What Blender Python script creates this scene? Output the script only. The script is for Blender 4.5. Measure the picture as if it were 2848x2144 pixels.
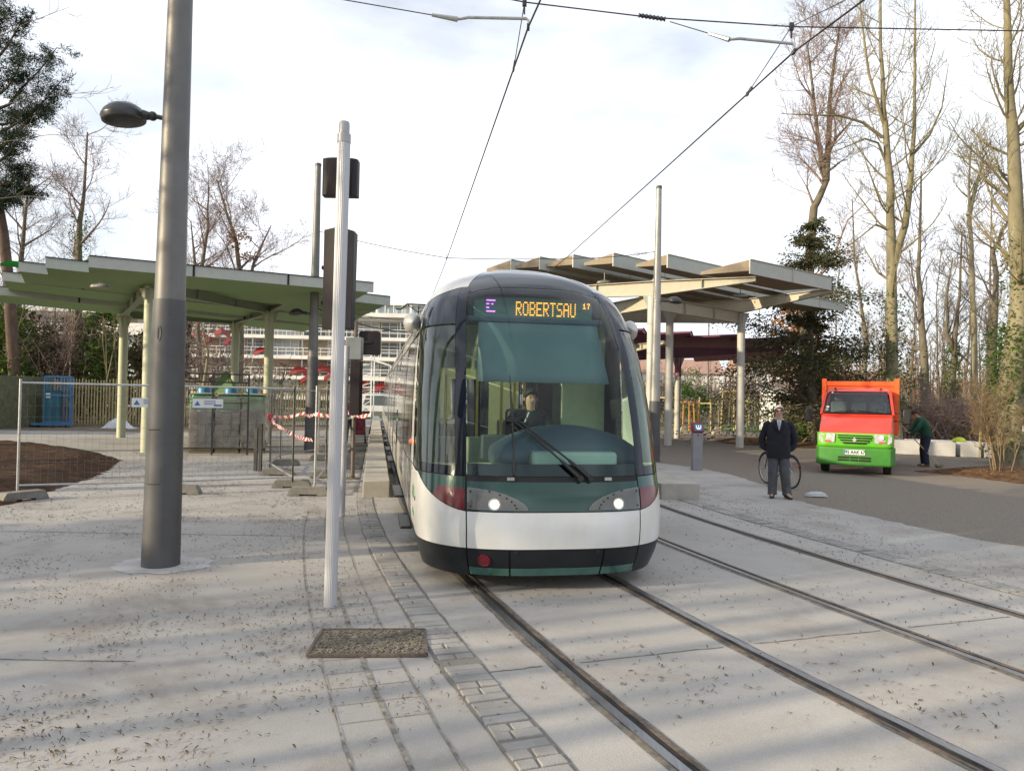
import bpy, bmesh, math, random
import numpy as np
from mathutils import Vector, Matrix, Euler

for _o in list(bpy.data.objects): bpy.data.objects.remove(_o)
S = bpy.context.scene
COL = S.collection
R = math.radians
PI = math.pi

# ------------------------------------------------------------------ camera
CH, CPITCH, CROLL = 1.817, 0.0171, 0.0193
cam_d = bpy.data.cameras.new('camera'); cam = bpy.data.objects.new('camera', cam_d); COL.objects.link(cam)
cam_d.sensor_fit = 'HORIZONTAL'; cam_d.sensor_width = 36.0; cam_d.lens = 2100/2848*36
cam_d.clip_start = 0.05; cam_d.clip_end = 3000
_cp, _sp, _c, _s = math.cos(CPITCH), math.sin(CPITCH), math.cos(CROLL), math.sin(CROLL)
_fw = Vector((0, _cp, _sp)); _u0 = Vector((0, -_sp, _cp)); _r0 = Vector((1, 0, 0))
_up = _c*_u0 - _s*_r0; _rt = _c*_r0 + _s*_u0
_m = Matrix((_rt, _up, -_fw)).transposed().to_4x4(); _m.translation = (0, 0, CH)
cam.matrix_world = _m
S.camera = cam
S.render.resolution_x, S.render.resolution_y = 1024, 770

# ------------------------------------------------------------------ sky, sun, exposure
SUN_EL, SUN_AZ = R(17.0), R(66.0)          # azimuth: how far left of straight behind the camera
sun_dir = Vector((-math.sin(SUN_AZ)*math.cos(SUN_EL), -math.cos(SUN_AZ)*math.cos(SUN_EL), math.sin(SUN_EL)))
W = bpy.data.worlds.new('World'); S.world = W; W.use_nodes = True
nt = W.node_tree; N = nt.nodes; L = nt.links
for n in list(N): N.remove(n)
sky = N.new('ShaderNodeTexSky'); sky.sky_type = 'NISHITA'; sky.sun_disc = False
sky.sun_elevation = SUN_EL; sky.sun_rotation = math.atan2(sun_dir.x, sun_dir.y)
sky.air_density = 1.0; sky.dust_density = 1.2; sky.ozone_density = 1.0
tc = N.new('ShaderNodeTexCoord'); mp = N.new('ShaderNodeMapping'); mp.inputs['Scale'].default_value = (1.0, 1.0, 2.6)
L.new(tc.outputs['Generated'], mp.inputs[0])
nz = N.new('ShaderNodeTexNoise'); nz.inputs['Scale'].default_value = 1.7; nz.inputs['Detail'].default_value = 7; nz.inputs['Roughness'].default_value = .52
L.new(mp.outputs[0], nz.inputs[0])
rmp = N.new('ShaderNodeValToRGB'); rmp.color_ramp.elements[0].position = .42; rmp.color_ramp.elements[1].position = .60
rmp.color_ramp.elements[0].color = (.44, .44, .44, 1); rmp.color_ramp.elements[1].color = (.97, .97, .97, 1)
L.new(nz.outputs[0], rmp.inputs[0])
mx = N.new('ShaderNodeMix'); mx.data_type = 'RGBA'
L.new(rmp.outputs[0], mx.inputs[0]); L.new(sky.outputs[0], mx.inputs[6]); mx.inputs[7].default_value = (9.2, 9.6, 10.3, 1)
bg = N.new('ShaderNodeBackground'); bg.inputs[1].default_value = .11
L.new(mx.outputs[2], bg.inputs[0])
wo = N.new('ShaderNodeOutputWorld'); L.new(bg.outputs[0], wo.inputs[0])
sl = bpy.data.lights.new('sun', 'SUN'); sl.energy = 5.0; sl.angle = R(.55); sl.color = (1.0, .84, .58)
sun = bpy.data.objects.new('sun', sl); COL.objects.link(sun)
sun.rotation_euler = sun_dir.to_track_quat('Z', 'Y').to_euler(); sun.location = (-20, -20, 30)
S.view_settings.view_transform = 'Standard'; S.view_settings.look = 'None'
S.view_settings.exposure = 0.36; S.view_settings.gamma = 1.0
S.render.engine = 'CYCLES'
try:
    S.cycles.max_bounces = 8; S.cycles.transparent_max_bounces = 12
    S.cycles.caustics_reflective = False; S.cycles.caustics_refractive = False
except Exception: pass

# ------------------------------------------------------------------ materials
MATS = {}
def mat(name, col, rough=.6, metal=0., var=.12, vs=5., bump=0., bs=60., coat=0., spec=.5, col2=None, emit=0., detail=4, stretch=None, trans=0.):
    """Principled material whose colour wanders between two tones by object-space noise."""
    if name in MATS: return MATS[name]
    m = bpy.data.materials.new(name); m.use_nodes = True; t = m.node_tree; n = t.nodes; l = t.links
    b = n['Principled BSDF']; b.inputs['Roughness'].default_value = rough; b.inputs['Metallic'].default_value = metal
    b.inputs['Specular IOR Level'].default_value = spec
    if coat: b.inputs['Coat Weight'].default_value = coat; b.inputs['Coat Roughness'].default_value = .05
    co = n.new('ShaderNodeTexCoord'); src = co.outputs['Object']
    if stretch:
        mm = n.new('ShaderNodeMapping'); mm.inputs['Scale'].default_value = stretch; l.new(src, mm.inputs[0]); src = mm.outputs[0]
    x = n.new('ShaderNodeTexNoise'); x.inputs['Scale'].default_value = vs; x.inputs['Detail'].default_value = detail; x.inputs['Roughness'].default_value = .6
    l.new(src, x.inputs[0])
    mix = n.new('ShaderNodeMix'); mix.data_type = 'RGBA'
    a = [c*(1-var) for c in col]; c2 = col2 if col2 else [min(1, c*(1+var)) for c in col]
    mix.inputs[6].default_value = (*a, 1); mix.inputs[7].default_value = (*c2, 1)
    rp = n.new('ShaderNodeMapRange'); rp.inputs[1].default_value = .3; rp.inputs[2].default_value = .7
    l.new(x.outputs[0], rp.inputs[0]); l.new(rp.outputs[0], mix.inputs[0])
    l.new(mix.outputs[2], b.inputs['Base Color'])
    if bump:
        y = n.new('ShaderNodeTexNoise'); y.inputs['Scale'].default_value = bs; y.inputs['Detail'].default_value = 3
        l.new(src, y.inputs[0]); bp = n.new('ShaderNodeBump'); bp.inputs['Strength'].default_value = bump; bp.inputs['Distance'].default_value = .01
        l.new(y.outputs[0], bp.inputs['Height']); l.new(bp.outputs[0], b.inputs['Normal'])
    if emit:
        l.new(mix.outputs[2], b.inputs['Emission Color']); b.inputs['Emission Strength'].default_value = emit
    if trans:
        b.inputs['Transmission Weight'].default_value = trans
    MATS[name] = m; return m

def leafmat(name, c1, c2, vs=1.2, transl=.3):
    """Foliage: two tones in clumps, some light passing through."""
    if name in MATS: return MATS[name]
    m = mat(name, c1, rough=.65, col2=c2, var=0, vs=vs, spec=.25, detail=6)
    t = m.node_tree; n = t.nodes; l = t.links; b = n['Principled BSDF']
    tr = n.new('ShaderNodeBsdfTranslucent'); ms = n.new('ShaderNodeMixShader'); ms.inputs[0].default_value = transl
    src = b.inputs['Base Color'].links[0].from_socket
    l.new(src, tr.inputs[0]); l.new(b.outputs[0], ms.inputs[1]); l.new(tr.outputs[0], ms.inputs[2]); l.new(ms.outputs[0], n['Material Output'].inputs[0])
    return m

def glassmat(name, tint, refl=1.45, base=.0, rough=.01, basecol=(.02, .03, .03)):
    """Thin pane: tinted see-through, mirror by Fresnel, optional share of opaque tint."""
    if name in MATS: return MATS[name]
    m = bpy.data.materials.new(name); m.use_nodes = True; t = m.node_tree; n = t.nodes; l = t.links
    for x in list(n):
        if x.type != 'OUTPUT_MATERIAL': n.remove(x)
    out = [x for x in n if x.type == 'OUTPUT_MATERIAL'][0]
    tr = n.new('ShaderNodeBsdfTransparent'); tr.inputs[0].default_value = (*tint, 1)
    first = tr.outputs[0]
    if base:
        d = n.new('ShaderNodeBsdfDiffuse'); d.inputs[0].default_value = (*basecol, 1)
        m0 = n.new('ShaderNodeMixShader'); m0.inputs[0].default_value = base
        l.new(first, m0.inputs[1]); l.new(d.outputs[0], m0.inputs[2]); first = m0.outputs[0]
    g = n.new('ShaderNodeBsdfGlossy'); g.inputs['Roughness'].default_value = rough; g.inputs[0].default_value = (1, 1, 1, 1)
    f = n.new('ShaderNodeFresnel'); f.inputs[0].default_value = refl
    co = n.new('ShaderNodeTexCoord'); nz = n.new('ShaderNodeTexNoise'); nz.inputs['Scale'].default_value = 1.6; nz.inputs['Detail'].default_value = 1
    bp = n.new('ShaderNodeBump'); bp.inputs['Strength'].default_value = .06; bp.inputs['Distance'].default_value = .02
    l.new(co.outputs['Object'], nz.inputs[0]); l.new(nz.outputs[0], bp.inputs['Height']); l.new(bp.outputs[0], g.inputs['Normal'])
    ms = n.new('ShaderNodeMixShader'); l.new(f.outputs[0], ms.inputs[0]); l.new(first, ms.inputs[1]); l.new(g.outputs[0], ms.inputs[2])
    l.new(ms.outputs[0], out.inputs[0]); MATS[name] = m; return m

# ------------------------------------------------------------------ objects
def tag(o, label=None, cat=None, group=None, kind=None):
    if label: o['label'] = label
    if cat: o['category'] = cat
    if group: o['group'] = group
    if kind: o['kind'] = kind
    return o
def thing(name, loc, label, cat, group=None, rz=0., rx=0., ry=0.):
    o = bpy.data.objects.new(name, None); COL.objects.link(o); o.empty_display_size = .2
    o.location = loc; o.rotation_euler = (rx, ry, rz); return tag(o, label, cat, group)
def copy_tree(o, parent=None):
    c = o.copy(); COL.objects.link(c); c.parent = parent
    for ch in list(o.children): copy_tree(ch, c)
    return c

class MB:
    """Collects shapes and links them as ONE mesh object."""
    def __init__(s): s.v = []; s.f = []; s.m = []; s.k = 0
    def add(s, vs, fs):
        b = len(s.v); s.v.extend([tuple(p) for p in vs])
        for f in fs: s.f.append(tuple(i+b for i in f)); s.m.append(s.k)
    def mi(s, k): s.k = k; return s
    def box(s, c, d, rz=0., M=None):
        x, y, z = d[0]/2, d[1]/2, d[2]/2
        vs = [Vector((i*x, j*y, k*z)) for k in (-1, 1) for j in (-1, 1) for i in (-1, 1)]
        if M is None: M = Matrix.Rotation(rz, 3, 'Z') if rz else None
        vs = [(M@p if M is not None else p)+Vector(c) for p in vs]
        s.add(vs, [(0, 2, 3, 1), (4, 5, 7, 6), (0, 1, 5, 4), (1, 3, 7, 5), (3, 2, 6, 7), (2, 0, 4, 6)]); return s
    def bar(s, a, b, w, h=None, up=(0, 0, 1)):
        a, b = Vector(a), Vector(b); h = h or w; d = b-a; ln = d.length
        if ln < 1e-6: return s
        d.normalize(); up = Vector(up)
        if abs(d.dot(up)) > .98: up = Vector((1, 0, 0))
        x = d.cross(up).normalized(); z = x.cross(d)
        s.box((a+b)/2, (w, ln, h), M=Matrix((x, d, z)).transposed()); return s
    def tube(s, pts, r, n=8, caps=True):
        pts = [Vector(p) for p in pts]; k = len(pts)
        rs = r if isinstance(r, (list, tuple)) else [r]*k
        vs = []; ref = None
        for i, p in enumerate(pts):
            d = (pts[min(i+1, k-1)]-pts[max(i-1, 0)])
            if d.length < 1e-9: d = Vector((0, 0, 1))
            d.normalize()
            if ref is None: ref = Vector((1, 0, 0)) if abs(d.x) < .8 else Vector((0, 1, 0))
            x = (ref-d*ref.dot(d)); x.normalize(); ref = x; y = d.cross(x)
            rr = rs[i]
            for j in range(n):
                a = 2*PI*j/n; vs.append(p+x*(math.cos(a)*rr)+y*(math.sin(a)*rr))
        fs = []
        for i in range(k-1):
            for j in range(n):
                j2 = (j+1) % n; fs.append((i*n+j, i*n+j2, (i+1)*n+j2, (i+1)*n+j))
        if caps and n > 3: fs.append(tuple(range(n-1, -1, -1))); fs.append(tuple((k-1)*n+j for j in range(n)))
        s.add(vs, fs); return s
    def loft(s, rings, caps=True, closed=True):
        n = len(rings[0]); vs = [p for r in rings for p in r]; fs = []
        for i in range(len(rings)-1):
            for j in range(n if closed else n-1):
                j2 = (j+1) % n; fs.append((i*n+j, i*n+j2, (i+1)*n+j2, (i+1)*n+j))
        if caps and closed: fs.append(tuple(range(n-1, -1, -1))); fs.append(tuple((len(rings)-1)*n+j for j in range(n)))
        s.add(vs, fs); return s
    def rings(s, spec, n=16, caps=True, p=2.0):
        """spec: (x, y, z, rx, ry[, yaw]) ellipse rings stacked."""
        out = []
        for q in spec:
            x, y, z, rx, ry = q[:5]; yaw = q[5] if len(q) > 5 else 0
            rr = []
            for j in range(n):
                a = 2*PI*j/n; ca, sa = math.cos(a), math.sin(a)
                ex = math.copysign(abs(ca)**(2/p), ca)*rx; ey = math.copysign(abs(sa)**(2/p), sa)*ry
                rr.append((x+ex*math.cos(yaw)-ey*math.sin(yaw), y+ex*math.sin(yaw)+ey*math.cos(yaw), z))
            out.append(rr)
        return s.loft(out, caps)
    def lathe(s, prof, c=(0, 0, 0), n=16, M=None):
        vs = []; c = Vector(c)
        for r, z in prof:
            for j in range(n):
                a = 2*PI*j/n; p = Vector((r*math.cos(a), r*math.sin(a), z)); vs.append((M@p if M is not None else p)+c)
        fs = []
        for i in range(len(prof)-1):
            for j in range(n): fs.append((i*n+j, i*n+(j+1) % n, (i+1)*n+(j+1) % n, (i+1)*n+j))
        fs.append(tuple(range(n-1, -1, -1))); fs.append(tuple((len(prof)-1)*n+j for j in range(n)))
        s.add(vs, fs); return s
    def prism(s, poly, z0, z1):
        n = len(poly); vs = [(x, y, z0) for x, y in poly]+[(x, y, z1) for x, y in poly]
        s.add(vs, [tuple(range(n-1, -1, -1)), tuple(range(n, 2*n))]+[(i, (i+1) % n, n+(i+1) % n, n+i) for i in range(n)]); return s
    def extr(s, poly, d):
        """3-D polygon swept by vector d."""
        n = len(poly); d = Vector(d); vs = [Vector(p) for p in poly]; vs += [p+d for p in vs]
        s.add(vs, [tuple(range(n-1, -1, -1)), tuple(range(n, 2*n))]+[(i, (i+1) % n, n+(i+1) % n, n+i) for i in range(n)]); return s
    def sheet(s, poly, z=0.):
        s.add([(p[0], p[1], z if len(p) < 3 else p[2]) for p in poly], [tuple(range(len(poly)))]); return s
    def grid(s, fn, nu, nv):
        vs = [fn(i/nu, j/nv) for j in range(nv+1) for i in range(nu+1)]
        s.add(vs, [(j*(nu+1)+i, j*(nu+1)+i+1, (j+1)*(nu+1)+i+1, (j+1)*(nu+1)+i) for j in range(nv) for i in range(nu)]); return s
    def ball(s, c, r, n=10, m=7):
        rx, ry, rz = r if isinstance(r, (list, tuple)) else (r, r, r)
        s.loft([[(c[0]+rx*math.sin(PI*max(.02, min(.98, i/m)))*math.cos(2*PI*j/n), c[1]+ry*math.sin(PI*max(.02, min(.98, i/m)))*math.sin(2*PI*j/n), c[2]-rz*math.cos(PI*i/m)) for j in range(n)] for i in range(m+1)]); return s
    def build(s, name, mats, parent=None, smooth=True, bev=0., world=False, ang=38, solid=0.):
        me = bpy.data.meshes.new(name); vs = s.v
        if world and parent is not None:
            o = parent.location; vs = [(p[0]-o.x, p[1]-o.y, p[2]-o.z) for p in vs]
        me.from_pydata(vs, [], s.f); me.update()
        for m in (mats if isinstance(mats, (list, tuple)) else [mats]): me.materials.append(m)
        if max(s.m, default=0) > 0: me.polygons.foreach_set('material_index', s.m)
        if smooth:
            me.polygons.foreach_set('use_smooth', [True]*len(me.polygons))
            try: me.set_sharp_from_angle(angle=R(ang))
            except Exception: pass
        o = bpy.data.objects.new(name, me); COL.objects.link(o)
        if parent is not None: o.parent = parent
        if solid: q = o.modifiers.new('solid', 'SOLIDIFY'); q.thickness = solid; q.offset = 0
        if bev: q = o.modifiers.new('bevel', 'BEVEL'); q.width = bev; q.segments = 2; q.limit_method = 'ANGLE'; q.angle_limit = R(40)
        return o

def fixn(o):
    bm = bmesh.new(); bm.from_mesh(o.data); bmesh.ops.recalc_face_normals(bm, faces=bm.faces); bm.to_mesh(o.data); bm.free(); return o

def text_mesh(name, txt, size, M, m, parent=None, align='CENTER', ext=.002, bold=False):
    c = bpy.data.curves.new('t', 'FONT'); c.body = txt; c.size = size; c.extrude = ext; c.align_x = align; c.align_y = 'CENTER'
    if bold: c.offset = size*.025
    o = bpy.data.objects.new('t', c); COL.objects.link(o)
    dg = bpy.context.evaluated_depsgraph_get(); dg.update()
    me = bpy.data.meshes.new_from_object(o.evaluated_get(dg)); bpy.data.objects.remove(o)
    me.transform(M); me.materials.clear(); me.materials.append(m); me.name = name
    q = bpy.data.objects.new(name, me); COL.objects.link(q)
    if parent is not None: q.parent = parent
    return q

def skinned(name, nodes, edges, m, parent=None, root=0, sub=1):
    """One continuous surface grown round a skeleton: nodes (x,y,z,rx[,ry])."""
    me = bpy.data.meshes.new(name); bm = bmesh.new(); lay = bm.verts.layers.skin.verify()
    bv = []
    for i, p in enumerate(nodes):
        v = bm.verts.new(p[:3]); sk = v[lay]; sk.radius = (p[3], p[4] if len(p) > 4 else p[3]); sk.use_root = (i == root); bv.append(v)
    for a, b in edges: bm.edges.new((bv[a], bv[b]))
    bm.to_mesh(me); bm.free(); me.materials.append(m)
    o = bpy.data.objects.new(name, me); COL.objects.link(o)
    q = o.modifiers.new('skin', 'SKIN'); q.use_smooth_shade = True
    if sub: w = o.modifiers.new('sub', 'SUBSURF'); w.levels = sub; w.render_levels = sub
    if parent is not None: o.parent = parent
    return o
# ------------------------------------------------------------------ palette
def stained(name, base, stain, amount, grain=.12):
    """weathered concrete: broad tone drift, brown dirt patches with their own outline, fine grit"""
    m = mat(name, base, rough=.85, vs=.7, var=.12, bump=.35, bs=140, detail=10, spec=.22); t = m.node_tree; n = t.nodes; l = t.links; b = n['Principled BSDF']; src = b.inputs['Base Color'].links[0].from_socket
    co = n.new('ShaderNodeTexCoord'); a = n.new('ShaderNodeTexNoise'); a.inputs['Scale'].default_value = .55; a.inputs['Detail'].default_value = 11; a.inputs['Roughness'].default_value = .72; a.inputs['Distortion'].default_value = .4
    l.new(co.outputs['Object'], a.inputs[0]); r = n.new('ShaderNodeMapRange'); r.inputs[1].default_value = .50; r.inputs[2].default_value = .70; r.inputs[4].default_value = amount; l.new(a.outputs[0], r.inputs[0])
    m1 = n.new('ShaderNodeMix'); m1.data_type = 'RGBA'; l.new(r.outputs[0], m1.inputs[0]); l.new(src, m1.inputs[6]); m1.inputs[7].default_value = (*stain, 1)
    g = n.new('ShaderNodeTexNoise'); g.inputs['Scale'].default_value = 170; g.inputs['Detail'].default_value = 2; l.new(co.outputs['Object'], g.inputs[0]); g2 = n.new('ShaderNodeMapRange'); g2.inputs[1].default_value = .3; g2.inputs[2].default_value = .7; g2.inputs[3].default_value = 1-grain; g2.inputs[4].default_value = 1+grain; l.new(g.outputs[0], g2.inputs[0])
    m2 = n.new('ShaderNodeMix'); m2.data_type = 'RGBA'; m2.blend_type = 'MULTIPLY'; m2.inputs[0].default_value = 1; l.new(m1.outputs[2], m2.inputs[6]); l.new(g2.outputs[0], m2.inputs[7]); l.new(m2.outputs[2], b.inputs['Base Color']); return m
m_conc = stained('pavement_concrete', (.372, .352, .328), (.185, .145, .11), .7, .2)
m_dust = stained('track_concrete', (.395, .373, .345), (.24, .195, .15), .55, .13)
m_gravel = mat('gravel', (.205, .175, .145), rough=.95, vs=55., var=.42, bump=.6, bs=120, detail=6, spec=.2)
m_earth = mat('earth', (.10, .075, .05), rough=1., vs=9., var=.5, bump=.8, bs=30, detail=8, spec=.1)
m_ground = mat('park_ground', (.16, .12, .075), rough=1., vs=.5, col2=(.10, .11, .05), var=.2, bump=.5, bs=8, detail=9, spec=.1)
m_steel = mat('rail_steel', (.30, .30, .31), rough=.34, metal=.9, vs=9., var=.2, stretch=(6, .6, 1))
m_rust = mat('rail_web', (.13, .10, .08), rough=.8, metal=.2, vs=20., var=.4)
m_groove = mat('rail_groove', (.02, .018, .016), rough=.95, vs=30., var=.5)
m_grime = mat('rail_seal', (.17, .15, .125), rough=.95, vs=14., var=.55, detail=8)
m_sett = mat('granite_sett', (.285, .272, .255), rough=.85, vs=2.2, var=.28, bump=.5, bs=80)
m_joint = mat('joint_dirt', (.225, .205, .175), rough=1., vs=12., var=.6)
m_settbed = stained('sett_dust', (.19, .178, .16), (.26, .245, .22), .95, .25)
m_kerb = mat('kerb_concrete', (.37, .345, .30), rough=.85, vs=2.2, var=.16, bump=.3, bs=60, detail=9)
m_asph = mat('asphalt', (.09, .09, .09), rough=.9, vs=60., var=.4, bump=.4, bs=150)
m_iron = mat('cast_iron', (.12, .10, .085), rough=.9, vs=30., var=.6, col2=(.27, .24, .19), bump=.8, bs=45, detail=8)
m_grass = mat('grass_blades', (.06, .12, .02), rough=.9, vs=3., var=.3, bump=1, bs=40)
m_white = mat('white_paint', (.78, .78, .76), rough=.5, var=.06)
m_dark = mat('black_plastic', (.015, .015, .016), rough=.45, var=.2)
m_rubber = mat('rubber', (.02, .02, .02), rough=.85, var=.3)
m_galv = mat('galvanised_steel', (.42, .43, .43), rough=.45, metal=.75, var=.18, vs=12)

# ------------------------------------------------------------------ ground sheets
def structure(o): return tag(o, kind='structure')
b = MB(); b.sheet([(-900, -300), (900, -300), (900, 1400), (-900, 1400)], -.03); structure(b.build('ground', m_ground))
b = MB(); b.sheet([(3.6, -8), (60, -8), (60, 20), (34, 27.5), (24, 27.0), (18, 25.3), (17.5, 33), (15, 47), (-4, 47), (3.2, 22.9)], -.012); structure(b.build('gravel_yard', m_gravel))
gedge = [(10.5, -8), (8.2, 4), (7.05, 8.6), (6.75, 9.93), (6.48, 10.35), (6.26, 11.0), (5.9, 12.35), (5.5, 13.7), (5.41, 14.49), (5.6, 15.6), (5.65, 17.54), (5.55, 19.17), (5.2, 20.9), (4.15, 22.66), (2.2, 26), (0, 37), (-2.2, 52), (-3.6, 62)]
rnd = random.Random(5)
fine = []
for (x0, y0), (x1, y1) in zip(gedge, gedge[1:]):
    k = max(2, int(math.hypot(x1-x0, y1-y0)/.18))
    for i in range(k):
        t = i/k; fine.append((x0+(x1-x0)*t+rnd.uniform(-.05, .05), y0+(y1-y0)*t))
fine.append(gedge[-1])
b = MB(); b.sheet([(-12, -8)]+fine+[(-9, 62), (-17.5, 41.5), (-24, 37.5), (-25, 20), (-25, -8)], 0.); structure(b.build('pavement', m_conc))

# track centre line: heading 10 deg off the camera axis beyond 14 m, turning to 20 deg and more close by
def heading(y): return R(10.2+max(0, min(14.5-y, 26))*1.02)
TC = {}
pts = []; x, y = .50, 7.1; ds = .25
yy, xx = y, x
while yy < 62: pts.append((xx, yy)); h = heading(yy); xx -= math.sin(h)*ds; yy += math.cos(h)*ds
back = []; yy, xx = y, x
while yy > -7: h = heading(yy); xx += math.sin(h)*ds; yy -= math.cos(h)*ds; back.append((xx, yy))
CL = back[::-1]+pts
def offset(d, y0=-99, y1=99, z=None):
    out = []
    for i, p in enumerate(CL):
        if p[1] < y0 or p[1] > y1: continue
        q = CL[min(i+1, len(CL)-1)]; r = CL[max(i-1, 0)]; tx, ty = q[0]-r[0], q[1]-r[1]; l = math.hypot(tx, ty)
        out.append((p[0]+ty/l*d, p[1]-tx/l*d) if z is None else (p[0]+ty/l*d, p[1]-tx/l*d, z))
    return out
def ribbon(b, d0, d1, z, y0=-99, y1=99, jag=0., seed=1):
    A, B = offset(d0, y0, y1), offset(d1, y0, y1); n = len(A); q = random.Random(seed)
    j = lambda: q.uniform(-jag, jag)
    b.add([(p[0]+j(), p[1], z) for p in A]+[(p[0]+j(), p[1], z) for p in B], [(i, n+i, n+i+1, i+1) for i in range(n-1)])
b = MB(); ribbon(b, -1.24, 4.3, .004); structure(b.build('track_slab', m_dust))
TR2 = 2.93
for c in (0, TR2):
    for sgn in (-1, 1):
        g = c+sgn*.7175
        rb = MB()
        ribbon(rb.mi(2), g+sgn*.085 if sgn > 0 else g-.10, g-.095 if sgn > 0 else g+.095, .008, jag=.008, seed=int(g*50))
        # railhead, groove, lip as real steps
        A = offset(g, z=.016); B = offset(g+sgn*.058, z=.016); A0 = offset(g, z=-.02); B0 = offset(g+sgn*.058, z=-.02)
        n = len(A)
        rb.mi(0).add(A+B+A0+B0, [(i, i+1, n+i+1, n+i) for i in range(n-1)]+[(2*n+i, 2*n+i+1, i+1, i) for i in range(n-1)]+[(n+i, n+i+1, 3*n+i+1, 3*n+i) for i in range(n-1)])
        A = offset(g-sgn*.045, z=.014); B = offset(g-sgn*.072, z=.014); A0 = offset(g-sgn*.045, z=-.02); B0 = offset(g-sgn*.072, z=-.02)
        rb.mi(1).add(A+B+A0+B0, [(i, i+1, n+i+1, n+i) for i in range(n-1)]+[(2*n+i, 2*n+i+1, i+1, i) for i in range(n-1)]+[(n+i, n+i+1, 3*n+i+1, 3*n+i) for i in range(n-1)])
        rb.mi(3); ribbon(rb, g, g-sgn*.045, .010)
        o = fixn(rb.build('tram_rail', [m_steel, m_rust, m_grime, m_groove]))
        structure(o)

# setts beside both tracks, narrow slot drain, thin joints
def sett_row(d0, d1, y0, y1, seed, hide=.25):
    q = random.Random(seed); b = MB(); A, B = offset(d0, y0, y1), offset(d1, y0, y1)
    acc = 0.; i = 0; step = .105/.25
    t = 0.
    while t < len(A)-2:
        i = int(t); f = t-i
        pa = Vector((A[i][0]+(A[i+1][0]-A[i][0])*f, A[i][1]+(A[i+1][1]-A[i][1])*f, 0)); pb = Vector((B[i][0]+(B[i+1][0]-B[i][0])*f, B[i][1]+(B[i+1][1]-B[i][1])*f, 0))
        i2 = int(t+step*.9); f2 = t+step*.9-i2
        pc = Vector((A[i2][0]+(A[i2+1][0]-A[i2][0])*f2, A[i2][1]+(A[i2+1][1]-A[i2][1])*f2, 0)); pd = Vector((B[i2][0]+(B[i2+1][0]-B[i2][0])*f2, B[i2][1]+(B[i2+1][1]-B[i2][1])*f2, 0))
        t += step*q.uniform(.92, 1.1)
        if q.random() < hide: continue
        s = q.uniform(.35, .55) if q.random() < .3 else 1.; z = q.uniform(.011, .019)
        segs = [(0., s), (s+.04, 1.)] if s < 1 else [(0, 1)]
        for s0, s1 in segs:
            k = [pa.lerp(pb, s0), pa.lerp(pb, s1), pc.lerp(pd, s1), pc.lerp(pd, s0)]
            k = [p+Vector((q.uniform(-.006, .006), q.uniform(-.006, .006), 0)) for p in k]; m = sum(k, Vector())/4
            top = [m+(p-m)*.93+Vector((0, 0, z)) for p in k]; bot = [p+Vector((0, 0, -.01)) for p in k]
            b.add(bot+top, [(4, 5, 6, 7)]+[(a, (a+1) % 4, 4+(a+1) % 4, 4+a) for a in range(4)])
    return b
b = MB(); ribbon(b, -1.53, -1.235, .006, jag=.012); ribbon(b, 4.28, 4.60, .006, jag=.012); structure(b.build('sett_bed', m_settbed))
structure(fixn(sett_row(-1.515, -1.25, -6, 36, 3, .03).build('sett_strip', m_sett, smooth=False, bev=.006)))
structure(fixn(sett_row(4.30, 4.57, -6, 40, 4, .05).build('sett_strip', m_sett, smooth=False, bev=.006)))
b = MB(); ribbon(b, -2.02, -1.99, .005, y1=13, jag=.004)
for d in (-2.28, -1.76): ribbon(b, d-.006, d+.006, .005, y0=-6, y1=12.5, jag=.004, seed=int(-d*30))
A, B = offset(-2.28, -5, 12), offset(-1.76, -5, 12)
for i in range(0, len(A)):
    if rnd.random() < .55:
        a, c = A[i], B[i]; b.add([(a[0], a[1]-.003, .0045), (c[0], c[1]-.003, .0045), (c[0], c[1]+.003, .0045), (a[0], a[1]+.003, .0045)], [(0, 1, 2, 3)])
structure(b.build('drain_slot', m_joint))
b = MB()
for yq in (-1.2, 5.35, 12.2, 19.5, 27):
    for d0, d1 in ((-1.24, -.86), (-.58, .58), (.86, TR2-.86), (TR2-.58, TR2+.58), (TR2+.86, 4.28)):
        A, B = offset(d0, yq, yq+.35)[0], offset(d1, yq, yq+.35)[0]
        seg = 10; pts2 = [(A[0]+(B[0]-A[0])*i/seg, A[1]+(B[1]-A[1])*i/seg+rnd.uniform(-.01, .01)) for i in range(seg+1)]
        b.add([(p[0], p[1]-.007, .0075) for p in pts2]+[(p[0], p[1]+.007, .0075) for p in pts2], [(i, i+1, seg+2+i, seg+1+i) for i in range(seg)])
for y0, x0, x1 in ((9.6, -9, -2.6), (5.0, -8, -2.5), (14.6, -9.5, -3.2)):
    seg = 16; pts2 = [(x0+(x1-x0)*i/seg, y0+.12*i/seg+rnd.uniform(-.012, .012)) for i in range(seg+1)]
    b.add([(p[0], p[1]-.008, .004) for p in pts2]+[(p[0], p[1]+.008, .004) for p in pts2], [(i, i+1, seg+2+i, seg+1+i) for i in range(seg)])
structure(b.build('slab_joint', m_joint))

# inspection cover beside the drain
o = thing('drain_cover', (-.99, 5.57, .008), 'rusty cast iron drain cover full of grit, beside the sett strip', 'drain cover', rz=R(4))
b = MB(); b.sheet([(-.40, -.28), (.40, -.28), (.36, .27), (-.40, .27)], .010)
q = random.Random(2)
for i in range(26):
    for j in range(18):
        if q.random() < .8:
            px, py = -.37+i*.0285+(j % 2)*.014, -.25+j*.0285; b.box((px, py, .013), (.017, .017, q.uniform(.004, .016)), rz=.78)
b.build('grating', m_iron, o, smooth=False)
b = MB()
for a, c in (((-.41, -.29), (.41, -.29)), ((.41, -.29), (.37, .28)), ((.37, .28), (-.41, .28)), ((-.41, .28), (-.41, -.29))): b.bar((a[0], a[1], .008), (c[0], c[1], .008), .022, .02)
b.build('frame', m_rust, o)

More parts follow.
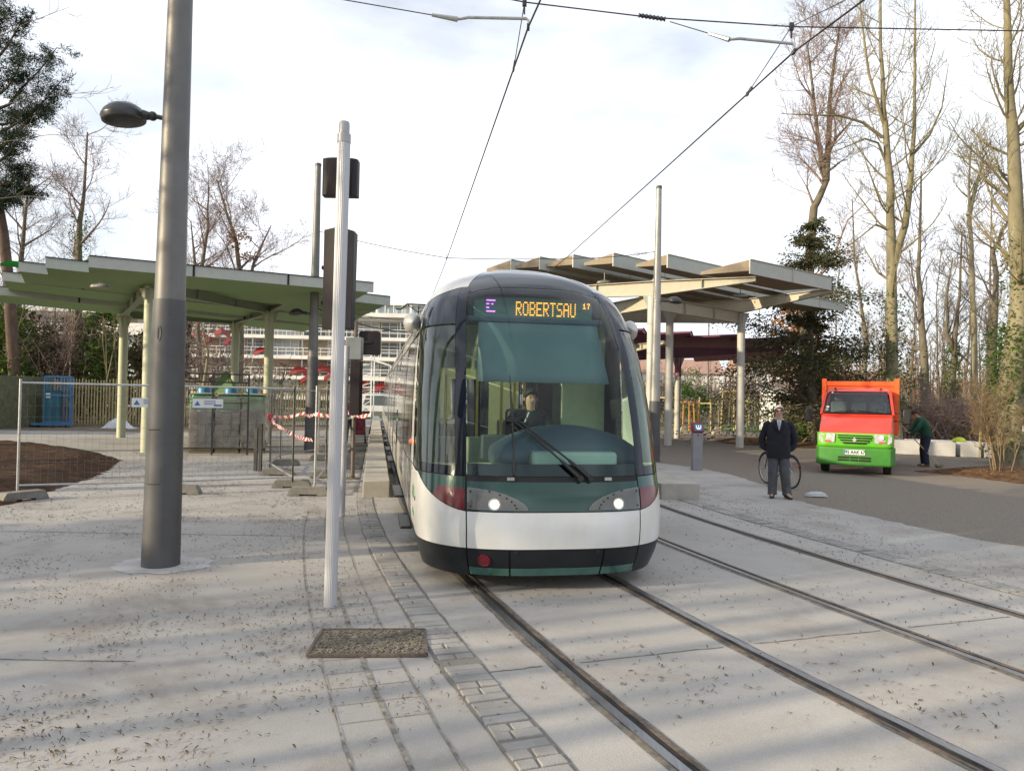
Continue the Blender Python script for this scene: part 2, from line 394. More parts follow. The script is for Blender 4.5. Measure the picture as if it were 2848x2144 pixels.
# platform edges: low concrete blocks along both tracks
U = Vector((-math.sin(R(10.2)), math.cos(R(10.2)), 0)); V = Vector((math.cos(R(10.2)), math.sin(R(10.2)), 0))
for p, w, ln, nm in ((Vector((-2.62, 13.47, 0)), .47, 44, 'platform_kerb'), (Vector((2.79, 13.95, 0)), .76, 40, 'platform_kerb')):
    b = MB(); k = int(ln/2.2)
    for i in range(k):
        a = p+U*(i*2.2+.003); c = p+U*((i+1)*2.2-.003)
        b.prism([(a.x, a.y), (a+V*w)[:2], (c+V*w)[:2], (c.x, c.y)], -.02, .30)
    structure(b.build(nm, m_kerb, bev=.012))
a = Vector((-2.64, 13.47, 0))+U*5.2; c = a+U*26
b = MB(); b.sheet([(a-V*.62)[:2], a[:2], c[:2], (c-V*.62)[:2]], .006); structure(b.build('platform_strip', m_asph))
# dark channel between the left kerb and the tram
a = Vector((-2.13, 13.55, 0)); c = a+U*40
b = MB(); b.sheet([a[:2], (a+V*.22)[:2], (c+V*.22)[:2], c[:2]], .007); structure(b.build('kerb_channel', m_joint))
# fresh cement round the foot of the near pole
q = random.Random(8); b = MB(); b.sheet([(-3.62+(.50+q.uniform(-.05, .05))*math.cos(t*PI/18), 7.97+(.42+q.uniform(-.05, .05))*math.sin(t*PI/18)) for t in range(36)], .004)
structure(b.build('cement_patch', mat('fresh_cement', (.42, .41, .40), rough=.9, vs=7, var=.12, bump=.3, bs=50)))

b = MB(); b.sheet([(-23.5, 33.2), (-16.5, 33.6), (-12.5, 35.5), (-8, 41), (-8.6, 43.3), (-22.6, 37.2)], .005); structure(b.build('soil_strip', mat('trodden_soil', (.15, .115, .085), rough=1., vs=2.5, var=.45, bump=.6, bs=30, detail=9)))
# soil mound on the left, leaf-covered bed on the right
def mound(name, poly, hgt, m, seed, res=.16):
    q = random.Random(seed); from mathutils import noise
    xs = [p[0] for p in poly]; ys = [p[1] for p in poly]
    def inside(x, y):
        c = False; n = len(poly)
        for i in range(n):
            x0, y0 = poly[i]; x1, y1 = poly[i-1]
            if (y0 > y) != (y1 > y) and x < (x1-x0)*(y-y0)/(y1-y0)+x0: c = not c
        return c
    def edge(x, y):
        d = 9e9; n = len(poly)
        for i in range(n):
            x0, y0 = poly[i]; x1, y1 = poly[i-1]; dx, dy = x1-x0, y1-y0; t = max(0, min(1, ((x-x0)*dx+(y-y0)*dy)/(dx*dx+dy*dy))); d = min(d, math.hypot(x-x0-t*dx, y-y0-t*dy))
        return d
    nx, ny = int((max(xs)-min(xs))/res)+2, int((max(ys)-min(ys))/res)+2; idx = {}; vs = []; fs = []
    for j in range(ny):
        for i in range(nx):
            x, y = min(xs)+i*res, min(ys)+j*res; e = edge(x, y); ins = inside(x, y)
            if not ins and e > res*1.1: continue
            z = -.02 if not ins else min(1, e/.9)*hgt+noise.noise(Vector((x*1.9, y*1.9, seed)))*.05*min(1, e*2)+noise.noise(Vector((x*7, y*7, seed)))*.028
            idx[i, j] = len(vs); vs.append((x+q.uniform(-.3, .3)*res, y+q.uniform(-.3, .3)*res, z))
    for (i, j) in list(idx):
        k = [(i, j), (i+1, j), (i+1, j+1), (i, j+1)]
        if all(t in idx for t in k): fs.append(tuple(idx[t] for t in k))
    b = MB(); b.add(vs, fs); return structure(b.build(name, m))
m_soil = mat('dark_soil', (.065, .038, .024), rough=1., vs=6., var=.5, bump=1., bs=35, detail=9, spec=.1)
m_bed = mat('leafy_soil', (.11, .065, .035), rough=1., vs=6., var=.6, bump=1., bs=28, detail=9, spec=.1)
mound('soil_bed', [(-9.25, 17.5), (-10.2, 19.8), (-12, 22), (-14.4, 23.9), (-17.2, 25.4), (-23, 26), (-23, 12), (-9, 10.4), (-7.75, 11.2), (-7.9, 12.2), (-8.25, 13.6), (-8.55, 15.4)], .2, m_soil, 3)
mound('planting_bed', [(11.3, 21.2), (12.0, 19.9), (12.4, 18.4), (14, 17.6), (17, 17.8), (19.5, 19.5), (19.3, 22), (16.5, 22.9), (13.9, 22.9)], .13, m_bed, 4)
mound('planting_bed', [(9.6, 34), (11.2, 31.8), (13.6, 31.3), (16, 32.4), (16.4, 35), (13, 38), (10, 37)], .16, m_bed, 7, .3)

# dead leaves and twigs lying about
def litter(name, n, area, m, size, seed, dens=None, z=.008, base=0):
    q = random.Random(seed); b = MB(); k = 0
    while k < n:
        x, y = area(q)
        if dens and q.random() > dens(x, y): continue
        k += 1; a = q.uniform(0, 2*PI); l = q.uniform(*size)*.5; w = l*q.uniform(.12, .34); c, s_ = math.cos(a), math.sin(a); h = q.uniform(.003, .018)
        zz = z+(base(x, y) if base else 0)
        P = lambda u, v, t: (x+c*u-s_*v, y+s_*u+c*v, zz+t)
        b.add([P(-l, 0, 0), P(-l*.2, w, h*.3), P(-l*.2, -w, h*.5), P(l*.5, w*.8, h), P(l*.5, -w*.8, h*.8), P(l, 0, h*.2)], [(0, 2, 1), (1, 2, 4, 3), (3, 4, 5)])
    return tag(b.build(name, m, smooth=False), kind='stuff')
m_leafd = mat('dead_leaf', (.05, .036, .024), rough=.9, vs=5, var=.4, col2=(.20, .155, .11))
m_leafb = mat('brown_leaf', (.26, .13, .055), rough=.9, vs=9, var=.5)
from mathutils import noise as _nz
def patchy(x, y): return max(0.04, min(1, .42+2.2*_nz.noise(Vector((x*.9, y*.9, 3)))+.3*_nz.noise(Vector((x*3, y*3, 1)))))
def a_left(q):
    d = 2.6+22*q.random()**1.15; return q.uniform(-.72, -.02)*d-.3, d
def a_mid(q): d = 2.6+14*q.random()**1.4; return q.uniform(-.1, .72)*d, d
litter('leaf_litter', 11500, a_left, m_leafd, (.016, .048), 1, patchy)
litter('leaf_litter', 7000, lambda q: (q.uniform(-11.5, -2.2), q.uniform(10.5, 28)), m_leafd, (.03, .08), 11, lambda x, y: patchy(x*1.3, y*.6)*(0 if (x > -3.3 and y > 13.2) else 1))
litter('leaf_litter', 2400, a_mid, m_leafd, (.015, .05), 2, lambda x, y: patchy(x, y)*(1 if x < 6.3 else .15))
def a_r(q): return offset(q.uniform(3.9, 5.2), 5, 20)[int(q.random()*50)]
_r = {d: offset(d, 4.5, 22) for d in (3.95, 4.2, 4.5, 4.75, 5.0, 5.3)}
litter('leaf_litter', 2200, lambda q: (lambda p: (p[0]+q.uniform(-.2, .2), p[1]+q.uniform(-.2, .2)))(q.choice(_r[q.choice(list(_r))])), m_leafd, (.018, .055), 3)
litter('leaf_litter', 700, lambda q: (12.1+abs(q.gauss(0, 2.2)), q.gauss(19.9, .9)), m_leafb, (.06, .14), 4, z=.12)
litter('leaf_litter', 450, lambda q: (q.gauss(13, 1.6), q.gauss(33.2, 1.2)), m_leafb, (.08, .2), 5, z=.16)
litter('leaf_litter', 350, lambda q: (-9.3-abs(q.gauss(0, 3)), q.gauss(16.5, 1.6)), m_leafb, (.05, .12), 6, lambda x, y: 1 if (y < 23 and x < -8.9) else 0, z=.2)
litter('leaf_litter', 220, lambda q: (-2.9+q.gauss(0, .25)-(0), 14+abs(q.gauss(0, 1.2))), m_leafd, (.03, .08), 7)
# ------------------------------------------------------------------ tram
m_twhite = mat('tram_white', (.76, .77, .76), rough=.24, var=.0, vs=2.2, col2=(.64, .63, .59), detail=9, stretch=(1, 1, .5), coat=.4)
m_tgrey = mat('tram_silver', (.50, .49, .46), rough=.28, metal=.35, var=.06, vs=2, coat=.3)
m_tgreen = mat('tram_green', (.007, .046, .034), rough=.2, metal=.3, var=.12, vs=2, coat=.7)
m_tdark = mat('tram_anthracite', (.013, .016, .020), rough=.38, var=.25, vs=4, spec=.35)
m_tsteel = mat('tram_lower_lip', (.07, .17, .15), rough=.25, metal=.4, var=.15, coat=.5)
m_tblack = mat('tram_black_gloss', (.006, .009, .016), rough=.06, var=.1, spec=.4)
m_seal = mat('tram_seal', (.008, .008, .008), rough=.7)
g_wind = glassmat('windscreen_glass', (.80, .97, .92), 1.36)
g_side = glassmat('tram_window_glass', (.62, .74, .68), 1.7)
m_red = mat('reflector_red', (.13, .005, .014), rough=.2, var=.15, vs=30, coat=.3)
m_amber = mat('amber_lens', (.6, .14, .03), rough=.2, var=.1, coat=.6)
m_lens = glassmat('headlight_cover', (.86, .86, .84), 1.5, base=.16, basecol=(.55, .55, .52))
m_lamp = mat('lit_lamp', (1., .80, .45), emit=3.2, var=0)
m_chrome = mat('lamp_bowl', (.6, .6, .58), rough=.2, metal=.9, var=.1)
m_cab = mat('cab_lining', (.72, .82, .60), rough=.7, var=.08)
m_cabd = mat('cab_dark', (.05, .06, .065), rough=.7, var=.1)
m_dash = mat('dashboard', (.06, .088, .12), rough=.5, var=.1)
m_dbox = mat('dash_box', (.50, .60, .52), rough=.6, var=.05)
m_blind = mat('sun_blind', (.135, .19, .205), rough=.8, var=.05, vs=3)
m_ledo = mat('led_amber', (1., .36, .03), emit=2.4, var=0)
m_ledp = mat('led_violet', (.75, .18, .95), emit=2.0, var=0)

tram = thing('tram', (.46, 7.02, 0), 'long white and green tram with curved windscreen, lit headlights and ROBERTSAU display', 'tram', rz=R(10.2))
WT = [(.0, 1.16), (.17, 1.20), (.30, 1.245), (.45, 1.27), (.75, 1.28), (1.05, 1.275), (1.65, 1.265), (2.3, 1.235), (2.7, 1.19), (2.9, 1.14), (3.0, 1.09), (3.1, 1.01), (3.2, .89), (3.3, .71), (3.38, .5), (3.44, .22), (3.46, .03)]
ST = [(.0, .16), (.17, .10), (.28, .05), (.45, .01), (.6, .0), (.76, .02), (.9, .05), (1.05, .11), (1.3, .19), (1.6, .29), (2.0, .455), (2.4, .68), (2.7, .92), (2.9, 1.13), (3.0, 1.26), (3.1, 1.41), (3.2, 1.60), (3.3, 1.86), (3.38, 2.18), (3.44, 2.6), (3.46, 3.1)]
def itp(T, z):
    if z <= T[0][0]: return T[0][1]
    for (a, p), (c, q) in zip(T, T[1:]):
        if z <= c:
            t = (z-a)/(c-a); return p+(q-p)*t
    return T[-1][1]
def smooth_itp(T, z, h=.05): return (itp(T, z-2*h)+2*itp(T, z-h)+3*itp(T, z)+2*itp(T, z+h)+itp(T, z+2*h))/9 if 1.1 < z < 3.34 else (itp(T, z-h)+2*itp(T, z)+itp(T, z+h))/4
def TP(a, z):
    """tram skin: a in [-1,1] goes round the nose, beyond that straight along the side; a=2 is 2 m back."""
    w = smooth_itp(WT, z); s0 = smooth_itp(ST, z); Ln = .92 if z < 2.7 else .92-.12*min(1, (z-2.7)/.5); e = s0+Ln; A = abs(a); sg = 1 if a >= 0 else -1
    if A <= 1:
        th = A*PI/2; return Vector((sg*w*math.sin(th)**(2/3), e-Ln*math.cos(th), z))
    lim = max(2.03 if z < 2.59 else 2.75, e+.02)
    return Vector((sg*w, e+(A-1)*(lim-e), z))
def TN(a, z):
    d = 1e-3; p = TP(a, z); u = TP(a+d, z)-TP(a-d, z); v = TP(a, z+d)-TP(a, z-d); n = u.cross(v)
    return n.normalized() if n.length > 1e-12 else Vector((0, -1, 0))
def patch(name, fn, mt, na, nz, off=0., parent=tram, thick=.0, ang=38):
    b = MB()
    def g(p, q):
        a, z = fn(p, q); return TP(a, z)+TN(a, z)*off
    b.grid(g, na, nz); return b.build(name, mt, parent, solid=thick, ang=ang)
def rect(a0, a1, z0, z1): return lambda p, q: (a0+(a1-a0)*p, z0+(z1-z0)*q)
AS = .362                                                # seam beside the windscreen
def swoosh(a):                                           # lower edge of the green band on the sides
    t = min(1, max(0, (abs(a)-AS)/(.88-AS))); return .765+.302*t**1.5
lerp = lambda x, y, t: x+(y-x)*t
# dark structure right behind the outer panels
patch('inner_shell', rect(-2, 2, .18, 1.09), m_seal, 60, 12, -.016)
# bumper, skirt, lip
patch('bumper', rect(-AS+.004, AS-.004, .425, .762), m_twhite, 30, 8)
for sg in (-1, 1):
    patch('bumper_side', lambda p, q, sg=sg: ((lambda a: (sg*a, lerp(.425, swoosh(a)-.004, q)))(lerp(AS+.004, 1.995, p if sg > 0 else 1-p))), m_twhite, 34, 10)
    patch('green_side', lambda p, q, sg=sg: ((lambda a: (sg*a, lerp(min(1.07, swoosh(a)+.004), 1.075, q)))(lerp(AS+.004, .88, p if sg > 0 else 1-p))), m_tgreen, 30, 8)
    patch('skirt_side', lambda p, q, sg=sg: (sg*lerp(AS+.004, 1.995, p if sg > 0 else 1-p), lerp(.15, .418, q)), m_tdark, 30, 6)
for a0, a1 in ((-AS+.004, -.142), (-.134, .134), (.142, AS-.004)):
    patch('skirt', rect(a0, a1, .245, .418), m_tdark, 14, 5)
    patch('lower_lip', rect(a0, a1, .165, .241), m_tsteel, 14, 4)
for a in (-.11, .11):
    b = MB(); b.lathe([(.02, -.004), (.02, .004), (.008, .006)], TP(a, .395)+Vector((0, -.004, 0)), 10, Matrix.Rotation(R(90), 3, 'X')); b.build('towing_cap', m_seal, tram)
patch('front_panel', lambda p, q: (lerp(-AS+.004, AS-.004, p), lerp(.770, 1.035, q)), m_tgreen, 34, 8)
patch('wiper_slot', rect(-AS, AS, 1.036, 1.085), m_seal, 30, 3, -.006)
for a in (-.13, .16):
    b = MB(); c = TP(a, 1.062)+TN(a, 1.062)*.012; b.box(c, (.07, .02, .03)); b.build('nozzle', m_chrome, tram)
# headlight clusters: smoked cover, two lamps, screws
for sg in (-1, 1):
    def hl(p, q, sg=sg):
        z = lerp(.782, .975, q); t = (z-.782)/.194; ain = AS-.008-.285*math.sqrt(max(0, 1-t*t)); a = lerp(ain, AS-.008, p)
        return (sg*(a if sg > 0 else (ain+AS-.008-a)), z)
    base = patch('headlight', hl, mat('lamp_tray', (.10, .105, .10), rough=.5, var=.2), 16, 8, .004)
    patch('lens', hl, m_lens, 16, 8, .016, base)
    al = sg*.205; zc = .835; n_ = TN(al, zc); c = TP(al, zc)+n_*.012
    q_ = Vector((0, 0, 1)).rotation_difference(n_).to_matrix()
    b = MB(); b.lathe([(.052, -.006), (.058, .004), (.046, .002), (.03, -.004)], c, 18, q_); b.build('bowl', m_chrome, base)
    b = MB(); b.lathe([(.042, .003), (.036, .012), (.018, .017), (.002, .018)], c, 18, q_); b.build('lamp', m_lamp, base)
    sp = []
    for t in range(6):
        zz = .80+.165*t/5*.9; tt = (zz-.782)/.194; sp.append((sg*(AS-.008-.285*math.sqrt(max(0, 1-tt*tt))*.86), zz))
    for aa, zz in sp+[(sg*(AS-.03), .81), (sg*(AS-.03), .94)]:
        b = MB(); b.ball(TP(aa, zz)+TN(aa, zz)*.017, .009, 8, 5); b.build('screw', m_seal, base)
    def mk(p, q, sg=sg):
        z0 = .785; a = lerp(AS+.008, .62, p if sg > 0 else 1-p); t = (a-AS-.008)/(.62-AS-.008); zl = swoosh(a)+.008; return (sg*a, lerp(zl, zl+.19*math.sqrt(max(0, 1-t*t*.97)), q))
    patch('side_marker', mk, m_red, 12, 6, .006)
b = MB(); c = TP(-.262, .315); n_ = TN(-.262, .315)
b.lathe([(.062, .0), (.06, .012), (.05, .014), (.047, .009), (.002, .011)], c, 20, Vector((0, 0, 1)).rotation_difference(n_).to_matrix()); b.build('red_reflector', m_red, tram)

# windscreen, pillars, quarter lights, front dome
wt = lambda a: 3.03-.10*(abs(a)/AS)**2.6
patch('windscreen', lambda p, q: ((lambda a: (a, lerp(1.09, wt(a), q)))(lerp(-AS+.006, AS-.006, p))), g_wind, 40, 36)
def band(p, q, z0=1.088, z1=1.20): return (lerp(-AS+.006, AS-.006, p), lerp(z0, z1, q))
patch('windscreen_border', band, m_tblack, 34, 3, -.006)
dome = lambda p, q: ((lambda a: (a, lerp(wt(a)+.006, 3.33, q)))(lerp(-AS-.02, AS+.02, p)))
patch('front_dome', dome, m_tblack, 40, 12)
patch('windscreen_visor', lambda p, q: ((lambda a: (a, lerp(wt(a)-.06, wt(a)+.01, q)))(lerp(-AS+.006, AS-.006, p))), m_tblack, 34, 3, -.006)
for sg in (-1, 1):
    zt = lambda a: 2.60+.44*max(0, min(1, (1.42-a)/.98))**.6
    patch('pillar', lambda p, q, sg=sg: (sg*lerp(AS-.004, AS+.075, p if sg > 0 else 1-p), lerp(1.085, 3.04, q)), m_tblack, 6, 30, .003)
    patch('quarter_window', lambda p, q, sg=sg: (sg*lerp(AS+.08, 1.40, p if sg > 0 else 1-p), lerp(1.10, 2.57, q)), g_side, 30, 30)
    patch('window_border', lambda p, q, sg=sg: (sg*lerp(AS+.08, 1.40, p if sg > 0 else 1-p), lerp(1.085, 1.17, q)), m_tblack, 24, 3, .002)
    patch('upper_window', lambda p, q, sg=sg: ((lambda a: (sg*a, lerp(2.592, zt(a)-.006, q)))(lerp(AS+.08, 1.40, p if sg > 0 else 1-p))), m_tblack, 26, 8, -.001)
    patch('corner_post', lambda p, q, sg=sg: (sg*lerp(1.44, 1.97, p if sg > 0 else 1-p), lerp(1.085, 2.586, q)), m_twhite, 8, 20, .006)
    patch('seam', lambda p, q, sg=sg: (sg*lerp(1.38, 1.46, p if sg > 0 else 1-p), lerp(1.0, 2.586, q)), m_seal, 3, 16, -.004)
    patch('roof_rim', lambda p, q, sg=sg: ((lambda a: (sg*a, lerp(zt(a), 3.33, q)))(lerp(AS+.02, 1.995, p if sg > 0 else 1-p))), m_tgrey, 34, 14, .002)
patch('roof_front', lambda p, q: (lerp(-1.995, 1.995, p), lerp(3.33, 3.455, q)), m_tgrey, 60, 8, .002)
# camera pod in place of a mirror, orange side lamps
for sg in (-1, 1):
    b = MB(); c = TP(sg*1.62, 2.58)+Vector((0, 0, .05))
    b.loft([[(c.x+sg*(.10+.105*math.sin(PI*t)*math.cos(j*PI/6)), c.y-.02+.21*(t-.5)*1.4, c.z+.03+.125*math.sin(PI*t)*math.sin(j*PI/6)) for j in range(12)] for t in [i/9*.96+.02 for i in range(10)]])
    b.bar(c, c+Vector((sg*.10, 0, .0)), .05, .05)
    o = b.build('camera_pod', m_tgrey, tram, ang=70)
    b = MB(); b.ball(TP(sg*1.9, 1.30)+Vector((sg*.012, 0, 0)), (.03, .055, .035)); b.build('side_lamp', m_amber, tram)

# body behind the cab: cars with doors, dark glass, joints
def wall(name, s0, s1, z0, z1, sg, mt, off=0., nz=6, ns=2):
    b = MB()
    def g(p, q):
        z = lerp(z0, z1, q); return Vector((sg*(smooth_itp(WT, z)+off), lerp(s0, s1, p), z))
    b.grid(g, ns, nz); return b.build(name, mt, tram)
def door(s0, s1, sg):
    m_ = (s0+s1)/2
    d = wall('door', s0, s1, .33, 2.56, sg, m_seal, -.012)
    for a0, a1 in ((s0+.02, m_-.008), (m_+.008, s1-.02)):
        b = MB()
        def fr(a, c, z0, z1): b.grid(lambda p, q: Vector((sg*(smooth_itp(WT, lerp(z0, z1, q))+.004), lerp(a, c, p), lerp(z0, z1, q))), 1, 6)
        fr(a0, a0+.05, .36, 2.54); fr(a1-.05, a1, .36, 2.54); fr(a0+.05, a1-.05, .36, .62); fr(a0+.05, a1-.05, 2.44, 2.54)
        lf = b.build('door_leaf', m_tgrey, d)
        b = MB(); b.grid(lambda p, q: Vector((sg*(smooth_itp(WT, lerp(.62, 2.44, q))+.001), lerp(a0+.05, a1-.05, p), lerp(.62, 2.44, q))), 1, 8); b.build('pane', m_tblack, lf)
    b = MB(); b.box((sg*1.32, m_, .30), (.14, s1-s0, .035)); b.build('step', m_dark, d, bev=.01)
for sg in (-1, 1):
    s = 2.03
    plan = [('d', .85), ('w', 1.9), ('d', 1.35), ('w', 2.0), ('j', .7), ('w', 2.2), ('d', 1.35), ('w', 2.2), ('d', 1.35), ('w', 1.9), ('j', .7)]
    k = 0
    while s < 40:
        t, ln = plan[k % len(plan)]; k += 1; e = s+ln
        if t == 'j':
            b = MB()
            for i in range(8): b.grid(lambda p, q: Vector((sg*(smooth_itp(WT, lerp(.35, 2.95, q))-.05-.03*(i % 2)), s+ln*(i+p)/8, lerp(.35, 2.95, q))), 1, 8)
            b.build('bellows', m_rubber, tram)
        else:
            wall('skirt_side', s+.006, e-.006, .17, .33, sg, m_tdark)
            wall('roof_edge', max(s, 2.74)+.004, e-.004, 2.59, 3.458, sg, m_tgrey, .002, 14)
            wall('cant_seam', max(s, 2.75), e, 2.74, 2.762, sg, m_seal, .006, 1)
            if t == 'd': door(s, e, sg)
            else:
                wall('side_panel', s+.006, e-.006, .335, 1.02, sg, m_twhite if s > 8 else m_tgrey)
                w_ = wall('side_window', s+.006, e-.006, 1.03, 2.57, sg, m_tblack, -.002)
        s = e
b = MB(); b.box((0, 21, .25), (2.3, 38.5, .12)); b.box((0, 22, 3.42), (.6, 36, .05)); b.build('underframe', m_seal, tram)
b = MB()
for s_ in (3.2, 9, 19, 29): b.box((0, s_, .17), (2.0, 1.6, .2))
for s_ in (2.6, 3.8):
    for x_ in (-.72, .72): b.lathe([(.29, -.06), (.29, .06)], (x_, s_, .30), 18, Matrix.Rotation(R(90), 3, 'Y'))
b.build('bogie', m_dark, tram)
# roof gear and pantograph
b = MB()
for s_, l_ in ((14, 4), (30, 4)): b.box((0, s_+l_/2, 3.42), (1.1, l_, .16))
b.build('roof_box', m_tgrey, tram, bev=.05)
b = MB(); c = Vector((-.0, 24.6, 3.45))
b.bar(c, c+Vector((0, 1.6, .95)), .06); b.bar(c+Vector((0, 1.6, .95)), c+Vector((0, .3, 2.15)), .05)
b.tube([c+Vector((x_, .3, 2.15+(.06 if abs(x_) < .6 else -.16))) for x_ in (-.95, -.75, -.5, 0, .5, .75, .95)], .035, 8)
b.bar(c+Vector((-.5, .3, 2.2)), c+Vector((0, .5, 1.9)), .03); b.bar(c+Vector((.5, .3, 2.2)), c+Vector((0, .5, 1.9)), .03)
b.build('pantograph', m_dark, tram)

# cab fittings
b = MB(); b.box((0, 2.0, .36), (2.2, 2.0, .06)); b.build('cab_floor', m_cabd, tram)
b = MB()
b.box((.90, 2.5, 1.7), (.56, .06, 2.2)); b.box((.84, 3.1, 1.75), (.72, .06, 2.3)); b.box((-1.02, 3.1, 1.75), (.3, .06, 2.3)); b.box((-.18, 3.1, 2.55), (1.4, .06, .7)); b.box((-.18, 3.1, .85), (1.4, .06, .9))
b.build('cab_partition', m_cab, tram)
b = MB(); b.box((.52, 3.05, 1.7), (.2, .10, 1.7)); b.build('partition_post', mat('partition_brown', (.10, .045, .04), rough=.6), tram)
b = MB()
for x_ in (-.72, -.5, -.3, .02, .22, .38): b.bar((x_, 3.5+.6*abs(x_), .5), (x_, 3.5+.6*abs(x_), 2.4), .035)
b.build('grab_pole', mat('yellow_pole', (.72, .58, .14), rough=.4, var=.05), tram)
b = MB()
b.box((0, 6.9, 2.45), (2.2, .05, .6)); b.box((-.6, 6.9, 1.5), (.5, .05, 1.3)); b.box((.62, 6.9, 1.5), (.55, .05, 1.3)); b.box((0, 4.9, 2.86), (2.1, 3.8, .05)); b.build('saloon_lining', m_cab, tram)
b = MB()
for x_ in (-.75, .75):
    for s_ in (3.9, 4.8, 5.7): b.box((x_, s_, .75), (.8, .45, .5)); b.box((x_, s_+.22, 1.15), (.8, .08, .6))
b.build('passenger_seat', m_dash, tram, bev=.03)
b = MB(); b.box((-.2, 4.8, 2.835), (.2, 2.2, .02)); b.build('saloon_light', mat('saloon_lamp', (1, .86, .50), emit=14, var=0), tram)
b = MB(); b.grid(lambda p, q: (lerp(-.8, .8, p), lerp(1.6, 3.0, q), 2.93), 2, 2); b.build('cab_ceiling', m_cabd, tram)
# dashboard hood and the pale box on it
b = MB(); rr = []
for i in range(15):
    t = i/14; x_ = lerp(-.52, .98, t); k_ = max(.03, math.sin(PI*(.06+.88*t)))**.55; zz = 1.20+.0*t; hh = .36*k_
    rr.append([(x_, .80+.40*math.cos(a_)*(.5+.5*k_), zz+hh*math.sin(a_)*(1. if math.sin(a_) > 0 else .35)) for a_ in [2*PI*j/18 for j in range(18)]])
b.loft(rr); b.build('dashboard', m_dash, tram, ang=80)
b = MB(); b.box((0, .84, .98), (1.6, .72, .22)); b.box((0, 1.45, .98), (2.3, .6, .2)); b.build('dash_shelf', m_cab, tram, bev=.03)
b = MB(); b.box((.22, .36, 1.235), (.86, .16, .15)); b.build('dash_box', m_dbox, tram, bev=.035)
b = MB(); b.box((.2, .36, 1.13), (.7, .14, .07)); b.build('box_foot', m_cabd, tram)
b = MB(); b.box((.78, .5, 1.165), (.16, .2, .05)); b.box((.7, .42, 1.17), (.1, .06, .03)); b.build('cab_clutter', m_dark, tram)
o = MB().box((-.45, 1.1, 1.3), (.28, .1, .26)).build('desk_screen', m_cabd, tram, bev=.02)
# roller blind hanging behind the glass
b = MB(); b.grid(lambda p, q: (lerp(-.64+.05*(1-q)*0, .66, p)*(1.07-.07*q), lerp(.78, 1.12, q), lerp(1.985, 2.62, q)), 8, 6); b.build('sun_blind', m_blind, tram, solid=.006)
b = MB(); b.box((-.02, 1.22, 2.655), (1.5, .2, .07)); b.build('blind_case', m_dash, tram, bev=.02)
# driver's seat
b = MB(); b.box((.13, 2.12, 1.05), (.5, .5, .14)); b.box((.13, 2.36, 1.38), (.50, .12, .62)); b.box((.13, 2.15, .65), (.2, .2, .6)); b.build('driver_seat', m_cabd, tram, bev=.05)

# destination display: dot letters
FONT = {'R': '11110 10001 10001 11110 10100 10010 10001', 'O': '01110 10001 10001 10001 10001 10001 01110', 'B': '11110 10001 10001 11110 10001 10001 11110', 'E': '11111 10000 10000 11110 10000 10000 11111',
        'T': '11111 00100 00100 00100 00100 00100 00100', 'S': '01111 10000 10000 01110 00001 00001 11110', 'A': '01110 10001 10001 11111 10001 10001 10001', 'U': '10001 10001 10001 10001 10001 10001 01110',
        '1': '010 110 010 010 111', '7': '111 001 010 010 010'}
sg_ = MB().box((.0, 1.36, 2.80), (1.34, .06, .27)).build('destination_sign', mat('display_board', (.12, .20, .18), rough=.35, var=.1), tram, bev=.008)
MB().box((.0, 1.375, 2.80), (1.44, .05, .36)).build('sign_case', m_cabd, sg_)
def dots(txt, x0, z0, px, pz, mt, dm, gap=1):
    b = MB(); x_ = x0
    for ch in txt:
        rows = FONT[ch].split()
        for i, r_ in enumerate(rows):
            for j, c_ in enumerate(r_):
                if c_ == '1': b.box((x_+j*px, 1.326, z0-i*pz), (dm, .006, dm*.95))
        x_ += (len(rows[0])+gap)*px
    return b.build('lettering', mt, sg_, smooth=False)
dots('ROBERTSAU', -.195, 2.875, .0128, .0225, m_ledo, .0105, 1)
dots('17', .565, 2.885, .0115, .0125, m_ledo, .008, 1)
b = MB()
for z_, w_ in ((2.885, .098), (2.845, .03), (2.845, -.02), (2.805, .03), (2.765, .098)):
    if w_ > 0: b.box((-.53+w_/2, 1.326, z_), (w_, .006, .011))
    else: b.box((-.465, 1.326, z_), (.022, .006, .011))
b.build('line_letter', m_ledp, sg_, smooth=False)
b = MB()
for i in range(46):
    if i % 5 != 4: b.box((-.17+i*.0146, 1.326, 2.685), (.0095, .006, .008))
b.build('lettering', mat('led_red_dim', (.8, .1, .06), emit=.8, var=0), sg_, smooth=False)

# wipers: parked arms crossing the lower glass
def onglass(x, z, off=.03):
    w = smooth_itp(WT, z); a = math.copysign(2/PI*math.asin(min(1, abs(x)/w)**1.5), x); p = TP(a, z)+TN(a, z)*off; return p
for pv, el, tip in (((.22, 1.065), (-.40, 1.60), None), ((.32, 1.065), (-.37, 1.61), None), ((.24, 1.09), (-.43, 1.56), 1), ((.30, 1.10), (-.40, 1.585), 1)):
    b = MB(); P_ = [onglass(lerp(pv[0], el[0], t), lerp(pv[1], el[1], t), .035+.02*math.sin(PI*t)) for t in [i/10 for i in range(11)]]
    b.tube(P_[:4], [.022, .022, .018, .014] if not tip else .006, 6); b.tube(P_[3:], .010 if not tip else .006, 6)
    w_ = b.build('wiper', m_dark, tram)
    if tip: continue
    b = MB(); b.lathe([(.03, -.02), (.03, .02)], P_[0], 12, Matrix.Rotation(R(90), 3, 'X')); b.build('pivot', m_dark, w_)
b = MB(); b.tube([onglass(-.405, lerp(1.10, 2.03, t), .03) for t in [i/12 for i in range(13)]], [.010]*6+[.014, .016, .014, .01, .008, .006, .004], 6)
c = onglass(-.40, 1.6, .04); b.box(c, (.12, .03, .035)); b.tube([onglass(-.34, 1.62, .05), onglass(-.28, 1.63, .05), onglass(-.26, 1.58, .05), onglass(-.29, 1.56, .05)], .007, 5)
b.build('wiper_blade', m_dark, tram)
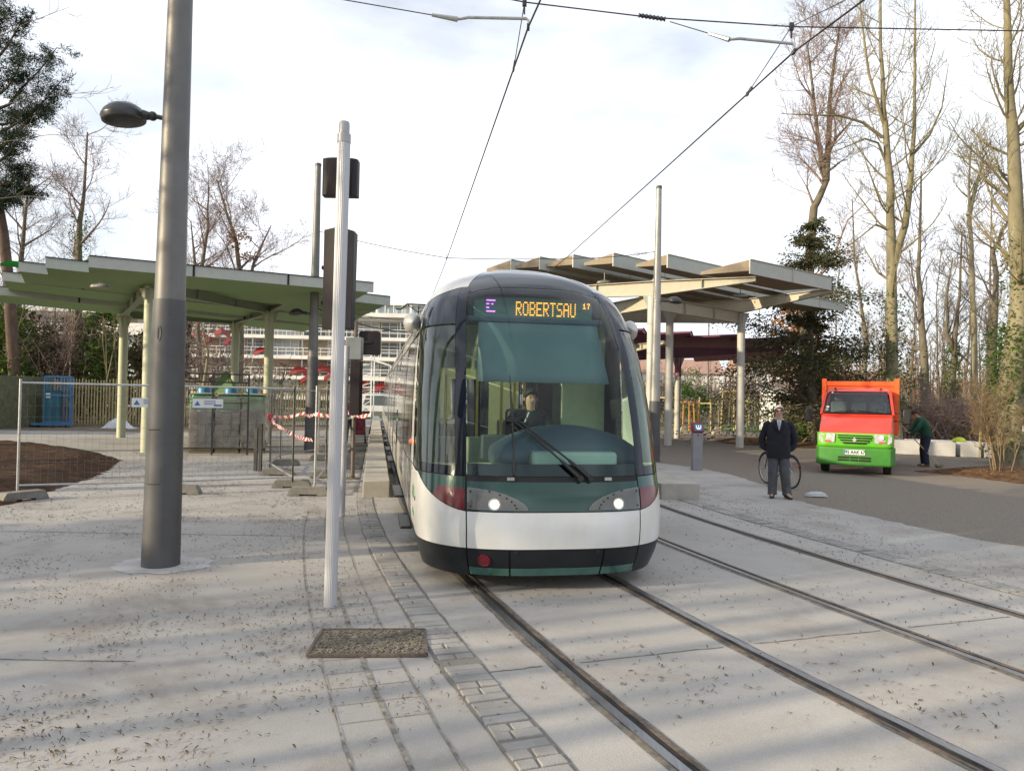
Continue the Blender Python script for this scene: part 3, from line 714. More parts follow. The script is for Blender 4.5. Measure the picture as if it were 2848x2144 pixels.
# lettering on the left flank
Mt = Matrix(((0, 0, -1, -1.283), (-1, 0, 0, 1.62), (0, 1, 0, .70), (0, 0, 0, 1)))
m_let = mat('green_lettering', (.10, .30, .16), rough=.4)
for s_, z_, tx, sz in ((1.15, .80, '2013', .17), (1.15, .60, 'culture', .12)):
    M_ = Mt.copy(); M_[1][3] = s_; M_[2][3] = z_; M_[0][3] = -smooth_itp(WT, z_)-.0035
    text_mesh('lettering', tx, sz, M_, m_let, tram, align='RIGHT', ext=.001)
b = MB(); b.ball(TP(-1.02, .78), (.008, .02, .03)); b.build('socket', m_seal, tram)
# ------------------------------------------------------------------ overhead line masts
m_mast = mat('mast_paint', (.155, .15, .145), rough=.5, metal=.35, var=.12, vs=3)
m_mastd = mat('mast_sleeve', (.085, .085, .09), rough=.55, metal=.2, var=.15, vs=3)
m_mastl = mat('mast_grey_bright', (.33, .32, .30), rough=.45, metal=.4, var=.1, vs=3)
m_lampb = mat('lamp_housing', (.05, .052, .052), rough=.35, metal=.4, var=.2)
m_lampg = mat('lamp_glass', (.035, .035, .035), rough=.35, var=.2, vs=9, spec=.25)
def lamp_head(parent, at, ang, r=.225, drop=.03):
    """saucer lamp on a short arm; at = arm root, ang = direction it points"""
    d = Vector((math.cos(ang), math.sin(ang), 0)); c = Vector(at)+d*(r+.20)+Vector((0, 0, .03)); tilt = Matrix.Rotation(R(7), 3, Vector((-d.y, d.x, 0)))
    b = MB(); b.lathe([(r*.96, -.055), (r, -.02), (r*1.0, .0), (r*.97, .012), (r*.86, .055), (r*.62, .10), (r*.3, .125), (.01, .13)], c, 26, tilt)
    l = b.build('lamp', m_lampb, parent, ang=30)
    b = MB(); b.lathe([(r*.86, -.052), (r*.6, -.075), (r*.25, -.085), (.01, -.086)], c, 22, tilt); b.build('lens', m_lampg, l)
    b = MB(); e = c-d*r*.92; b.tube([e+Vector((0, 0, .01)), e-d*.07], [.055, .04], 10); b.ball(e-d*.10, .05, 10, 7); b.tube([e-d*.12, Vector(at)-d*.05], .025, 8); b.build('arm', m_lampb, l)
def mast(loc, h, r0, r1, zs, lean, label, upm, lamp=None, hatch=True, z_l=4.7, la=PI):
    o = thing('catenary_mast', loc, label, 'tram mast', 'masts carrying the overhead line')
    ax = lambda z: Vector((lean*z, 0, z)); rr = lambda z: r0+(r1-r0)*z/h
    b = MB(); b.tube([ax(zs), ax(zs+.5*(h-zs)), ax(h)], [rr(zs), rr(zs+.5*(h-zs)), rr(h)], 32); b.build('shaft', upm, o)
    b = MB(); b.tube([ax(0), ax(zs*.5), ax(zs)], [r0+.012, rr(zs*.5)+.012, rr(zs)+.010], 32); sl_ = b.build('sleeve', m_mastd, o)
    b = MB(); b.lathe([(rr(h)+.008, -.05), (rr(h)+.008, .03), (rr(h)*.6, .05)], ax(h), 24); b.build('cap', m_mastd, o)
    if hatch:
        b = MB()
        for z in (.86, 1.42): b.grid(lambda p, q: (math.sin(R(-16)+R(-2+46*p)-R(12))*(r0+.0125-.0*z), -math.cos(R(-28)+R(44*p))*(rr(z)+.0135), z+.008*q), 8, 1)
        for p0 in (0, 44):
            b.grid(lambda p, q: (math.sin(R(-28+p0+.7*p))*(rr(.86+.56*q)+.0135), -math.cos(R(-28+p0+.7*p))*(rr(.86+.56*q)+.0135), .86+.56*q), 1, 6)
        b.build('hatch', m_seal, o)
        b = MB(); b.tube([(.0+.022*math.sin(t)*.9-.01, -(rr(2.42)+.013)+.0, 2.42+.075*math.cos(t)) for t in [2*PI*i/20 for i in range(21)]], .004, 5); b.build('number_plate', m_mastl, o)
    if lamp is not None: lamp_head(o, ax(lamp)+Vector((math.cos(la)*rr(lamp), math.sin(la)*rr(lamp), 0)), la)
    return o
mast((-3.648, 7.952, 0), 9.0, .178, .095, 2.78, .008, 'thick dark grey mast in the left foreground with round lamp', m_mast, 4.70)
mast((-6.295, 23.756, 0), 9.08, .185, .09, 3.0, .004, 'dark grey mast standing behind the wire fence panels', m_mast, 4.35, hatch=False, la=PI)
mast((4.345, 22.963, 0), 8.35, .175, .08, 1.82, .004, 'pale grey mast standing right of the tram', m_mastl, 4.85, hatch=False, la=0)

# ------------------------------------------------------------------ overhead wires
m_wire = mat('contact_wire', (.07, .055, .05), rough=.5, metal=.6, var=.1)
m_insul = mat('insulator', (.03, .03, .035), rough=.4, var=.2)
def wire(name, pts, r, label, cat='wire', mt=None, group=None):
    b = MB(); b.tube(pts, r, 6); return tag(b.build(name, mt or m_wire), label, cat, group)
def sag(a, c, s, n=10): a, c = Vector(a), Vector(c); return [a.lerp(c, i/n)-Vector((0, 0, 4*s*(i/n)*(1-i/n))) for i in range(n+1)]
ext = lambda a, c, t: tuple(Vector(a)+(Vector(c)-Vector(a))*t)
LA, LF = (.10, 8.04, 5.80), (-1.98, 21.93, 5.80); RA, RF = (3.12, 8.49, 5.80), (1.47, 21.12, 5.80)
wire('contact_wire', [(1.9, -4, 5.8), (.62, 5.4, 5.8), LA, LF, (-4.2, 36, 5.8), (-7.8, 58, 5.8)], .0105, 'left contact wire running above the tram')
wire('contact_wire', [(5.9, -4, 5.8), (4.05, 4.6, 5.8), RA, RF, (-.9, 36, 5.8), (-4.3, 58, 5.8)], .0105, 'right contact wire running above the free track')
LS, RS = (.06, 8.70, 6.42), (3.33, 9.15, 6.42)
wire('span_wire', [(-3.6, 7.95, 6.70), LS], .008, 'span wire from the near left mast to the first hanger')
wire('span_wire', [LS, (1.55, 8.95, 6.40), RS, (6.8, 10.0, 6.85), (14, 11.8, 7.78)], .008, 'span wire crossing between the two nearest hangers')
for a, d, nm in ((LA, LS, 'left'), (RA, RS, 'right')):
    o = thing('wire_hanger', d, 'pair of slanting hanger cables clamped on the %s contact wire' % nm, 'wire hanger')
    f = Vector(a); dirv = (Vector(LF)-Vector(LA)).normalized() if nm == 'left' else (Vector(RF)-Vector(RA)).normalized()
    for t, k in ((1.05 if nm == 'left' else 1.2, 'far'), (-1.25, 'near')):
        e = f+dirv*t; b = MB(); b.tube([d, e], .006, 5); b.build('cable', m_wire, o, world=True)
        b = MB(); b.bar(e-dirv*.03, e+dirv*.03, .02, .05); b.bar(e, e+(Vector(d)-e).normalized()*.10, .018, .03); b.build('clamp', m_insul, o, world=True)
    b = MB(); b.box(d, (.05, .04, .09)); b.bar(d, Vector(d)-Vector((0, 0, .14)), .02); b.build('clip', m_insul, o, world=True)
def steady(a, e, wall_, label):
    o = thing('steady_arm', a, label, 'steady arm', 'steady arms holding the contact wires')
    a, e = Vector(a), Vector(e); d = (e-a); b = MB(); b.tube([a+Vector((0, 0, .0)), a+Vector((0, 0, .075)), a+d*.03+Vector((0, 0, .09)), a+d*.84+Vector((0, 0, .035)), e], [.012, .014, .017, .017, .014], 8); b.build('tube', m_galv, o, world=True)
    b = MB(); b.tube([e, e+(Vector(wall_)-e).normalized()*.28], [.03, .018], 8); b.build('insulator', m_galv, o, world=True)
    b = MB(); b.tube([e, wall_], .006, 5); b.build('pull_wire', m_wire, o, world=True)
    b = MB(); b.box(a, (.03, .09, .04)); b.build('clamp', m_insul, o, world=True)
steady(LA, (-.66, 8.05, 5.875), (-3.6, 7.95, 6.28), 'bent steel steady arm on the left contact wire')
steady(RA, (2.39, 8.5, 5.93), (1.80, 8.93, 6.34), 'bent steel steady arm on the right contact wire')
b = MB(); p0, p1 = Vector((1.43, 8.93, 6.41)), Vector((1.75, 8.98, 6.395)); b.tube([p0.lerp(p1, i/14) for i in range(15)], [.017 if i % 2 else .030 for i in range(15)], 10); tag(b.build('insulator', m_insul), 'black ribbed insulator in the near span wire', 'insulator')
M1, M2 = (-6.22, 23.75, 6.98), (4.33, 22.96, 6.38)
wire('span_wire', sag(M1, (-1.98, 22.1, 5.90), .06)+sag((-1.98, 22.1, 5.90), (1.47, 21.6, 5.86), .03)[1:]+sag((1.47, 21.6, 5.86), M2, .06)[1:], .010, 'far span wire between the two masts behind the tram')
wire('hanger_wire', [(-1.98, 22.1, 6.06), (-1.98, 21.9, 5.80)], .008, 'short dropper holding the left contact wire far off')
b = MB()
for i in range(2): b.tube([(3.75+i*.2+.09*math.cos(t), 22.98, 6.30+.02*i+.03*math.sin(t)) for t in [2*PI*j/14 for j in range(15)]], .009, 5)
tag(b.build('chain_link', m_galv), 'steel chain links where the far span wire meets the right mast', 'chain')
wire('feeder_cable', sag((-6.2, 23.75, 4.55), (-2.2, 26, 4.15), .35), .02, 'black sagging feeder cable behind the signal post', 'cable')
wire('span_wire', sag((-6.2, 23.7, 4.62), (-2.6, 25, 4.30), .12), .008, 'thin lower stay wire left of the tram roof')

# ------------------------------------------------------------------ signal posts
m_alu = mat('brushed_aluminium', (.50, .50, .52), rough=.5, metal=.35, var=.05, vs=4, stretch=(1, 1, .1))
m_sig = mat('signal_box', (.022, .016, .018), rough=.5, var=.2, spec=.3)
m_sigb = mat('signal_box_brown', (.055, .042, .035), rough=.5, var=.15)
def fluted(o, h, r, name='post', lean=.0068):
    b = MB(); n = 48; rings = []
    for z in (0, h*.33, h*.66, h): rings.append([((r+(.0013 if j % 2 else -.0013))*math.cos(2*PI*j/n)+lean*z, (r+(.0013 if j % 2 else -.0013))*math.sin(2*PI*j/n), z) for j in range(n)])
    b.loft(rings); return b.build(name, m_alu, o, smooth=False)
o = thing('signal_post', (-1.525, 6.514, 0), 'silver fluted post in the foreground carrying the backs of two dark signals', 'signal post')
lean = .0068
fluted(o, 4.0, .054)
b = MB(); b.lathe([(.058, -.0), (.058, .075), (.046, .08), (.046, .17), (.04, .185), (.005, .188)], (lean*4.0, 0, 4.0), 24); b.build('cap', mat('zinc_cap', (.36, .36, .37), rough=.5, metal=.4), o)
# upper signal: curved back shell seen from behind
def shell(name, z0, z1, w, dep, x, mt, n=14, y=.09, bow=.0):
    b = MB(); sec = []
    for i in range(n+1): t = i/n; a = PI*t; sec.append((x-w*math.cos(a)*(1 if abs(math.cos(a)) < .98 else 1), y-.02-dep*(math.sin(a)**.7)+dep, ))
    sec = [(p[0], p[1]) for p in sec]; back = [(x+w, y+dep+.06), (x-w, y+dep+.06)]
    cz = [(z0+bow, .92), (z0+bow*.3+.01, 1.), (z1-bow*.3-.01, 1.), (z1-bow, .92)]
    poly = sec+back
    b.loft([[(x+(p[0]-x)*s, p[1], z) for p in poly] for z, s in cz]); return fixn(b.build(name, mt, o))
sh = shell('signal_head', 3.56, 3.91, .155, .055, -.028, m_sig, bow=.012)
for dx in (-.115, .115):
    for dz in (3.60, 3.875):
        b = MB(); b.ball((-.028+dx, .093, dz), .007, 6, 4); b.build('screw', m_galv, sh)
b = MB(); b.extr([(-.128, .055, 2.395), (-.012, .02, 2.395), (-.012, .02, 3.275), (-.128, .055, 3.255)], (0, .14, 0)); b.extr([(.018, .02, 2.395), (.125, .06, 2.395), (.135, .06, 3.25), (.03, .02, 3.275)], (0, .14, 0)); b.box((.0, .13, 2.83), (.1, .1, .86))
sb = fixn(b.build('signal_box', [m_sig], o, smooth=False)); sb.location.x = -.012
b = MB(); b.extr([(.045, .017, 2.40), (.123, .057, 2.40), (.133, .057, 3.245), (.05, .017, 3.27)], (0, -.003, 0)); q_ = fixn(b.build('back_panel', m_sigb, o, smooth=False)); q_.location.x = -.012
for z in (2.62, 2.93):
    for sx in (-1, 1): b = MB(); b.box((-.012+sx*.131, .10, z), (.014, .05, .03)); b.build('hinge', m_seal, sb)
o2 = o
o = thing('signal_post', (-2.52, 11.35, 0), 'second fluted post, half hidden, with a black signal box on its right', 'signal post')
fluted(o, 2.56, .05, lean=.006)
b = MB(); b.box((.17, .03, 1.93), (.16, .2, .82)); b.build('signal_box', m_sig, o, bev=.01)
b = MB(); b.box((.13, .05, 2.52), (.24, .16, .34)); b.build('relay_box', mat('relay_grey', (.19, .21, .22), rough=.5), o, bev=.01)
b = MB(); b.box((.12, .0, 1.50), (.06, .02, .05)); b.build('label_plate', m_white, o)
o = thing('signal_post', (-3.43, 16.47, 0), 'thin rusty brown post with a rounded black sign seen from behind', 'signal post')
b = MB(); b.tube([(0, 0, 0), (.0, 0, 3.42)], .045, 12); b.box((0, 0, .01), (.28, .28, .025)); b.build('post', mat('weathered_post', (.14, .115, .09), rough=.6, metal=.3), o)
b = MB(); w_, h_, rr = .235, .26, .06
b.extr([(.29+sx*(w_-rr)+rr*math.cos(a), .06, 2.97+sz*(h_-rr)+rr*math.sin(a)) for sx, sz, a0 in ((1, 1, 0), (-1, 1, 90), (-1, -1, 180), (1, -1, 270)) for a in [R(a0+i*22.5) for i in range(5)]], (0, .12, 0))
b.build('signal_back', m_sig, o)
b = MB(); b.bar((0, .0, 2.99), (.34, .05, 2.99), .03, .05); b.build('bracket', m_dark, o)
for z in (2.28, 1.72): b = MB(); b.box((-.02, -.02, z), (.09, .09, .07)); b.build('clamp', m_dark, o)

# ------------------------------------------------------------------ ticket validator
o = thing('ticket_validator', (4.972, 20.21, 0), 'grey ticket validator post with a red head and small screen', 'ticket validator', rz=R(6))
b = MB(); b.box((0, 0, .5), (.27, .18, 1.0)); b.build('column', mat('validator_grey', (.25, .25, .26), rough=.45, metal=.3), o, bev=.012)
b = MB(); T_ = Matrix.Rotation(R(-16), 3, 'X'); b.box((0, -.03, 1.13), (.31, .14, .27), M=T_); h_ = b.build('head', mat('validator_red', (.26, .02, .03), rough=.4), o, bev=.02)
b = MB(); b.box((0, -.108, 1.145), (.225, .01, .19), M=T_); b.build('screen', mat('screen_blue', (.03, .12, .18), rough=.2, emit=.25), h_)
b = MB()
for dx, dz, w, h in ((-.06, .03, .03, .05), (0, .03, .03, .05), (.06, .03, .03, .05), (0, -.02, .14, .03), (.0, -.05, .09, .02)): b.box(Vector((dx, -.112-.0, 1.145+dz))+Vector((0, .28*dz, 0)), (w, .006, h), M=T_)
b.build('icon', mat('screen_white', (.7, .8, .85), emit=.5), h_, smooth=False)
b = MB(); b.lathe([(.02, -.006), (.02, .006)], (.0, -.09, .93), 10, Matrix.Rotation(R(90), 3, 'X')); b.build('lock', m_seal, o)

# ------------------------------------------------------------------ shelters
m_beam_g = mat('shelter_beam_green', (.30, .33, .25), rough=.55, var=.07)
m_colu_l = mat('shelter_column_green', (.45, .46, .33), rough=.5, var=.06)
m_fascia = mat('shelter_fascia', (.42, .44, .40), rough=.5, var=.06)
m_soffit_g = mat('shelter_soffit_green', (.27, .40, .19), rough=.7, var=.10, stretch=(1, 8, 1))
m_top_g = mat('shelter_roof_green', (.05, .30, .07), rough=.6, var=.1)
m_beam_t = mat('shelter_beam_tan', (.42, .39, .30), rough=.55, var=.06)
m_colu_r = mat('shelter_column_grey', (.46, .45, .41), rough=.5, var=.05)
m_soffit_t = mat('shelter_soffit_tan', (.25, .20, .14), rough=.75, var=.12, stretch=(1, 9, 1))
m_beam_p = mat('shelter_purple', (.20, .075, .13), rough=.55, var=.1)
m_soffit_p = mat('shelter_soffit_purple', (.25, .095, .17), rough=.7, var=.12, stretch=(1, 9, 1))
def column(o, p, h, mt, r=.155):
    b = MB(); b.tube([(p[0], p[1], 0), (p[0], p[1], h-.55), (p[0], p[1], h-.02)], [r, r, r*.98], 24)
    d = [(1, 0), (-1, 0), (0, 1), (0, -1)]
    for ux, uy in d:
        w = Vector((uy, ux, 0))*.012; a = Vector((p[0]+ux*r*.9, p[1]+uy*r*.9, h-.5)); c = Vector((p[0]+ux*r*2.1, p[1]+uy*r*2.1, h)); e = Vector((p[0]+ux*r*.5, p[1]+uy*r*.5, h))
        b.extr([a-w, c-w, e-w], w*2)
    return b.build('column', mt, o, world=True)
def ibeam(o, a, c, h0, h1, mt, w=.2, name='beam'):
    """I-section beam, top edge along a-c, depth h0 at a to h1 at c"""
    a, c = Vector(a), Vector(c); d = (c-a).normalized(); sd = d.cross(Vector((0, 0, 1))).normalized(); b = MB(); t = .022
    def strip(za, zc, ww, th): b.extr([a+sd*ww+Vector((0, 0, za)), c+sd*ww+Vector((0, 0, zc)), c-sd*ww+Vector((0, 0, zc)), a-sd*ww+Vector((0, 0, za))], (0, 0, th))
    strip(-t, -t, w/2, t); strip(-h0, -h1, w/2, t)
    b.extr([a+sd*.008-Vector((0, 0, h0-t)), c+sd*.008-Vector((0, 0, h1-t)), c+sd*.008-Vector((0, 0, t)), a+sd*.008-Vector((0, 0, t))], -sd*.016)
    L_ = (c-a).length; k = max(2, int(L_/1.7))
    for i in range(1, k):
        q = a.lerp(c, i/k); hh = h0+(h1-h0)*i/k; b.extr([q+sd*w*.46-Vector((0, 0, t)), q-sd*w*.46-Vector((0, 0, t)), q-sd*w*.46-Vector((0, 0, hh-t)), q+sd*w*.46-Vector((0, 0, hh-t))], d*.012)
    return fixn(b.build(name, mt, o, world=True, smooth=False))
def plank(o, a, c, depth, back, drop, fh, mats, fm, lip=True):
    """one roof blade: fascia along a-c (top edge), soffit sloping back by 'back' (vector) and down by 'drop'"""
    a, c, bk = Vector(a), Vector(c), Vector(back); dn = Vector((0, 0, -drop)); b = MB(); th = .10
    A, Cc, Db, Ca = a, c, c+bk+dn, a+bk+dn
    lo = Vector((0, 0, -fh)); 
    b.mi(1).add([A+lo+Vector((0, 0, .10)), Cc+lo+Vector((0, 0, .10)), Db-Vector((0, 0, th)), Ca-Vector((0, 0, th))], [(0, 1, 2, 3)])
    b.mi(2).add([A, Cc, Db, Ca], [(3, 2, 1, 0)])
    b.mi(0).add([A, Cc, Db, Ca, A+lo+Vector((0, 0, .10)), Cc+lo+Vector((0, 0, .10)), Db-Vector((0, 0, th)), Ca-Vector((0, 0, th))], [(2, 6, 7, 3)]); b.mi(1).add([A, Cc, Db, Ca, A+lo+Vector((0, 0, .10)), Cc+lo+Vector((0, 0, .10)), Db-Vector((0, 0, th)), Ca-Vector((0, 0, th))], [(0, 3, 7, 4), (1, 5, 6, 2)])
    r_ = b.build('roof_panel', mats, o, world=True, smooth=False)
    n = (-bk).normalized(); b = MB(); b.extr([A, Cc, Cc+lo, A+lo], n*.035); b.build('fascia', fm, r_, smooth=False).location = (-o.location.x, -o.location.y, -o.location.z)
    b = MB(); k = max(2, int((c-a).length/2.3))
    for i in range(1, k): q = a.lerp(c, i/k)+n*.045; b.bar(q, q+lo*1.0, .03, .05)
    b.bar(a+n*.045+Vector((0, 0, .012)), c+n*.045+Vector((0, 0, .012)), .05, .02)
    b.build('flashing', m_beam_t if mats[0] is m_fascia and mats[1] is m_soffit_t else m_seal, r_, smooth=False).location = (-o.location.x, -o.location.y, -o.location.z)
    return r_
def ceiling_lamp(o, p, drop=.45):
    b = MB(); b.tube([p, Vector(p)-Vector((0, 0, drop))], .02, 8); b.rings([(p[0], p[1], p[2]-drop-.08, .12, .1), (p[0], p[1], p[2]-drop-.05, .3, .14), (p[0], p[1], p[2]-drop+.02, .27, .12), (p[0], p[1], p[2]-drop+.07, .12, .06)], 16); b.build('lamp', m_mastl, o, world=True)

# grey shelter on the right: blades stepping up along cantilever beams
o = thing('shelter', (6.5, 30, 0), 'grey tram shelter with stepped roof blades right of the tram', 'shelter', 'tram stop shelters')
bd = Vector((-.886, .463, 0)); pd = Vector((.86, .50, 0)).normalized()
for p, h in (((4.85, 26.4), 5.5), ((6.46, 31.1), 5.58), ((9.26, 30.6), 5.46), ((2.2, 32.4), 5.6)): column(o, p, h, m_colu_r)
ibeam(o, (7.97, 24.85, 5.98), (4.85, 26.45, 6.02), .16, .52, m_beam_t); ibeam(o, (4.85, 26.45, 6.02), (1.2, 28.4, 6.0), .52, .40, m_beam_t)
ibeam(o, (11.65, 27.4, 6.05), (9.26, 30.6, 6.0), .16, .54, m_beam_t); ibeam(o, (9.26, 30.6, 6.0), (4.4, 34, 6.0), .54, .5, m_beam_t)
ibeam(o, (4.85, 26.5, 5.5), (9.2, 30.6, 5.5), .46, .46, m_beam_t, name='cross_beam'); ibeam(o, (2.2, 32.4, 5.6), (9.2, 30.75, 5.52), .46, .46, m_beam_t, name='cross_beam'); ibeam(o, (4.7, 26.5, 5.5), (2.2, 32.4, 5.55), .46, .46, m_beam_t, name='cross_beam')
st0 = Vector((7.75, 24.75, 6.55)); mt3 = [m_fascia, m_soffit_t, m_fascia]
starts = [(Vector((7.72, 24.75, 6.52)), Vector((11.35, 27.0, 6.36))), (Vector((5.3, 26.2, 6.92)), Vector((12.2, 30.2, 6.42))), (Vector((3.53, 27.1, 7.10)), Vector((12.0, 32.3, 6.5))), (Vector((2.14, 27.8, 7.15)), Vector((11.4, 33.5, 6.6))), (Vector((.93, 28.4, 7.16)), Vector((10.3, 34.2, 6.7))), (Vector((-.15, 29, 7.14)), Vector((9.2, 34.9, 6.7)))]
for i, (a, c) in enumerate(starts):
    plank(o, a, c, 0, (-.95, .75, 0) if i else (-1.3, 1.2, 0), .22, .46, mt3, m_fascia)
plank(o, (10.8, 29.2, 6.05), (13.6, 31.0, 5.98), 0, (-1.2, .9, 0), .15, .34, mt3, m_fascia)
ceiling_lamp(o, (5.15, 26.6, 6.55)); ceiling_lamp(o, (8.6, 28.6, 6.2), .3); ceiling_lamp(o, (3.4, 28.3, 6.6), .35)

# purple shelter farther back
o = thing('shelter', (8.2, 38, 0), 'dark purple shelter standing farther off behind the grey shelter', 'shelter', 'tram stop shelters')
for p, h in (((8.21, 37.4), 3.98), ((5.0, 36.2), 3.98), ((5.6, 42), 3.98)): column(o, p, h, m_beam_p if False else m_colu_r, .15)
b = MB(); b.tube([(8.21, 37.4, 3.05), (8.21, 37.4, 3.95)], .158, 24); b.build('column_head', m_beam_p, o, world=True)
ibeam(o, (13.2, 36.6, 4.50), (8.2, 37.4, 4.48), .14, .5, m_beam_p); ibeam(o, (8.2, 37.4, 4.48), (1.5, 38.2, 4.48), .5, .45, m_beam_p); ibeam(o, (7.0, 33.2, 4.53), (5.2, 37.5, 4.48), .14, .45, m_beam_t); ibeam(o, (8.1, 37.5, 4.43), (5.6, 42, 4.43), .45, .45, m_beam_p)
for i in range(6):
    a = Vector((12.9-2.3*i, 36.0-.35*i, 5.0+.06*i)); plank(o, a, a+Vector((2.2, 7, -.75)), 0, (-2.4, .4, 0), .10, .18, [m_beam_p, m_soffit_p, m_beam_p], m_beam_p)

# green shelter on the left
o = thing('shelter', (-11, 27, 0), 'green shelter with stepped roof blades on the left', 'shelter', 'tram stop shelters')
for p, h in (((-15.17, 29.4), 4.75), ((-10.9, 22.6), 4.9), ((-11.4, 31.0), 4.75), ((-8.85, 27.4), 4.80)): column(o, p, h, m_colu_l, .16)
ibeam(o, (-16.4, 31.4, 4.98), (-15.17, 29.4, 5.15), .2, .42, m_beam_g); ibeam(o, (-15.17, 29.4, 5.15), (-10.9, 22.6, 5.35), .42, .5, m_beam_g)
ibeam(o, (-10.9, 22.7, 5.32), (-8.85, 27.4, 5.22), .5, .5, m_beam_g, name='cross_beam'); ibeam(o, (-8.85, 27.4, 5.25), (-6.0, 24.4, 5.62), .5, .18, m_beam_g)
ibeam(o, (-15.0, 29.5, 5.1), (-11.4, 31.0, 5.1), .45, .45, m_beam_g, name='cross_beam'); ibeam(o, (-11.4, 31.0, 5.12), (-8.85, 27.5, 5.22), .45, .5, m_beam_g)
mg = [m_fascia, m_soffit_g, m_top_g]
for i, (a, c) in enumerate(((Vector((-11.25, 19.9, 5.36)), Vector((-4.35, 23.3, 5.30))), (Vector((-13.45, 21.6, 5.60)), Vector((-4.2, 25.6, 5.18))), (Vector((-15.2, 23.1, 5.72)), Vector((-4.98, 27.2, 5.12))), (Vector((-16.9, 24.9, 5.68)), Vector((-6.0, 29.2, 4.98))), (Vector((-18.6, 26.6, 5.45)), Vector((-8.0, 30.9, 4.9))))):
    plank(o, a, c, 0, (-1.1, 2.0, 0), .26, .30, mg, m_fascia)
ceiling_lamp(o, (-12.2, 22.2, 5.2), .3)
for x0, x1, y, z in ((-17.9, -16.2, 26.2, 6.28), (-11.3, -9.5, 26.3, 6.17), (-8.3, -6.7, 26.6, 6.05)):
    b = MB(); b.extr([(x0, y, z-.11), (x1, y+.6, z-.15), (x1, y+.6, z-.06), (x0+.3, y, z)], (-.8, 1.2, .1)); b.build('roof_flap', m_top_g, o, world=True, smooth=False)
# ------------------------------------------------------------------ wire fence panels on concrete feet
m_mesh = mat('fence_wire', (.22, .22, .21), rough=.5, metal=.6, var=.1)
m_foot = mat('concrete_foot', (.20, .19, .17), rough=.95, var=.25, vs=6, bump=.5, bs=40)
m_sign = mat('sign_board', (.72, .73, .72), rough=.45, var=.05)
m_blue = mat('sign_blue', (.05, .16, .40), rough=.5)
m_tape_r = mat('tape_red', (.42, .03, .035), rough=.5); m_tape_w = mat('tape_white', (.6, .58, .56), rough=.5)
def site_fence(a, c, label, sign=False, h0=.13, h=1.98):
    a, c = Vector((*a, 0)), Vector((*c, 0)); o = thing('mesh_fence_panel', a, label, 'fence panel', 'wire mesh site fence panels')
    L_ = (c-a).length; d = (c-a)/L_; r = .021; z = Vector((0, 0, 1))
    b = MB(); b.tube([z*h0, z*h], r, 10); b.tube([d*L_+z*h0, d*L_+z*h], r, 10); b.tube([z*(h-.06), d*L_+z*(h-.06)], .017, 8); b.tube([z*(h0+.10), d*L_+z*(h0+.10)], .017, 8); b.build('frame', m_galv, o)
    b = MB(); n = int(L_/.105)
    for i in range(1, n): p = d*(L_*i/n); b.tube([p+z*(h0+.1), p+z*(h-.07)], .0014, 3, False)
    for k in range(1, 9): zz = z*(h0+.1+(h-h0-.16)*k/9); b.tube([zz, d*L_+zz], .0016, 3, False)
    b.build('wire_mesh', m_mesh, o, smooth=False)
    if sign:
        n_ = d.cross(z); c_ = d*(L_*sign)+z*1.62+n_*.03; M_ = Matrix((d, -n_, z)).transposed()
        b = MB(); b.box(c_, (.52, .012, .16), M=M_); s_ = b.build('sign', m_sign, o)
        b = MB(); q = c_+n_*.008-d*.18; b.extr([q-d*.05-z*.04, q+d*.05-z*.04, q+z*.045], n_*.003)
        for i in range(3): b.box(c_+n_*.009+d*(.03)+z*(.045-.03*i), (.2, .002, .010), M=M_)
        b.box(c_+n_*.009+d*.17-z*.035, (.13, .002, .03), M=M_)
        b.build('print', m_blue, s_, smooth=False)
    return o
def foot(p, ang, label):
    o = MB(); L_, w, h = .37, .115, .15
    o.extr([(-L_, -w, 0), (-L_*.93, -w, h*.5), (-L_*.80, -w, h), (L_*.80, -w, h), (L_*.93, -w, h*.5), (L_, -w, 0), (L_*.45, -w, 0), (L_*.40, -w, .03), (-L_*.40, -w, .03), (-L_*.45, -w, 0)], (0, 2*w, 0))
    for x in (-.2, 0, .2): o.lathe([(.025, h), (.025, h+.004)], (x, 0, 0), 10)
    q = fixn(o.build('concrete_foot', m_foot, smooth=False, bev=.012)); q.location = (p[0], p[1], 0.004); q.rotation_euler = (0, 0, ang); return tag(q, label, 'fence foot', 'concrete feet under the site fence')
FA, FB, FC, FD, FE, FF, FG, FH = (-8.10, 12.45), (-5.90, 13.5), (-4.17, 14.5), (-3.60, 13.95), (-5.50, 17.3), (-6.0, 19.7), (-4.0, 16.4), (-4.5, 19.2)
site_fence(FA, FB, 'leftmost wire fence panel, in front of the soil bed', .78)
site_fence(FB, FC, 'wire fence panel with a small white sign before the wrapped pallets', .22)
site_fence(FE, FC, 'wire fence panel running back from the pallet panel towards the mast')
site_fence(FF, FE, 'wire fence panel close to the striped tape knot, farther back')
site_fence(FG, FD, 'wire fence panel nearest the silver signal post')
site_fence(FH, FG, 'wire fence panel half hidden by the silver post, beside the mast foot')
site_fence((-5.6, 22.0), FF, 'farthest wire fence panel, left of the dark mast')
for p, a, l in (((-7.95, 12.35), R(62), 'concrete foot at the far left, seen end-on under the fence corner'), (FB, R(8), 'concrete foot partly behind the thick mast'), ((-3.62, 13.65), R(4), 'nearest long concrete foot left of the silver post'), ((-4.25, 14.75), R(8), 'concrete foot second from the front in the row by the tape'), ((-5.2, 16.9), R(8), 'sandy concrete foot right of the small black info post'), ((-5.75, 19.3), R(12), 'concrete foot with a slanting shadow behind the info post'), ((-5.2, 21.0), R(8), 'farthest concrete foot, by the dark mast'), ((-4.0, 16.6), R(8), 'concrete foot tucked behind the silver post')): foot(p, a, l)
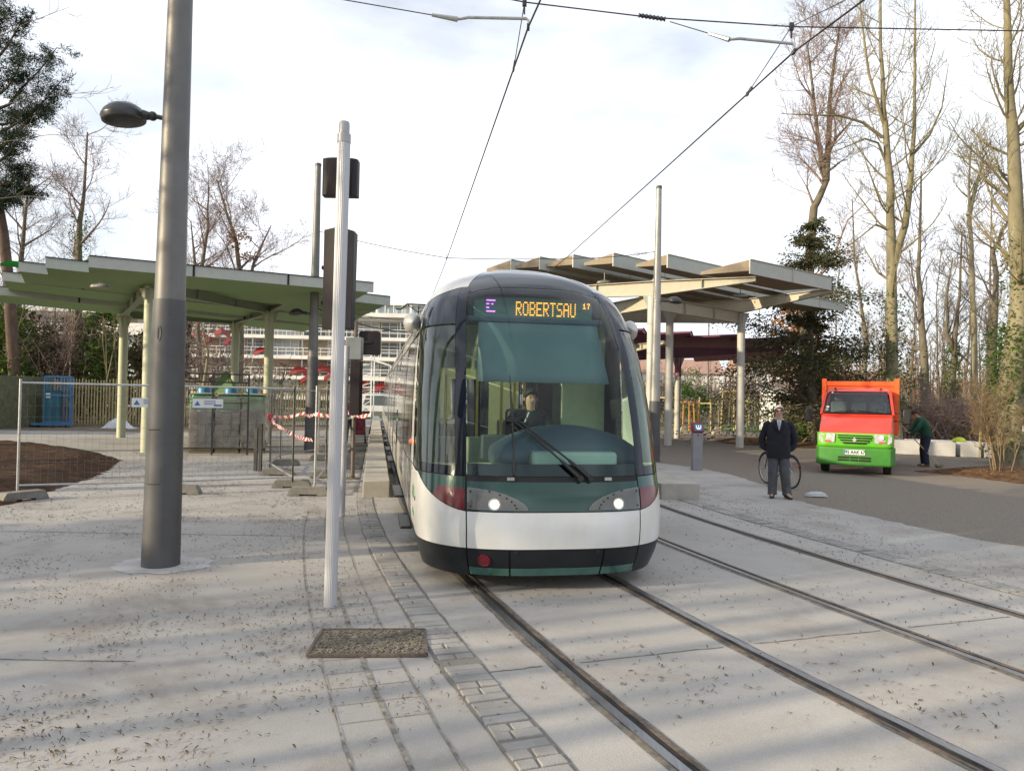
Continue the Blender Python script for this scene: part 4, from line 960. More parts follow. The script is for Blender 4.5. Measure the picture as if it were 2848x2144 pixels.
def tape(pts, label, seed):
    q = random.Random(seed); P = [Vector(p) for p in pts]; b = MB(); n = 46; line = []
    for i in range(n+1):
        t = i/n*(len(P)-1); k = min(int(t), len(P)-2); p = P[k].lerp(P[k+1], t-k); line.append(p-Vector((0, 0, .05*math.sin(PI*(t-k)))))
    for i in range(n):
        b.mi(i % 2); tw = math.sin(i*.55+seed)*.8; w = Vector((.012*math.sin(tw*2), .02*math.sin(tw*3), .035*(.55+.45*math.cos(tw))))
        tw2 = math.sin((i+1)*.55+seed)*.8; w2 = Vector((.012*math.sin(tw2*2), .02*math.sin(tw2*3), .035*(.55+.45*math.cos(tw2))))
        b.add([line[i]-w, line[i+1]-w2, line[i+1]+w2, line[i]+w], [(0, 1, 2, 3)])
    return tag(b.build('barrier_tape', [m_tape_r, m_tape_w], smooth=False, solid=.002), label, 'barrier tape')
tape([(-5.50, 17.26, 1.30), (-4.4, 16.0, 1.42), (-3.62, 13.9, 1.46), (-2.9, 13.4, 1.52), (-2.35, 12.6, 1.50)], 'upper run of red and white striped tape tied to the fence', 2)
tape([(-5.50, 17.24, 1.28), (-4.7, 15.6, 1.10), (-3.66, 13.92, .98)], 'lower drooping run of red and white striped tape on the fence', 5)
b = MB(); b.ball((-5.5, 17.24, 1.29), (.07, .05, .09), 8, 6); b.bar((-5.5, 17.2, 1.25), (-5.42, 17.18, 1.02), .03, .01); tag(b.build('tape_knot', m_tape_r), 'bunched red knot where both striped tapes meet', 'tape knot')

# ------------------------------------------------------------------ wrapped pallets, rack, info post, blue trolley
m_wrapg = mat('wrap_over_green', (.10, .33, .09), rough=.35, var=.25, vs=2.5); m_wrapb = mat('wrap_over_stone', (.225, .165, .12), rough=.35, var=.3, vs=2.2, coat=.3, stretch=(.6, .6, 6))
m_film = glassmat('stretch_film', (.9, .9, .88), 1.5, base=.18, rough=.2, basecol=(.6, .6, .58))
m_palw = mat('pallet_wood', (.20, .16, .09), rough=.9, var=.3, vs=8, stretch=(1, 1, 6)); m_card = mat('card', (.36, .22, .11), rough=.8, var=.2)
def pallet(p, w, rz, label, seed):
    o = thing('wrapped_pallet', (p[0], p[1], 0), label, 'pallet', 'film-wrapped pallets of paving', rz=rz); q = random.Random(seed); dp = 1.05
    b = MB()
    for y in (-.45, 0, .45): b.box((0, y, .05), (w, .1, .08))
    for i in range(6): b.box((-w/2+.08+i*(w-.16)/5, 0, .11), (.12, dp, .022))
    b.build('pallet', m_palw, o, smooth=False)
    b = MB()
    for k in range(6):
        for j in range(3): b.box((-w/2+w/6+j*w/3+q.uniform(-.012, .012), q.uniform(-.012, .012), .23+k*.185), (w/3-.02, dp-.04, .172))
    b.build('paving_stack', m_wrapb, o, smooth=False, bev=.008)
    b = MB(); b.box((0, 0, 1.44), (w-.02, dp-.02, .30)); b.box((0, 0, 1.67), (w-.10, dp-.08, .17)); b.build('green_sacking', m_wrapg, o, bev=.05)
    b = MB(); b.box((q.uniform(-.1, .1), 0, 1.785), (w+.04, dp+.05, .05), M=Matrix.Rotation(q.uniform(-.04, .04), 3, 'Y')); b.build('top_sheet', mat('pale_sheet', (.30, .40, .46), rough=.5, col2=(.45, .30, .16), vs=1.3, var=.2), o, bev=.02)
    b = MB()
    def f_(u, v):
        a = 2*PI*u; sx = math.copysign(min(1, abs(math.cos(a))*1.45), math.cos(a)); sy = math.copysign(min(1, abs(math.sin(a))*1.45), math.sin(a)); k = q.uniform(.0, .035)
        return Vector((sx*(w/2+k), sy*(dp/2+k), .16+1.55*v))
    b.grid(f_, 40, 12); b.build('film', m_film, o)
    return o
rzp = math.atan2(.52, 1.95)
for i in range(3): pallet((-9.38+.70*i, 23.05+.187*i), .68, rzp, ['left film-wrapped pallet of paving with a green top', 'middle film-wrapped pallet between its two neighbours', 'right film-wrapped pallet nearest the sandy concrete foot'][i], i)
pallet((-8.9, 25.6), 1.2, rzp, 'film-wrapped pallet standing behind the front row', 9)
o = thing('display_frame', (-8.7, 22.0, 0), 'black steel frame standing up in front of the wrapped pallets', 'steel frame', rz=rzp)
b = MB()
for x in (-1.0, 0, .98): b.bar((x, 0, 0), (x, 0, 2.36), .05)
for z in (2.36, 2.12): b.bar((-1.0, 0, z), (.98, 0, z), .045)
b.bar((-1.0, 0, .2), (.98, 0, .2), .04); b.bar((-1, 0, 1.52), (.98, 0, 1.52), .025); b.build('frame', m_dark, o, smooth=False)
for x in (-.66, -.38, .42, .7): b = MB(); b.bar((x, .02, 2.14), (x, .02, 2.34), .025); b.build('baluster', m_dark, o, smooth=False)
o = thing('info_post', (-5.98, 17.75, 0), 'low black info post of two thin boards behind the fence', 'info post', rz=R(-35))
for x, h in ((0, 1.02), (.17, 1.12)):
    b = MB(); b.extr([(x-.055, -.015, 0), (x+.055, -.015, 0), (x+.055, -.015, h), (x-.055, -.015, h-.04)], (0, .03, 0)); b.build('board', m_dark, o, smooth=False)
b = MB(); b.bar((0, .0, .5), (.17, 0, .5), .03); b.build('tie', m_dark, o)
m_cage = mat('cage_blue', (.05, .19, .37), rough=.45, var=.12); m_cageg = mat('cage_sheet', (.02, .12, .17), rough=.5, var=.4, vs=1.5)
o = thing('roll_cage', (-21.9, 36.6, 0), 'blue steel roll cage with a paper label by the picket fence', 'roll cage', rz=R(22)); o.scale = (.66, .62, 1.02)
b = MB()
for x in (-.9, .75):
    for y in (-.5, .5): b.bar((x, y, .2), (x, y, 2.42), .07)
for z in (.25, 1.5, 2.4):
    for y in (-.5, .5): b.bar((-.9, y, z), (.75, y, z), .06)
    for x in (-.9, .75): b.bar((x, -.5, z), (x, .5, z), .06)
for i in range(12): b.bar((.02+i*.066, .5, .25), (.02+i*.066, .5, 2.4), .022); b.bar((-.9+i*.14, -.5, 1.7), (-.9+i*.14, -.5, 2.4), .03)
for i in range(8): b.bar((.75, -.5+i*.14, .25), (.75, -.5+i*.14, 2.4), .022)
b.build('frame', m_cage, o, smooth=False)
b = MB(); b.box((-.4, -.46, .95), (1.0, .03, 1.4)); b.box((-.35, .0, 1.0), (.9, .8, 1.5)); b.build('sheet', m_cageg, o)
b = MB(); b.box((-.35, -.2, .16), (2.6, 1.0, .1)); b.build('base', m_cage, o)
for x in (-1.2, .5): b = MB(); b.lathe([(.07, -.03), (.07, .03)], (x, -.55, .075), 12, Matrix.Rotation(R(90), 3, 'Y')); b.build('wheel', m_rubber, o)
b = MB(); b.box((-.66, -.49, 1.5), (.3, .01, .22)); b.build('paper_label', m_sign, o)
b = MB(); q = random.Random(4)
b.grid(lambda u, v: Vector((-19.6+1.5*u+q.uniform(-.05, .05), 36.1+.8*v, max(0.01, .62*math.sin(PI*min(1, u*1.1+.02))*math.sin(PI*v)**.6*(1-.4*u)+q.uniform(-.05, .05)))), 14, 8); tag(b.build('plastic_sheet', mat('milky_plastic', (.62, .62, .66), rough=.35, var=.1)), 'crumpled milky plastic sheet on the ground beside the roll cage', 'plastic sheet')
# green tarp and blue drums behind the rack
b = MB(); b.loft([[(-11.75+x*s, 31+y*s*.6, z) for x, y in ((-.75, -.8), (.75, -.8), (.75, .8), (-.75, .8))] for z, s in ((0, 1), (1.7, .9), (2.7, .12))]); tag(b.build('tarpaulin_tent', mat('tarp_green', (.13, .24, .09), rough=.7, var=.15), bev=.05), 'green peaked tarpaulin tent behind the black steel frame', 'tent')
for i, x in enumerate((-11.6, -10.7, -10.0)):
    o = MB().lathe([(.22, 0), (.24, .05), (.24, .75), (.255, .78), (.24, .82), (.24, 1.5), (.20, 1.56), (.02, 1.58)], (x, 28.5+.3*i, .45), 18).build('blue_drum', mat('drum_blue', (.05, .25, .45), rough=.4, var=.1)); tag(o, ['blue drum, leftmost behind the steel frame', 'blue drum, between the other two behind the frame', 'blue drum, rightmost, next to a green column'][i], 'drum', 'blue drums behind the pallets')
    b = MB(); b.box((x, 28.5+.3*i, .22), (.6, .6, .44)); tag(b.build('timber_crate', m_palw, bev=.02), ['timber crate under the leftmost blue drum', 'timber crate under the middle blue drum', 'timber crate under the blue drum by the column'][i], 'crate', 'crates under the drums')

# ------------------------------------------------------------------ picket fence
m_pick = mat('chestnut_paling', (.42, .35, .17), rough=.85, var=.22, vs=3); m_wind = mat('fence_netting', (.105, .11, .06), rough=.9, var=.35, vs=5)
def picket(a, c, label, netting=False):
    a, c = Vector(a), Vector(c); o = thing('picket_fence', a, label, 'picket fence', 'wooden picket fences'); L_ = (c-a).length; d = (c-a)/L_; n = d.cross(Vector((0, 0, 1))); q = random.Random(int(L_*10)); b = MB()
    k = int(L_/.135)
    for i in range(k):
        p = d*(i*.135+q.uniform(-.012, .012)); h = 2.40+q.uniform(-.05, .06); t = Vector((q.uniform(-.02, .02), 0, 0)); w = q.uniform(.026, .036)
        b.extr([p-d*w, p+d*w, p+d*w+t+Vector((0, 0, h-.07)), p+t+Vector((0, 0, h)), p-d*w+t+Vector((0, 0, h-.07))], n*.022)
    b.build('palings', m_pick, o, smooth=False)
    b = MB()
    for z in (.45, 1.95): b.bar(Vector((0, 0, z))-n*.03, d*L_+Vector((0, 0, z))-n*.03, .04, .07)
    b.build('rail', m_palw, o)
    if netting: b = MB(); b.extr([n*.05, d*L_+n*.05, d*L_+n*.05+Vector((0, 0, 2.42)), n*.05+Vector((0, 0, 2.42))], n*.006); b.build('netting', m_wind, o)
    b = MB(); b.bar((0, 0, .05), d*L_+Vector((0, 0, .05)), .1, .12); b.build('footing', m_palw, o)
picket((-23.3, 28.5, 0), (-22.8, 37.4, 0), 'picket fence on the left covered with dark netting', True)
picket((-22.8, 37.4, 0), (-8.5, 43.6, 0), 'sunlit wooden picket fence behind the green shelter')

# ------------------------------------------------------------------ far building with galleries, glass office block
m_bw = mat('gallery_white', (.80, .78, .74), rough=.6, var=.12, vs=.3); m_bg = mat('facade_glass', (.12, .15, .17), rough=.12, var=.3, vs=.25, spec=.8); m_bd = mat('facade_brown', (.40, .33, .27), rough=.7, var=.3, vs=.4)
m_bred = mat('facade_red', (.28, .035, .04), rough=.5, var=.12, vs=.4); m_bl = mat('pale_glass', (.42, .48, .52), rough=.15, var=.15, vs=.2, spec=.8)
def gallery_building(loc, Lx, floors, label, rz, fh=3.0, seed=1, red=True):
    o = thing('gallery_building', loc, label, 'building', 'buildings beyond the tram stop', rz=rz); q = random.Random(seed); dp = 14
    b = MB(); b.box((Lx/2, dp/2+1.6, floors*fh/2), (Lx, dp, floors*fh)); b.build('core', m_bd, o)
    for f in range(floors):
        z = f*fh
        b = MB(); b.box((Lx/2, .6, z+fh-.12), (Lx+1, 2.2, .42)); b.build('floor_slab', m_bw, o)
        k = int(Lx/3.1)
        for i in range(k):
            x0 = i*Lx/k; w = Lx/k; r_ = q.random()
            if r_ < .8:
                fr = MB(); 
                for t in (0, .33, .66, 1): fr.box((x0+.15+(w-.3)*t, 1.52, z+fh*.47), (.09, .1, fh*.82))
                for zz in (.2, .9, 1.6, fh-.42): fr.box((x0+w/2, 1.54, z+zz), (w-.2, .1, .09))
                wn = fr.build('window', m_bw, o, smooth=False)
                MB().box((x0+w/2, 1.585, z+fh*.47), (w-.3, .03, fh*.82)).build('pane', m_bg if q.random() < .75 else m_bl, wn)
        b = MB()
        for i in range(int(Lx/1.05)+1): b.box((i*1.05, -.42, z+.55), (.06, .06, 1.0))
        for zz in (1.05, .62): b.box((Lx/2, -.42, z+zz), (Lx+1, .06, .07))
        if q.random() < .7: x_ = q.uniform(.1, .7)*Lx; b.box((x_, -.46, z+.55), (q.uniform(3, 7), .05, .9))
        b.build('railing', m_bw, o, smooth=False)
    b = MB()
    for i in range(int(Lx/6)+1): b.box((i*6, -.3, floors*fh/2), (.16, .16, floors*fh))
    b.build('scaffold_posts', m_galv, o, smooth=False)
    if red:
        for i in range(9):
            x, z = Lx*(.1+.8*((i*.618) % 1)), fh*(.6+(i*1.7) % (floors-.8)); b = MB(); w = q.uniform(.8, 1.7); h = q.uniform(.6, 1.3); k_ = q.uniform(-.6, .6)
            b.extr([(x-w, -.5, z), (x-w*.2, -.72, z+h*.55+k_*.3), (x+w, -.45, z+h*.3+k_), (x+w*.8, -.45, z-h*.35+k_), (x, -.72, z-h*.1), (x-w*.8, -.5, z-h*.6)], (0, 1.0, .1)); b.extr([(x+w*.1, -.6, z-h), (x+w*.9, -.6, z-h*.4), (x+w*.9, -.6, z-h*.9), (x+w*.1, -.6, z-h*1.5)], (0, .8, 0)); b.build('red_hood', m_bred, o, smooth=False)
    b = MB(); b.box((Lx/2, dp/2+.4, floors*fh+.3), (Lx+2, dp+3, .5)); b.build('roof', m_bw, o)
    b = MB(); x = Lx*.42; b.box((x, 5, floors*fh+1.9), (9, 7, 2.6)); pn = b.build('penthouse', m_bl, o)
    b = MB(); b.extr([(x-5, 1.2, floors*fh+3.4), (x+5.5, 1.2, floors*fh+2.9), (x+5.5, 9, floors*fh+2.9), (x-5, 9, floors*fh+3.4)], (0, 0, .3)); b.build('penthouse_roof', m_bred, pn)
    return o
gallery_building((-50, 92, -1), 40, 5, 'scaffold-like gallery building with red hoods, seen through the green shelter', R(4), 2.5, 3)
gallery_building((-15.2, 104, -1), 26, 5, 'gallery building with red stairs, seen just left of the tram', R(2), 2.3, 5)
gallery_building((-84, 90, -1), 31, 5, 'gallery building at the far left behind the hedge trees', R(10), 2.5, 8)
# red zigzag stair on the middle building
o = thing('outdoor_stair', (-13, 100.5, 0), 'bright red zigzag stair in front of the gallery building', 'stairs')
for i, (x0, x1, z0, z1) in enumerate(((0, 6.0, 7.4, 5.4), (6.0, 0, 5.4, 2.4), (0, 2.5, 7.6, 7.4))):
    b = MB(); b.extr([(x0, 0, z0), (x1, 0, z1), (x1, 0, z1+1.0), (x0, 0, z0+1.0)], (0, .25, 0)); b.extr([(x0, 1.6, z0), (x1, 1.6, z1), (x1, 1.6, z1+1.0), (x0, 1.6, z0+1.0)], (0, .25, 0)); b.extr([(x0, .25, z0), (x1, .25, z1), (x1, 1.6, z1), (x0, 1.6, z0)], (0, 0, .12)); b.build('flight', m_bred, o, smooth=False)
for x in (.4, 5.8): b = MB(); b.box((x, .9, 3.0), (.2, .2, 6.0)); b.build('support', m_galv, o)
# office block
o = thing('office_block', (-36, 176, 0), 'tall pale glass office block above the gallery building', 'building', 'buildings beyond the tram stop')
b = MB(); b.box((18, 12, 11.7), (44, 22, 23.4)); b.build('glazing', m_bl, o)
for i in range(8): b = MB(); b.box((18, .6, 1.5+i*3.1), (44.6, 1.2, .35)); b.build('floor_band', m_white, o)
for i in range(23): b = MB(); b.box((-4+i*2, .35, 11.7), (.16, .5, 23.2) if i % 4 else (.5, .6, 24)); b.build('mullion', m_white, o)
b = MB(); b.box((18, 12, 23.8), (45, 23, .8)); b.build('roof', m_white, o)

# grass verge, road and parked vehicles at the end of the platform
b = MB(); b.sheet([(-15, 62.5), (6, 60), (8, 66), (-16, 67)], .05); structure(b.build('grass_verge', m_grass))
b = MB(); b.sheet([(-60, 67), (60, 64), (60, 74), (-60, 77)], .0); structure(b.build('road', m_asph))
b = MB(); b.sheet([(14, 50), (44, 46), (60, 58), (60, 63), (10, 60)], .0); structure(b.build('grass_strip', m_grass))
def small_car(p, rz, col, label, h=1.45, L_=4.2, van=False):
    o = thing('parked_car' if not van else 'parked_van', (p[0], p[1], 0), label, 'van' if van else 'car', 'vehicles parked beyond the platform', rz=rz)
    m_ = mat('car_paint_%s' % col[0], col[1], rough=.25, coat=.6, var=.05); prof = [(-L_/2, .35), (-L_/2, .85), (-L_/2+.1, .95), (-L_/2+.25, h-.05), (-.1*L_, h), (.12*L_, h-.04), (.25*L_, .95), (L_/2-.1, .82), (L_/2, .6), (L_/2, .35)] if not van else [(-L_/2, .35), (-L_/2, h), (.28*L_, h), (.42*L_, 1.1), (L_/2-.05, .95), (L_/2, .35)]
    b = MB(); b.extr([(x, -.85, z) for x, z in prof], (0, 1.7, 0)); b.build('body', m_, o, bev=.06)
    b = MB()
    for y in (-.86, .86): b.extr([(-L_*.36, y, .95), (L_*.2, y, .95), (L_*.1, y, h-.12), (-L_*.3, y, h-.12)], (0, .012 if y > 0 else -.012, 0))
    b.build('side_glass', m_bg, o)
    for x in (-L_*.3, L_*.3):
        for y in (-.8, .8): b = MB(); b.lathe([(.31, -.09), (.31, .09)], (x, y, .31), 14, Matrix.Rotation(R(90), 3, 'X')); b.build('wheel', m_rubber, o)
small_car((-11.9, 69.5), R(4), ('white', (.75, .75, .75)), 'white van parked beyond the platform end', 1.95, 4.6, True)
small_car((-7.4, 70), R(3), ('dark', (.03, .035, .04)), 'dark car parked right of the white van')
o = thing('billboard', (-7.9, 72.5, 0), 'pale poster board standing behind the dark car', 'billboard')
MB().box((0, 0, 2.9), (2.0, .12, 2.8)).build('panel', mat('poster_pale', (.45, .5, .5), rough=.5, var=.15), o)
for x in (-.9, .9): b = MB(); b.bar((x, .1, 0), (x, .1, 4.3), .12); b.build('leg', m_galv, o)
o = thing('barrier_gate', (-11.0, 62.2, 0), 'white height barrier frame with a scaffold tower beyond the platform', 'barrier')
b = MB(); b.bar((1.0, 0, 0), (1.0, 0, 4.3), .16); b.bar((1.0, 0, 4.3), (-1.3, 0, 5.0), .14); b.build('post', m_white, o)
b = MB(); b.bar((1.0, 0, 1.9), (6.0, 0, 1.9), .1); b.build('bar', mat('barrier_cream', (.6, .55, .4), rough=.6), o)
b = MB()
for x in (-1.9, -.6):
    for y in (0, 1.2): b.bar((x, y, 0), (x, y, 5.6), .09)
for i in range(6): b.bar((-1.9, 0, .6+i*.95), (-.6, 0, .6+i*.95), .07); b.bar((-1.9, 0, .6+i*.9), (-.6, 0, 1.4+i*.75), .05)
b.build('scaffold_tower', m_white, o, smooth=False)
# ------------------------------------------------------------------ people
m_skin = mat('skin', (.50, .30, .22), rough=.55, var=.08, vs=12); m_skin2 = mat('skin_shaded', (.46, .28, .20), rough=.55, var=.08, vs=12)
m_whair = mat('white_hair', (.43, .41, .39), rough=.8, var=.1, vs=30); m_dhair = mat('dark_hair', (.02, .016, .014), rough=.7, var=.2)
m_coat = mat('navy_coat', (.012, .012, .019), rough=.9, var=.35, vs=9, bump=.9, bs=11); m_trou = mat('grey_wool', (.075, .078, .085), rough=.95, var=.25, vs=10, bump=.9, bs=12)
m_shoe = mat('black_leather', (.012, .011, .011), rough=.4, var=.2); m_shirt = mat('pale_shirt', (.55, .57, .62), rough=.85, var=.08)
def hand_nodes(nd, ed, w, palm, dirf, side, curl, k=1.):
    """palm and five bent fingers grown from wrist node index w"""
    P = Vector(palm); d = Vector(dirf).normalized(); sd = Vector(side).normalized(); nn = d.cross(sd).normalized()*curl
    nd.append((*(P+d*.035), .026*k, .018*k)); pi_ = len(nd)-1; ed.append((w, pi_))
    for i, (off, ln) in enumerate(((-.030, .062), (-.010, .074), (.011, .070), (.030, .055))):
        a = P+d*.075+sd*off; c = a+d*ln*.5+nn*ln*.25; e = c+d*ln*.30+nn*ln*.48
        for q, r in ((a, .0095), (c, .0085), (e, .0075)): nd.append((*q, r*k))
        ed += [(pi_, len(nd)-3), (len(nd)-3, len(nd)-2), (len(nd)-2, len(nd)-1)]
    a = P+d*.03-sd*.045+nn*.015; c = a+d*.04-sd*.015+nn*.02
    for q, r in ((a, .011), (c, .009)): nd.append((*q, r*k))
    ed += [(pi_, len(nd)-2), (len(nd)-2, len(nd)-1)]
def figure(o, J, skin, head_dir=(0, -1, 0), hand=True, face=True, hair=None):
    """J: joints; body is one skinned surface incl. head, nose, ears, hands, fingers"""
    hd = Vector(head_dir).normalized(); nk, ht = Vector(J['neck']), Vector(J['top']); up = (ht-nk).normalized(); sd = hd.cross(up).normalized(); hd = up.cross(sd)*-1 if False else hd
    nd = [(*J['pelvis'], .13, .10), (*J['belly'], .125, .095), (*J['chest'], .14, .105), (*nk, .058)]; ed = [(0, 1), (1, 2), (2, 3)]
    hb = nk+(ht-nk)*.30+hd*.02; hm = nk+(ht-nk)*.58+hd*.012; htt = nk+(ht-nk)*.84
    nd += [(*hb, .060, .066), (*hm, .078, .088), (*htt, .066, .076)]; ed += [(3, 4), (4, 5), (5, 6)]
    for s in 'lr':
        sh, el, wr = J['sh'+s], J['el'+s], J['wr'+s]; k = len(nd)
        nd += [(*sh, .062), (*el, .044), (*wr, .030)]; ed += [(2, k), (k, k+1), (k+1, k+2)]
        if hand:
            d = (Vector(wr)-Vector(el)).normalized() if 'hd'+s not in J else Vector(J['hd'+s]).normalized(); ref = Vector((1, 0, 0)) if abs(d.x) < .7 else Vector((0, 1, 0)); hand_nodes(nd, ed, k+2, Vector(wr)+d*.03, d, ref-d*ref.dot(d), 1 if s == 'l' else -1)
        hp, kn, an = J['hp'+s], J['kn'+s], J['an'+s]; k = len(nd); toe = Vector(an)+Vector(J.get('toe'+s, (0, -.15, -.05)))
        nd += [(*hp, .088), (*kn, .058), (*an, .042), (*toe, .032, .024)]; ed += [(0, k), (k, k+1), (k+1, k+2), (k+2, k+3)]
    body = skinned('body', nd, ed, skin, o)
    if face:
        b = MB(); f = hd*.095; c = hm
        b.loft([[c+f*1.02+sd*.004-up*(-.028), c+f*1.02-sd*.004+up*.028, c+f*1.02-sd*.006+up*.026, c+f*1.02+sd*.006+up*.026], [c+f*1.26+sd*.014-up*.018, c+f*1.26-sd*.014-up*.018, c+f*1.0-sd*.022-up*.024, c+f*1.0+sd*.022-up*.024]]); b.build('nose', skin, body)
        for s in (-1, 1):
            b = MB(); b.ball(hm+sd*s*.080+up*.0-hd*.008, (.010, .020, .028), 8, 6); b.build('ear', skin, body)
            b = MB(); b.ball(hm+sd*s*.034+up*.022+hd*.088, (.013, .008, .008), 8, 5); b.build('eye', m_dhair, body)
        b = MB(); b.bar(hm-up*.052-sd*.024+hd*.098, hm-up*.052+sd*.024+hd*.098, .012, .008); b.build('mouth', mat('lips', (.32, .13, .11), rough=.5), body)
    if hair is not None:
        b = MB(); n = 14
        def hf(u, v):
            a = 2*PI*u; e = PI*.5*(1-v); back = (1-math.cos(a))/2; low = -.10+.17*(1-back); z = low+(1-low)*math.sin(e)*1.0 if False else 0
            ez = math.sin(e); rr = math.cos(e)
            zz = ez*.108+(1-v)*(0)+((.064-.19*back-.004*back*back)*(1-ez)); return hm+up*(zz+.028)+hd*(rr*.103*math.cos(a)-.014)+sd*(rr*.090*math.sin(a))
        b.grid(hf, 20, 7); b.build('hair', hair, o, ang=80)
    return body, hm, hd, sd, up
def limb(name, pts, rs, mt, parent, n=14):
    b = MB(); P = [Vector(p) for p in pts]; fine, fr = [], []
    for i in range(len(P)-1):
        for t in (0, .33, .66): fine.append(P[i].lerp(P[i+1], t)); fr.append(rs[i]+(rs[i+1]-rs[i])*t)
    fine.append(P[-1]); fr.append(rs[-1]); b.tube(fine, fr, n); return b.build(name, mt, parent, ang=70)
def shoe(o, an, toe, mt, r=.05):
    a = Vector(an); d = Vector((toe[0], toe[1], 0)).normalized(); b = MB(); rr = []
    for t, w, h in ((-.085, .030, .075), (-.05, .044, .085), (.02, .046, .078), (.09, .050, .055), (.15, .044, .040), (.185, .024, .024)):
        s_ = Vector((-d.y, d.x, 0)); c = Vector((a.x, a.y, 0))+d*t; rr.append([c+s_*w*math.cos(q)+Vector((0, 0, .006+h*(.5+.5*math.sin(q)))) for q in [2*PI*j/12 for j in range(12)]])
    b.loft(rr); return b.build('shoe', mt, o, ang=70)

# elderly man standing on the paving, hands behind him
o = thing('person', (5.152, 14.557, 0), 'white-haired man in dark overcoat, grey trousers and sunglasses, standing', 'person', rz=R(-16))
J = dict(pelvis=(0, .02, .95), belly=(0, .01, 1.12), chest=(0, 0, 1.32), neck=(.0, .0, 1.50), top=(.005, .0, 1.775), shl=(-.185, .01, 1.40), shr=(.185, .01, 1.40), ell=(-.30, .10, 1.14), elr=(.30, .10, 1.14), wrl=(-.19, .16, .93), wrr=(.19, .16, .93), hdl=(.6, .4, -.6), hdr=(-.6, .4, -.6),
         hpl=(-.09, .02, .90), hpr=(.09, .02, .90), knl=(-.095, -.01, .50), knr=(.12, -.03, .50), anl=(-.10, .03, .085), anr=(.17, -.02, .085), toel=(-.02, -.15, -.05), toer=(.06, -.14, -.05))
bd_, hm, hd, sd, up = figure(o, J, m_skin, hair=m_whair)
b = MB(); b.rings([(0, .03, .77, .215, .15), (0, .03, .85, .225, .16), (0, .03, 1.0, .222, .165), (0, .02, 1.15, .215, .158), (0, .01, 1.30, .222, .155), (0, .01, 1.40, .212, .14), (0, .012, 1.46, .155, .11), (0, .018, 1.505, .088, .075)], 24, True, 2.3)
cb = b.build('coat', m_coat, o, ang=70)
for s in (-1, 1): limb('sleeve', [(s*.155, .01, 1.435), (s*.205, .01, 1.41), (s*.30, .10, 1.14), (s*.275, .10, .99), (s*.20, .10, .93)], [.066, .078, .066, .062, .060], m_coat, cb)
b = MB(); b.extr([(-.052, -.118, 1.50), (.052, -.118, 1.50), (.0, -.163, 1.30)], (0, -.012, 0)); sh_ = fixn(b.build('shirt', m_shirt, o, smooth=False))
b = MB(); b.extr([(-.016, -.134, 1.475), (.016, -.134, 1.475), (.020, -.158, 1.36), (0, -.172, 1.325), (-.020, -.158, 1.36)], (0, -.008, 0)); fixn(b.build('tie', mat('grey_tie', (.30, .31, .36), rough=.6, var=.25, vs=60), sh_, smooth=False))
for s in (-1, 1):
    b = MB(); b.extr([(s*.050, -.115, 1.52), (s*.10, -.135, 1.46), (s*.075, -.160, 1.38), (s*.012, -.172, 1.28), (s*.006, -.168, 1.30)], (0, -.013, 0)); fixn(b.build('lapel', m_coat, cb, smooth=False))
    limb('trouser_leg', [(s*.085, .02, .93), (s*.095+.01, .01, .72), ((-.095 if s < 0 else .12), -.01, .50), ((-.10 if s < 0 else .165), .02, .12), ((-.10 if s < 0 else .17), .01, .065)], [.115, .105, .090, .085, .088], m_trou, o)
    shoe(o, J['anl'] if s < 0 else J['anr'], J['toel'] if s < 0 else J['toer'], m_shoe)
b = MB()
for s in (-1, 1):
    b.loft([[hm+sd*(s*.036+.024*math.cos(a))+up*(.022+.017*math.sin(a))+hd*(.100+.004*k) for a in [2*PI*j/12 for j in range(12)]] for k in (0, 1)])
    b.bar(hm+sd*s*.06+up*.026+hd*.1, hm+sd*s*.094+up*.02-hd*.01, .006)
b.bar(hm+sd*-.014+up*.026+hd*.104, hm+sd*.014+up*.026+hd*.104, .006); b.build('sunglasses', mat('sunglass_lens', (.05, .012, .012), rough=.15), o)

# tram driver, seated behind the glass
dv = Matrix.Rotation(R(10.2), 3, 'Z')@Vector((.13, 1.95, 0))+tram.location
o = thing('person', (dv.x, dv.y, .98), 'tram driver in dark jacket sitting behind the windscreen', 'person', rz=R(10.2+6))
J = dict(pelvis=(0, .22, .16), belly=(0, .2, .32), chest=(0, .12, .53), neck=(0, .08, .68), top=(0, .06, .945), shl=(-.19, .12, .60), shr=(.19, .12, .60), ell=(-.26, -.06, .36), elr=(.26, -.06, .36), wrl=(-.18, -.30, .34), wrr=(.18, -.30, .34), hpl=(-.1, .18, .14), hpr=(.1, .18, .14), knl=(-.13, -.25, .16), knr=(.13, -.25, .16), anl=(-.13, -.3, -.32), anr=(.13, -.3, -.32))
figure(o, J, m_skin, hair=m_dhair)
m_jack = mat('dark_jacket', (.02, .022, .03), rough=.85, var=.25)
b = MB(); b.rings([(0, .2, .10, .18, .13), (0, .2, .3, .19, .14), (0, .13, .5, .215, .14), (0, .12, .6, .20, .12), (0, .10, .67, .12, .09), (0, .09, .705, .075, .07)], 20, True, 2.3); jk = b.build('jacket', m_jack, o, ang=70)
for s in (-1, 1):
    limb('sleeve', [(s*.16, .12, .62), (s*.20, .11, .59), (s*.26, -.06, .36), (s*.19, -.28, .34)], [.06, .075, .062, .045], m_jack, jk)
    limb('trouser_leg', [(s*.1, .2, .14), (s*.13, -.25, .16), (s*.13, -.3, -.3)], [.1, .08, .06], m_jack, o)
b = MB(); b.extr([(-.05, -.012, .68), (-.035, -.015, .68), (-.09, -.028, .56), (-.105, -.026, .56)], (0, -.01, 0)); b.build('collar_stripe', m_shirt, jk)

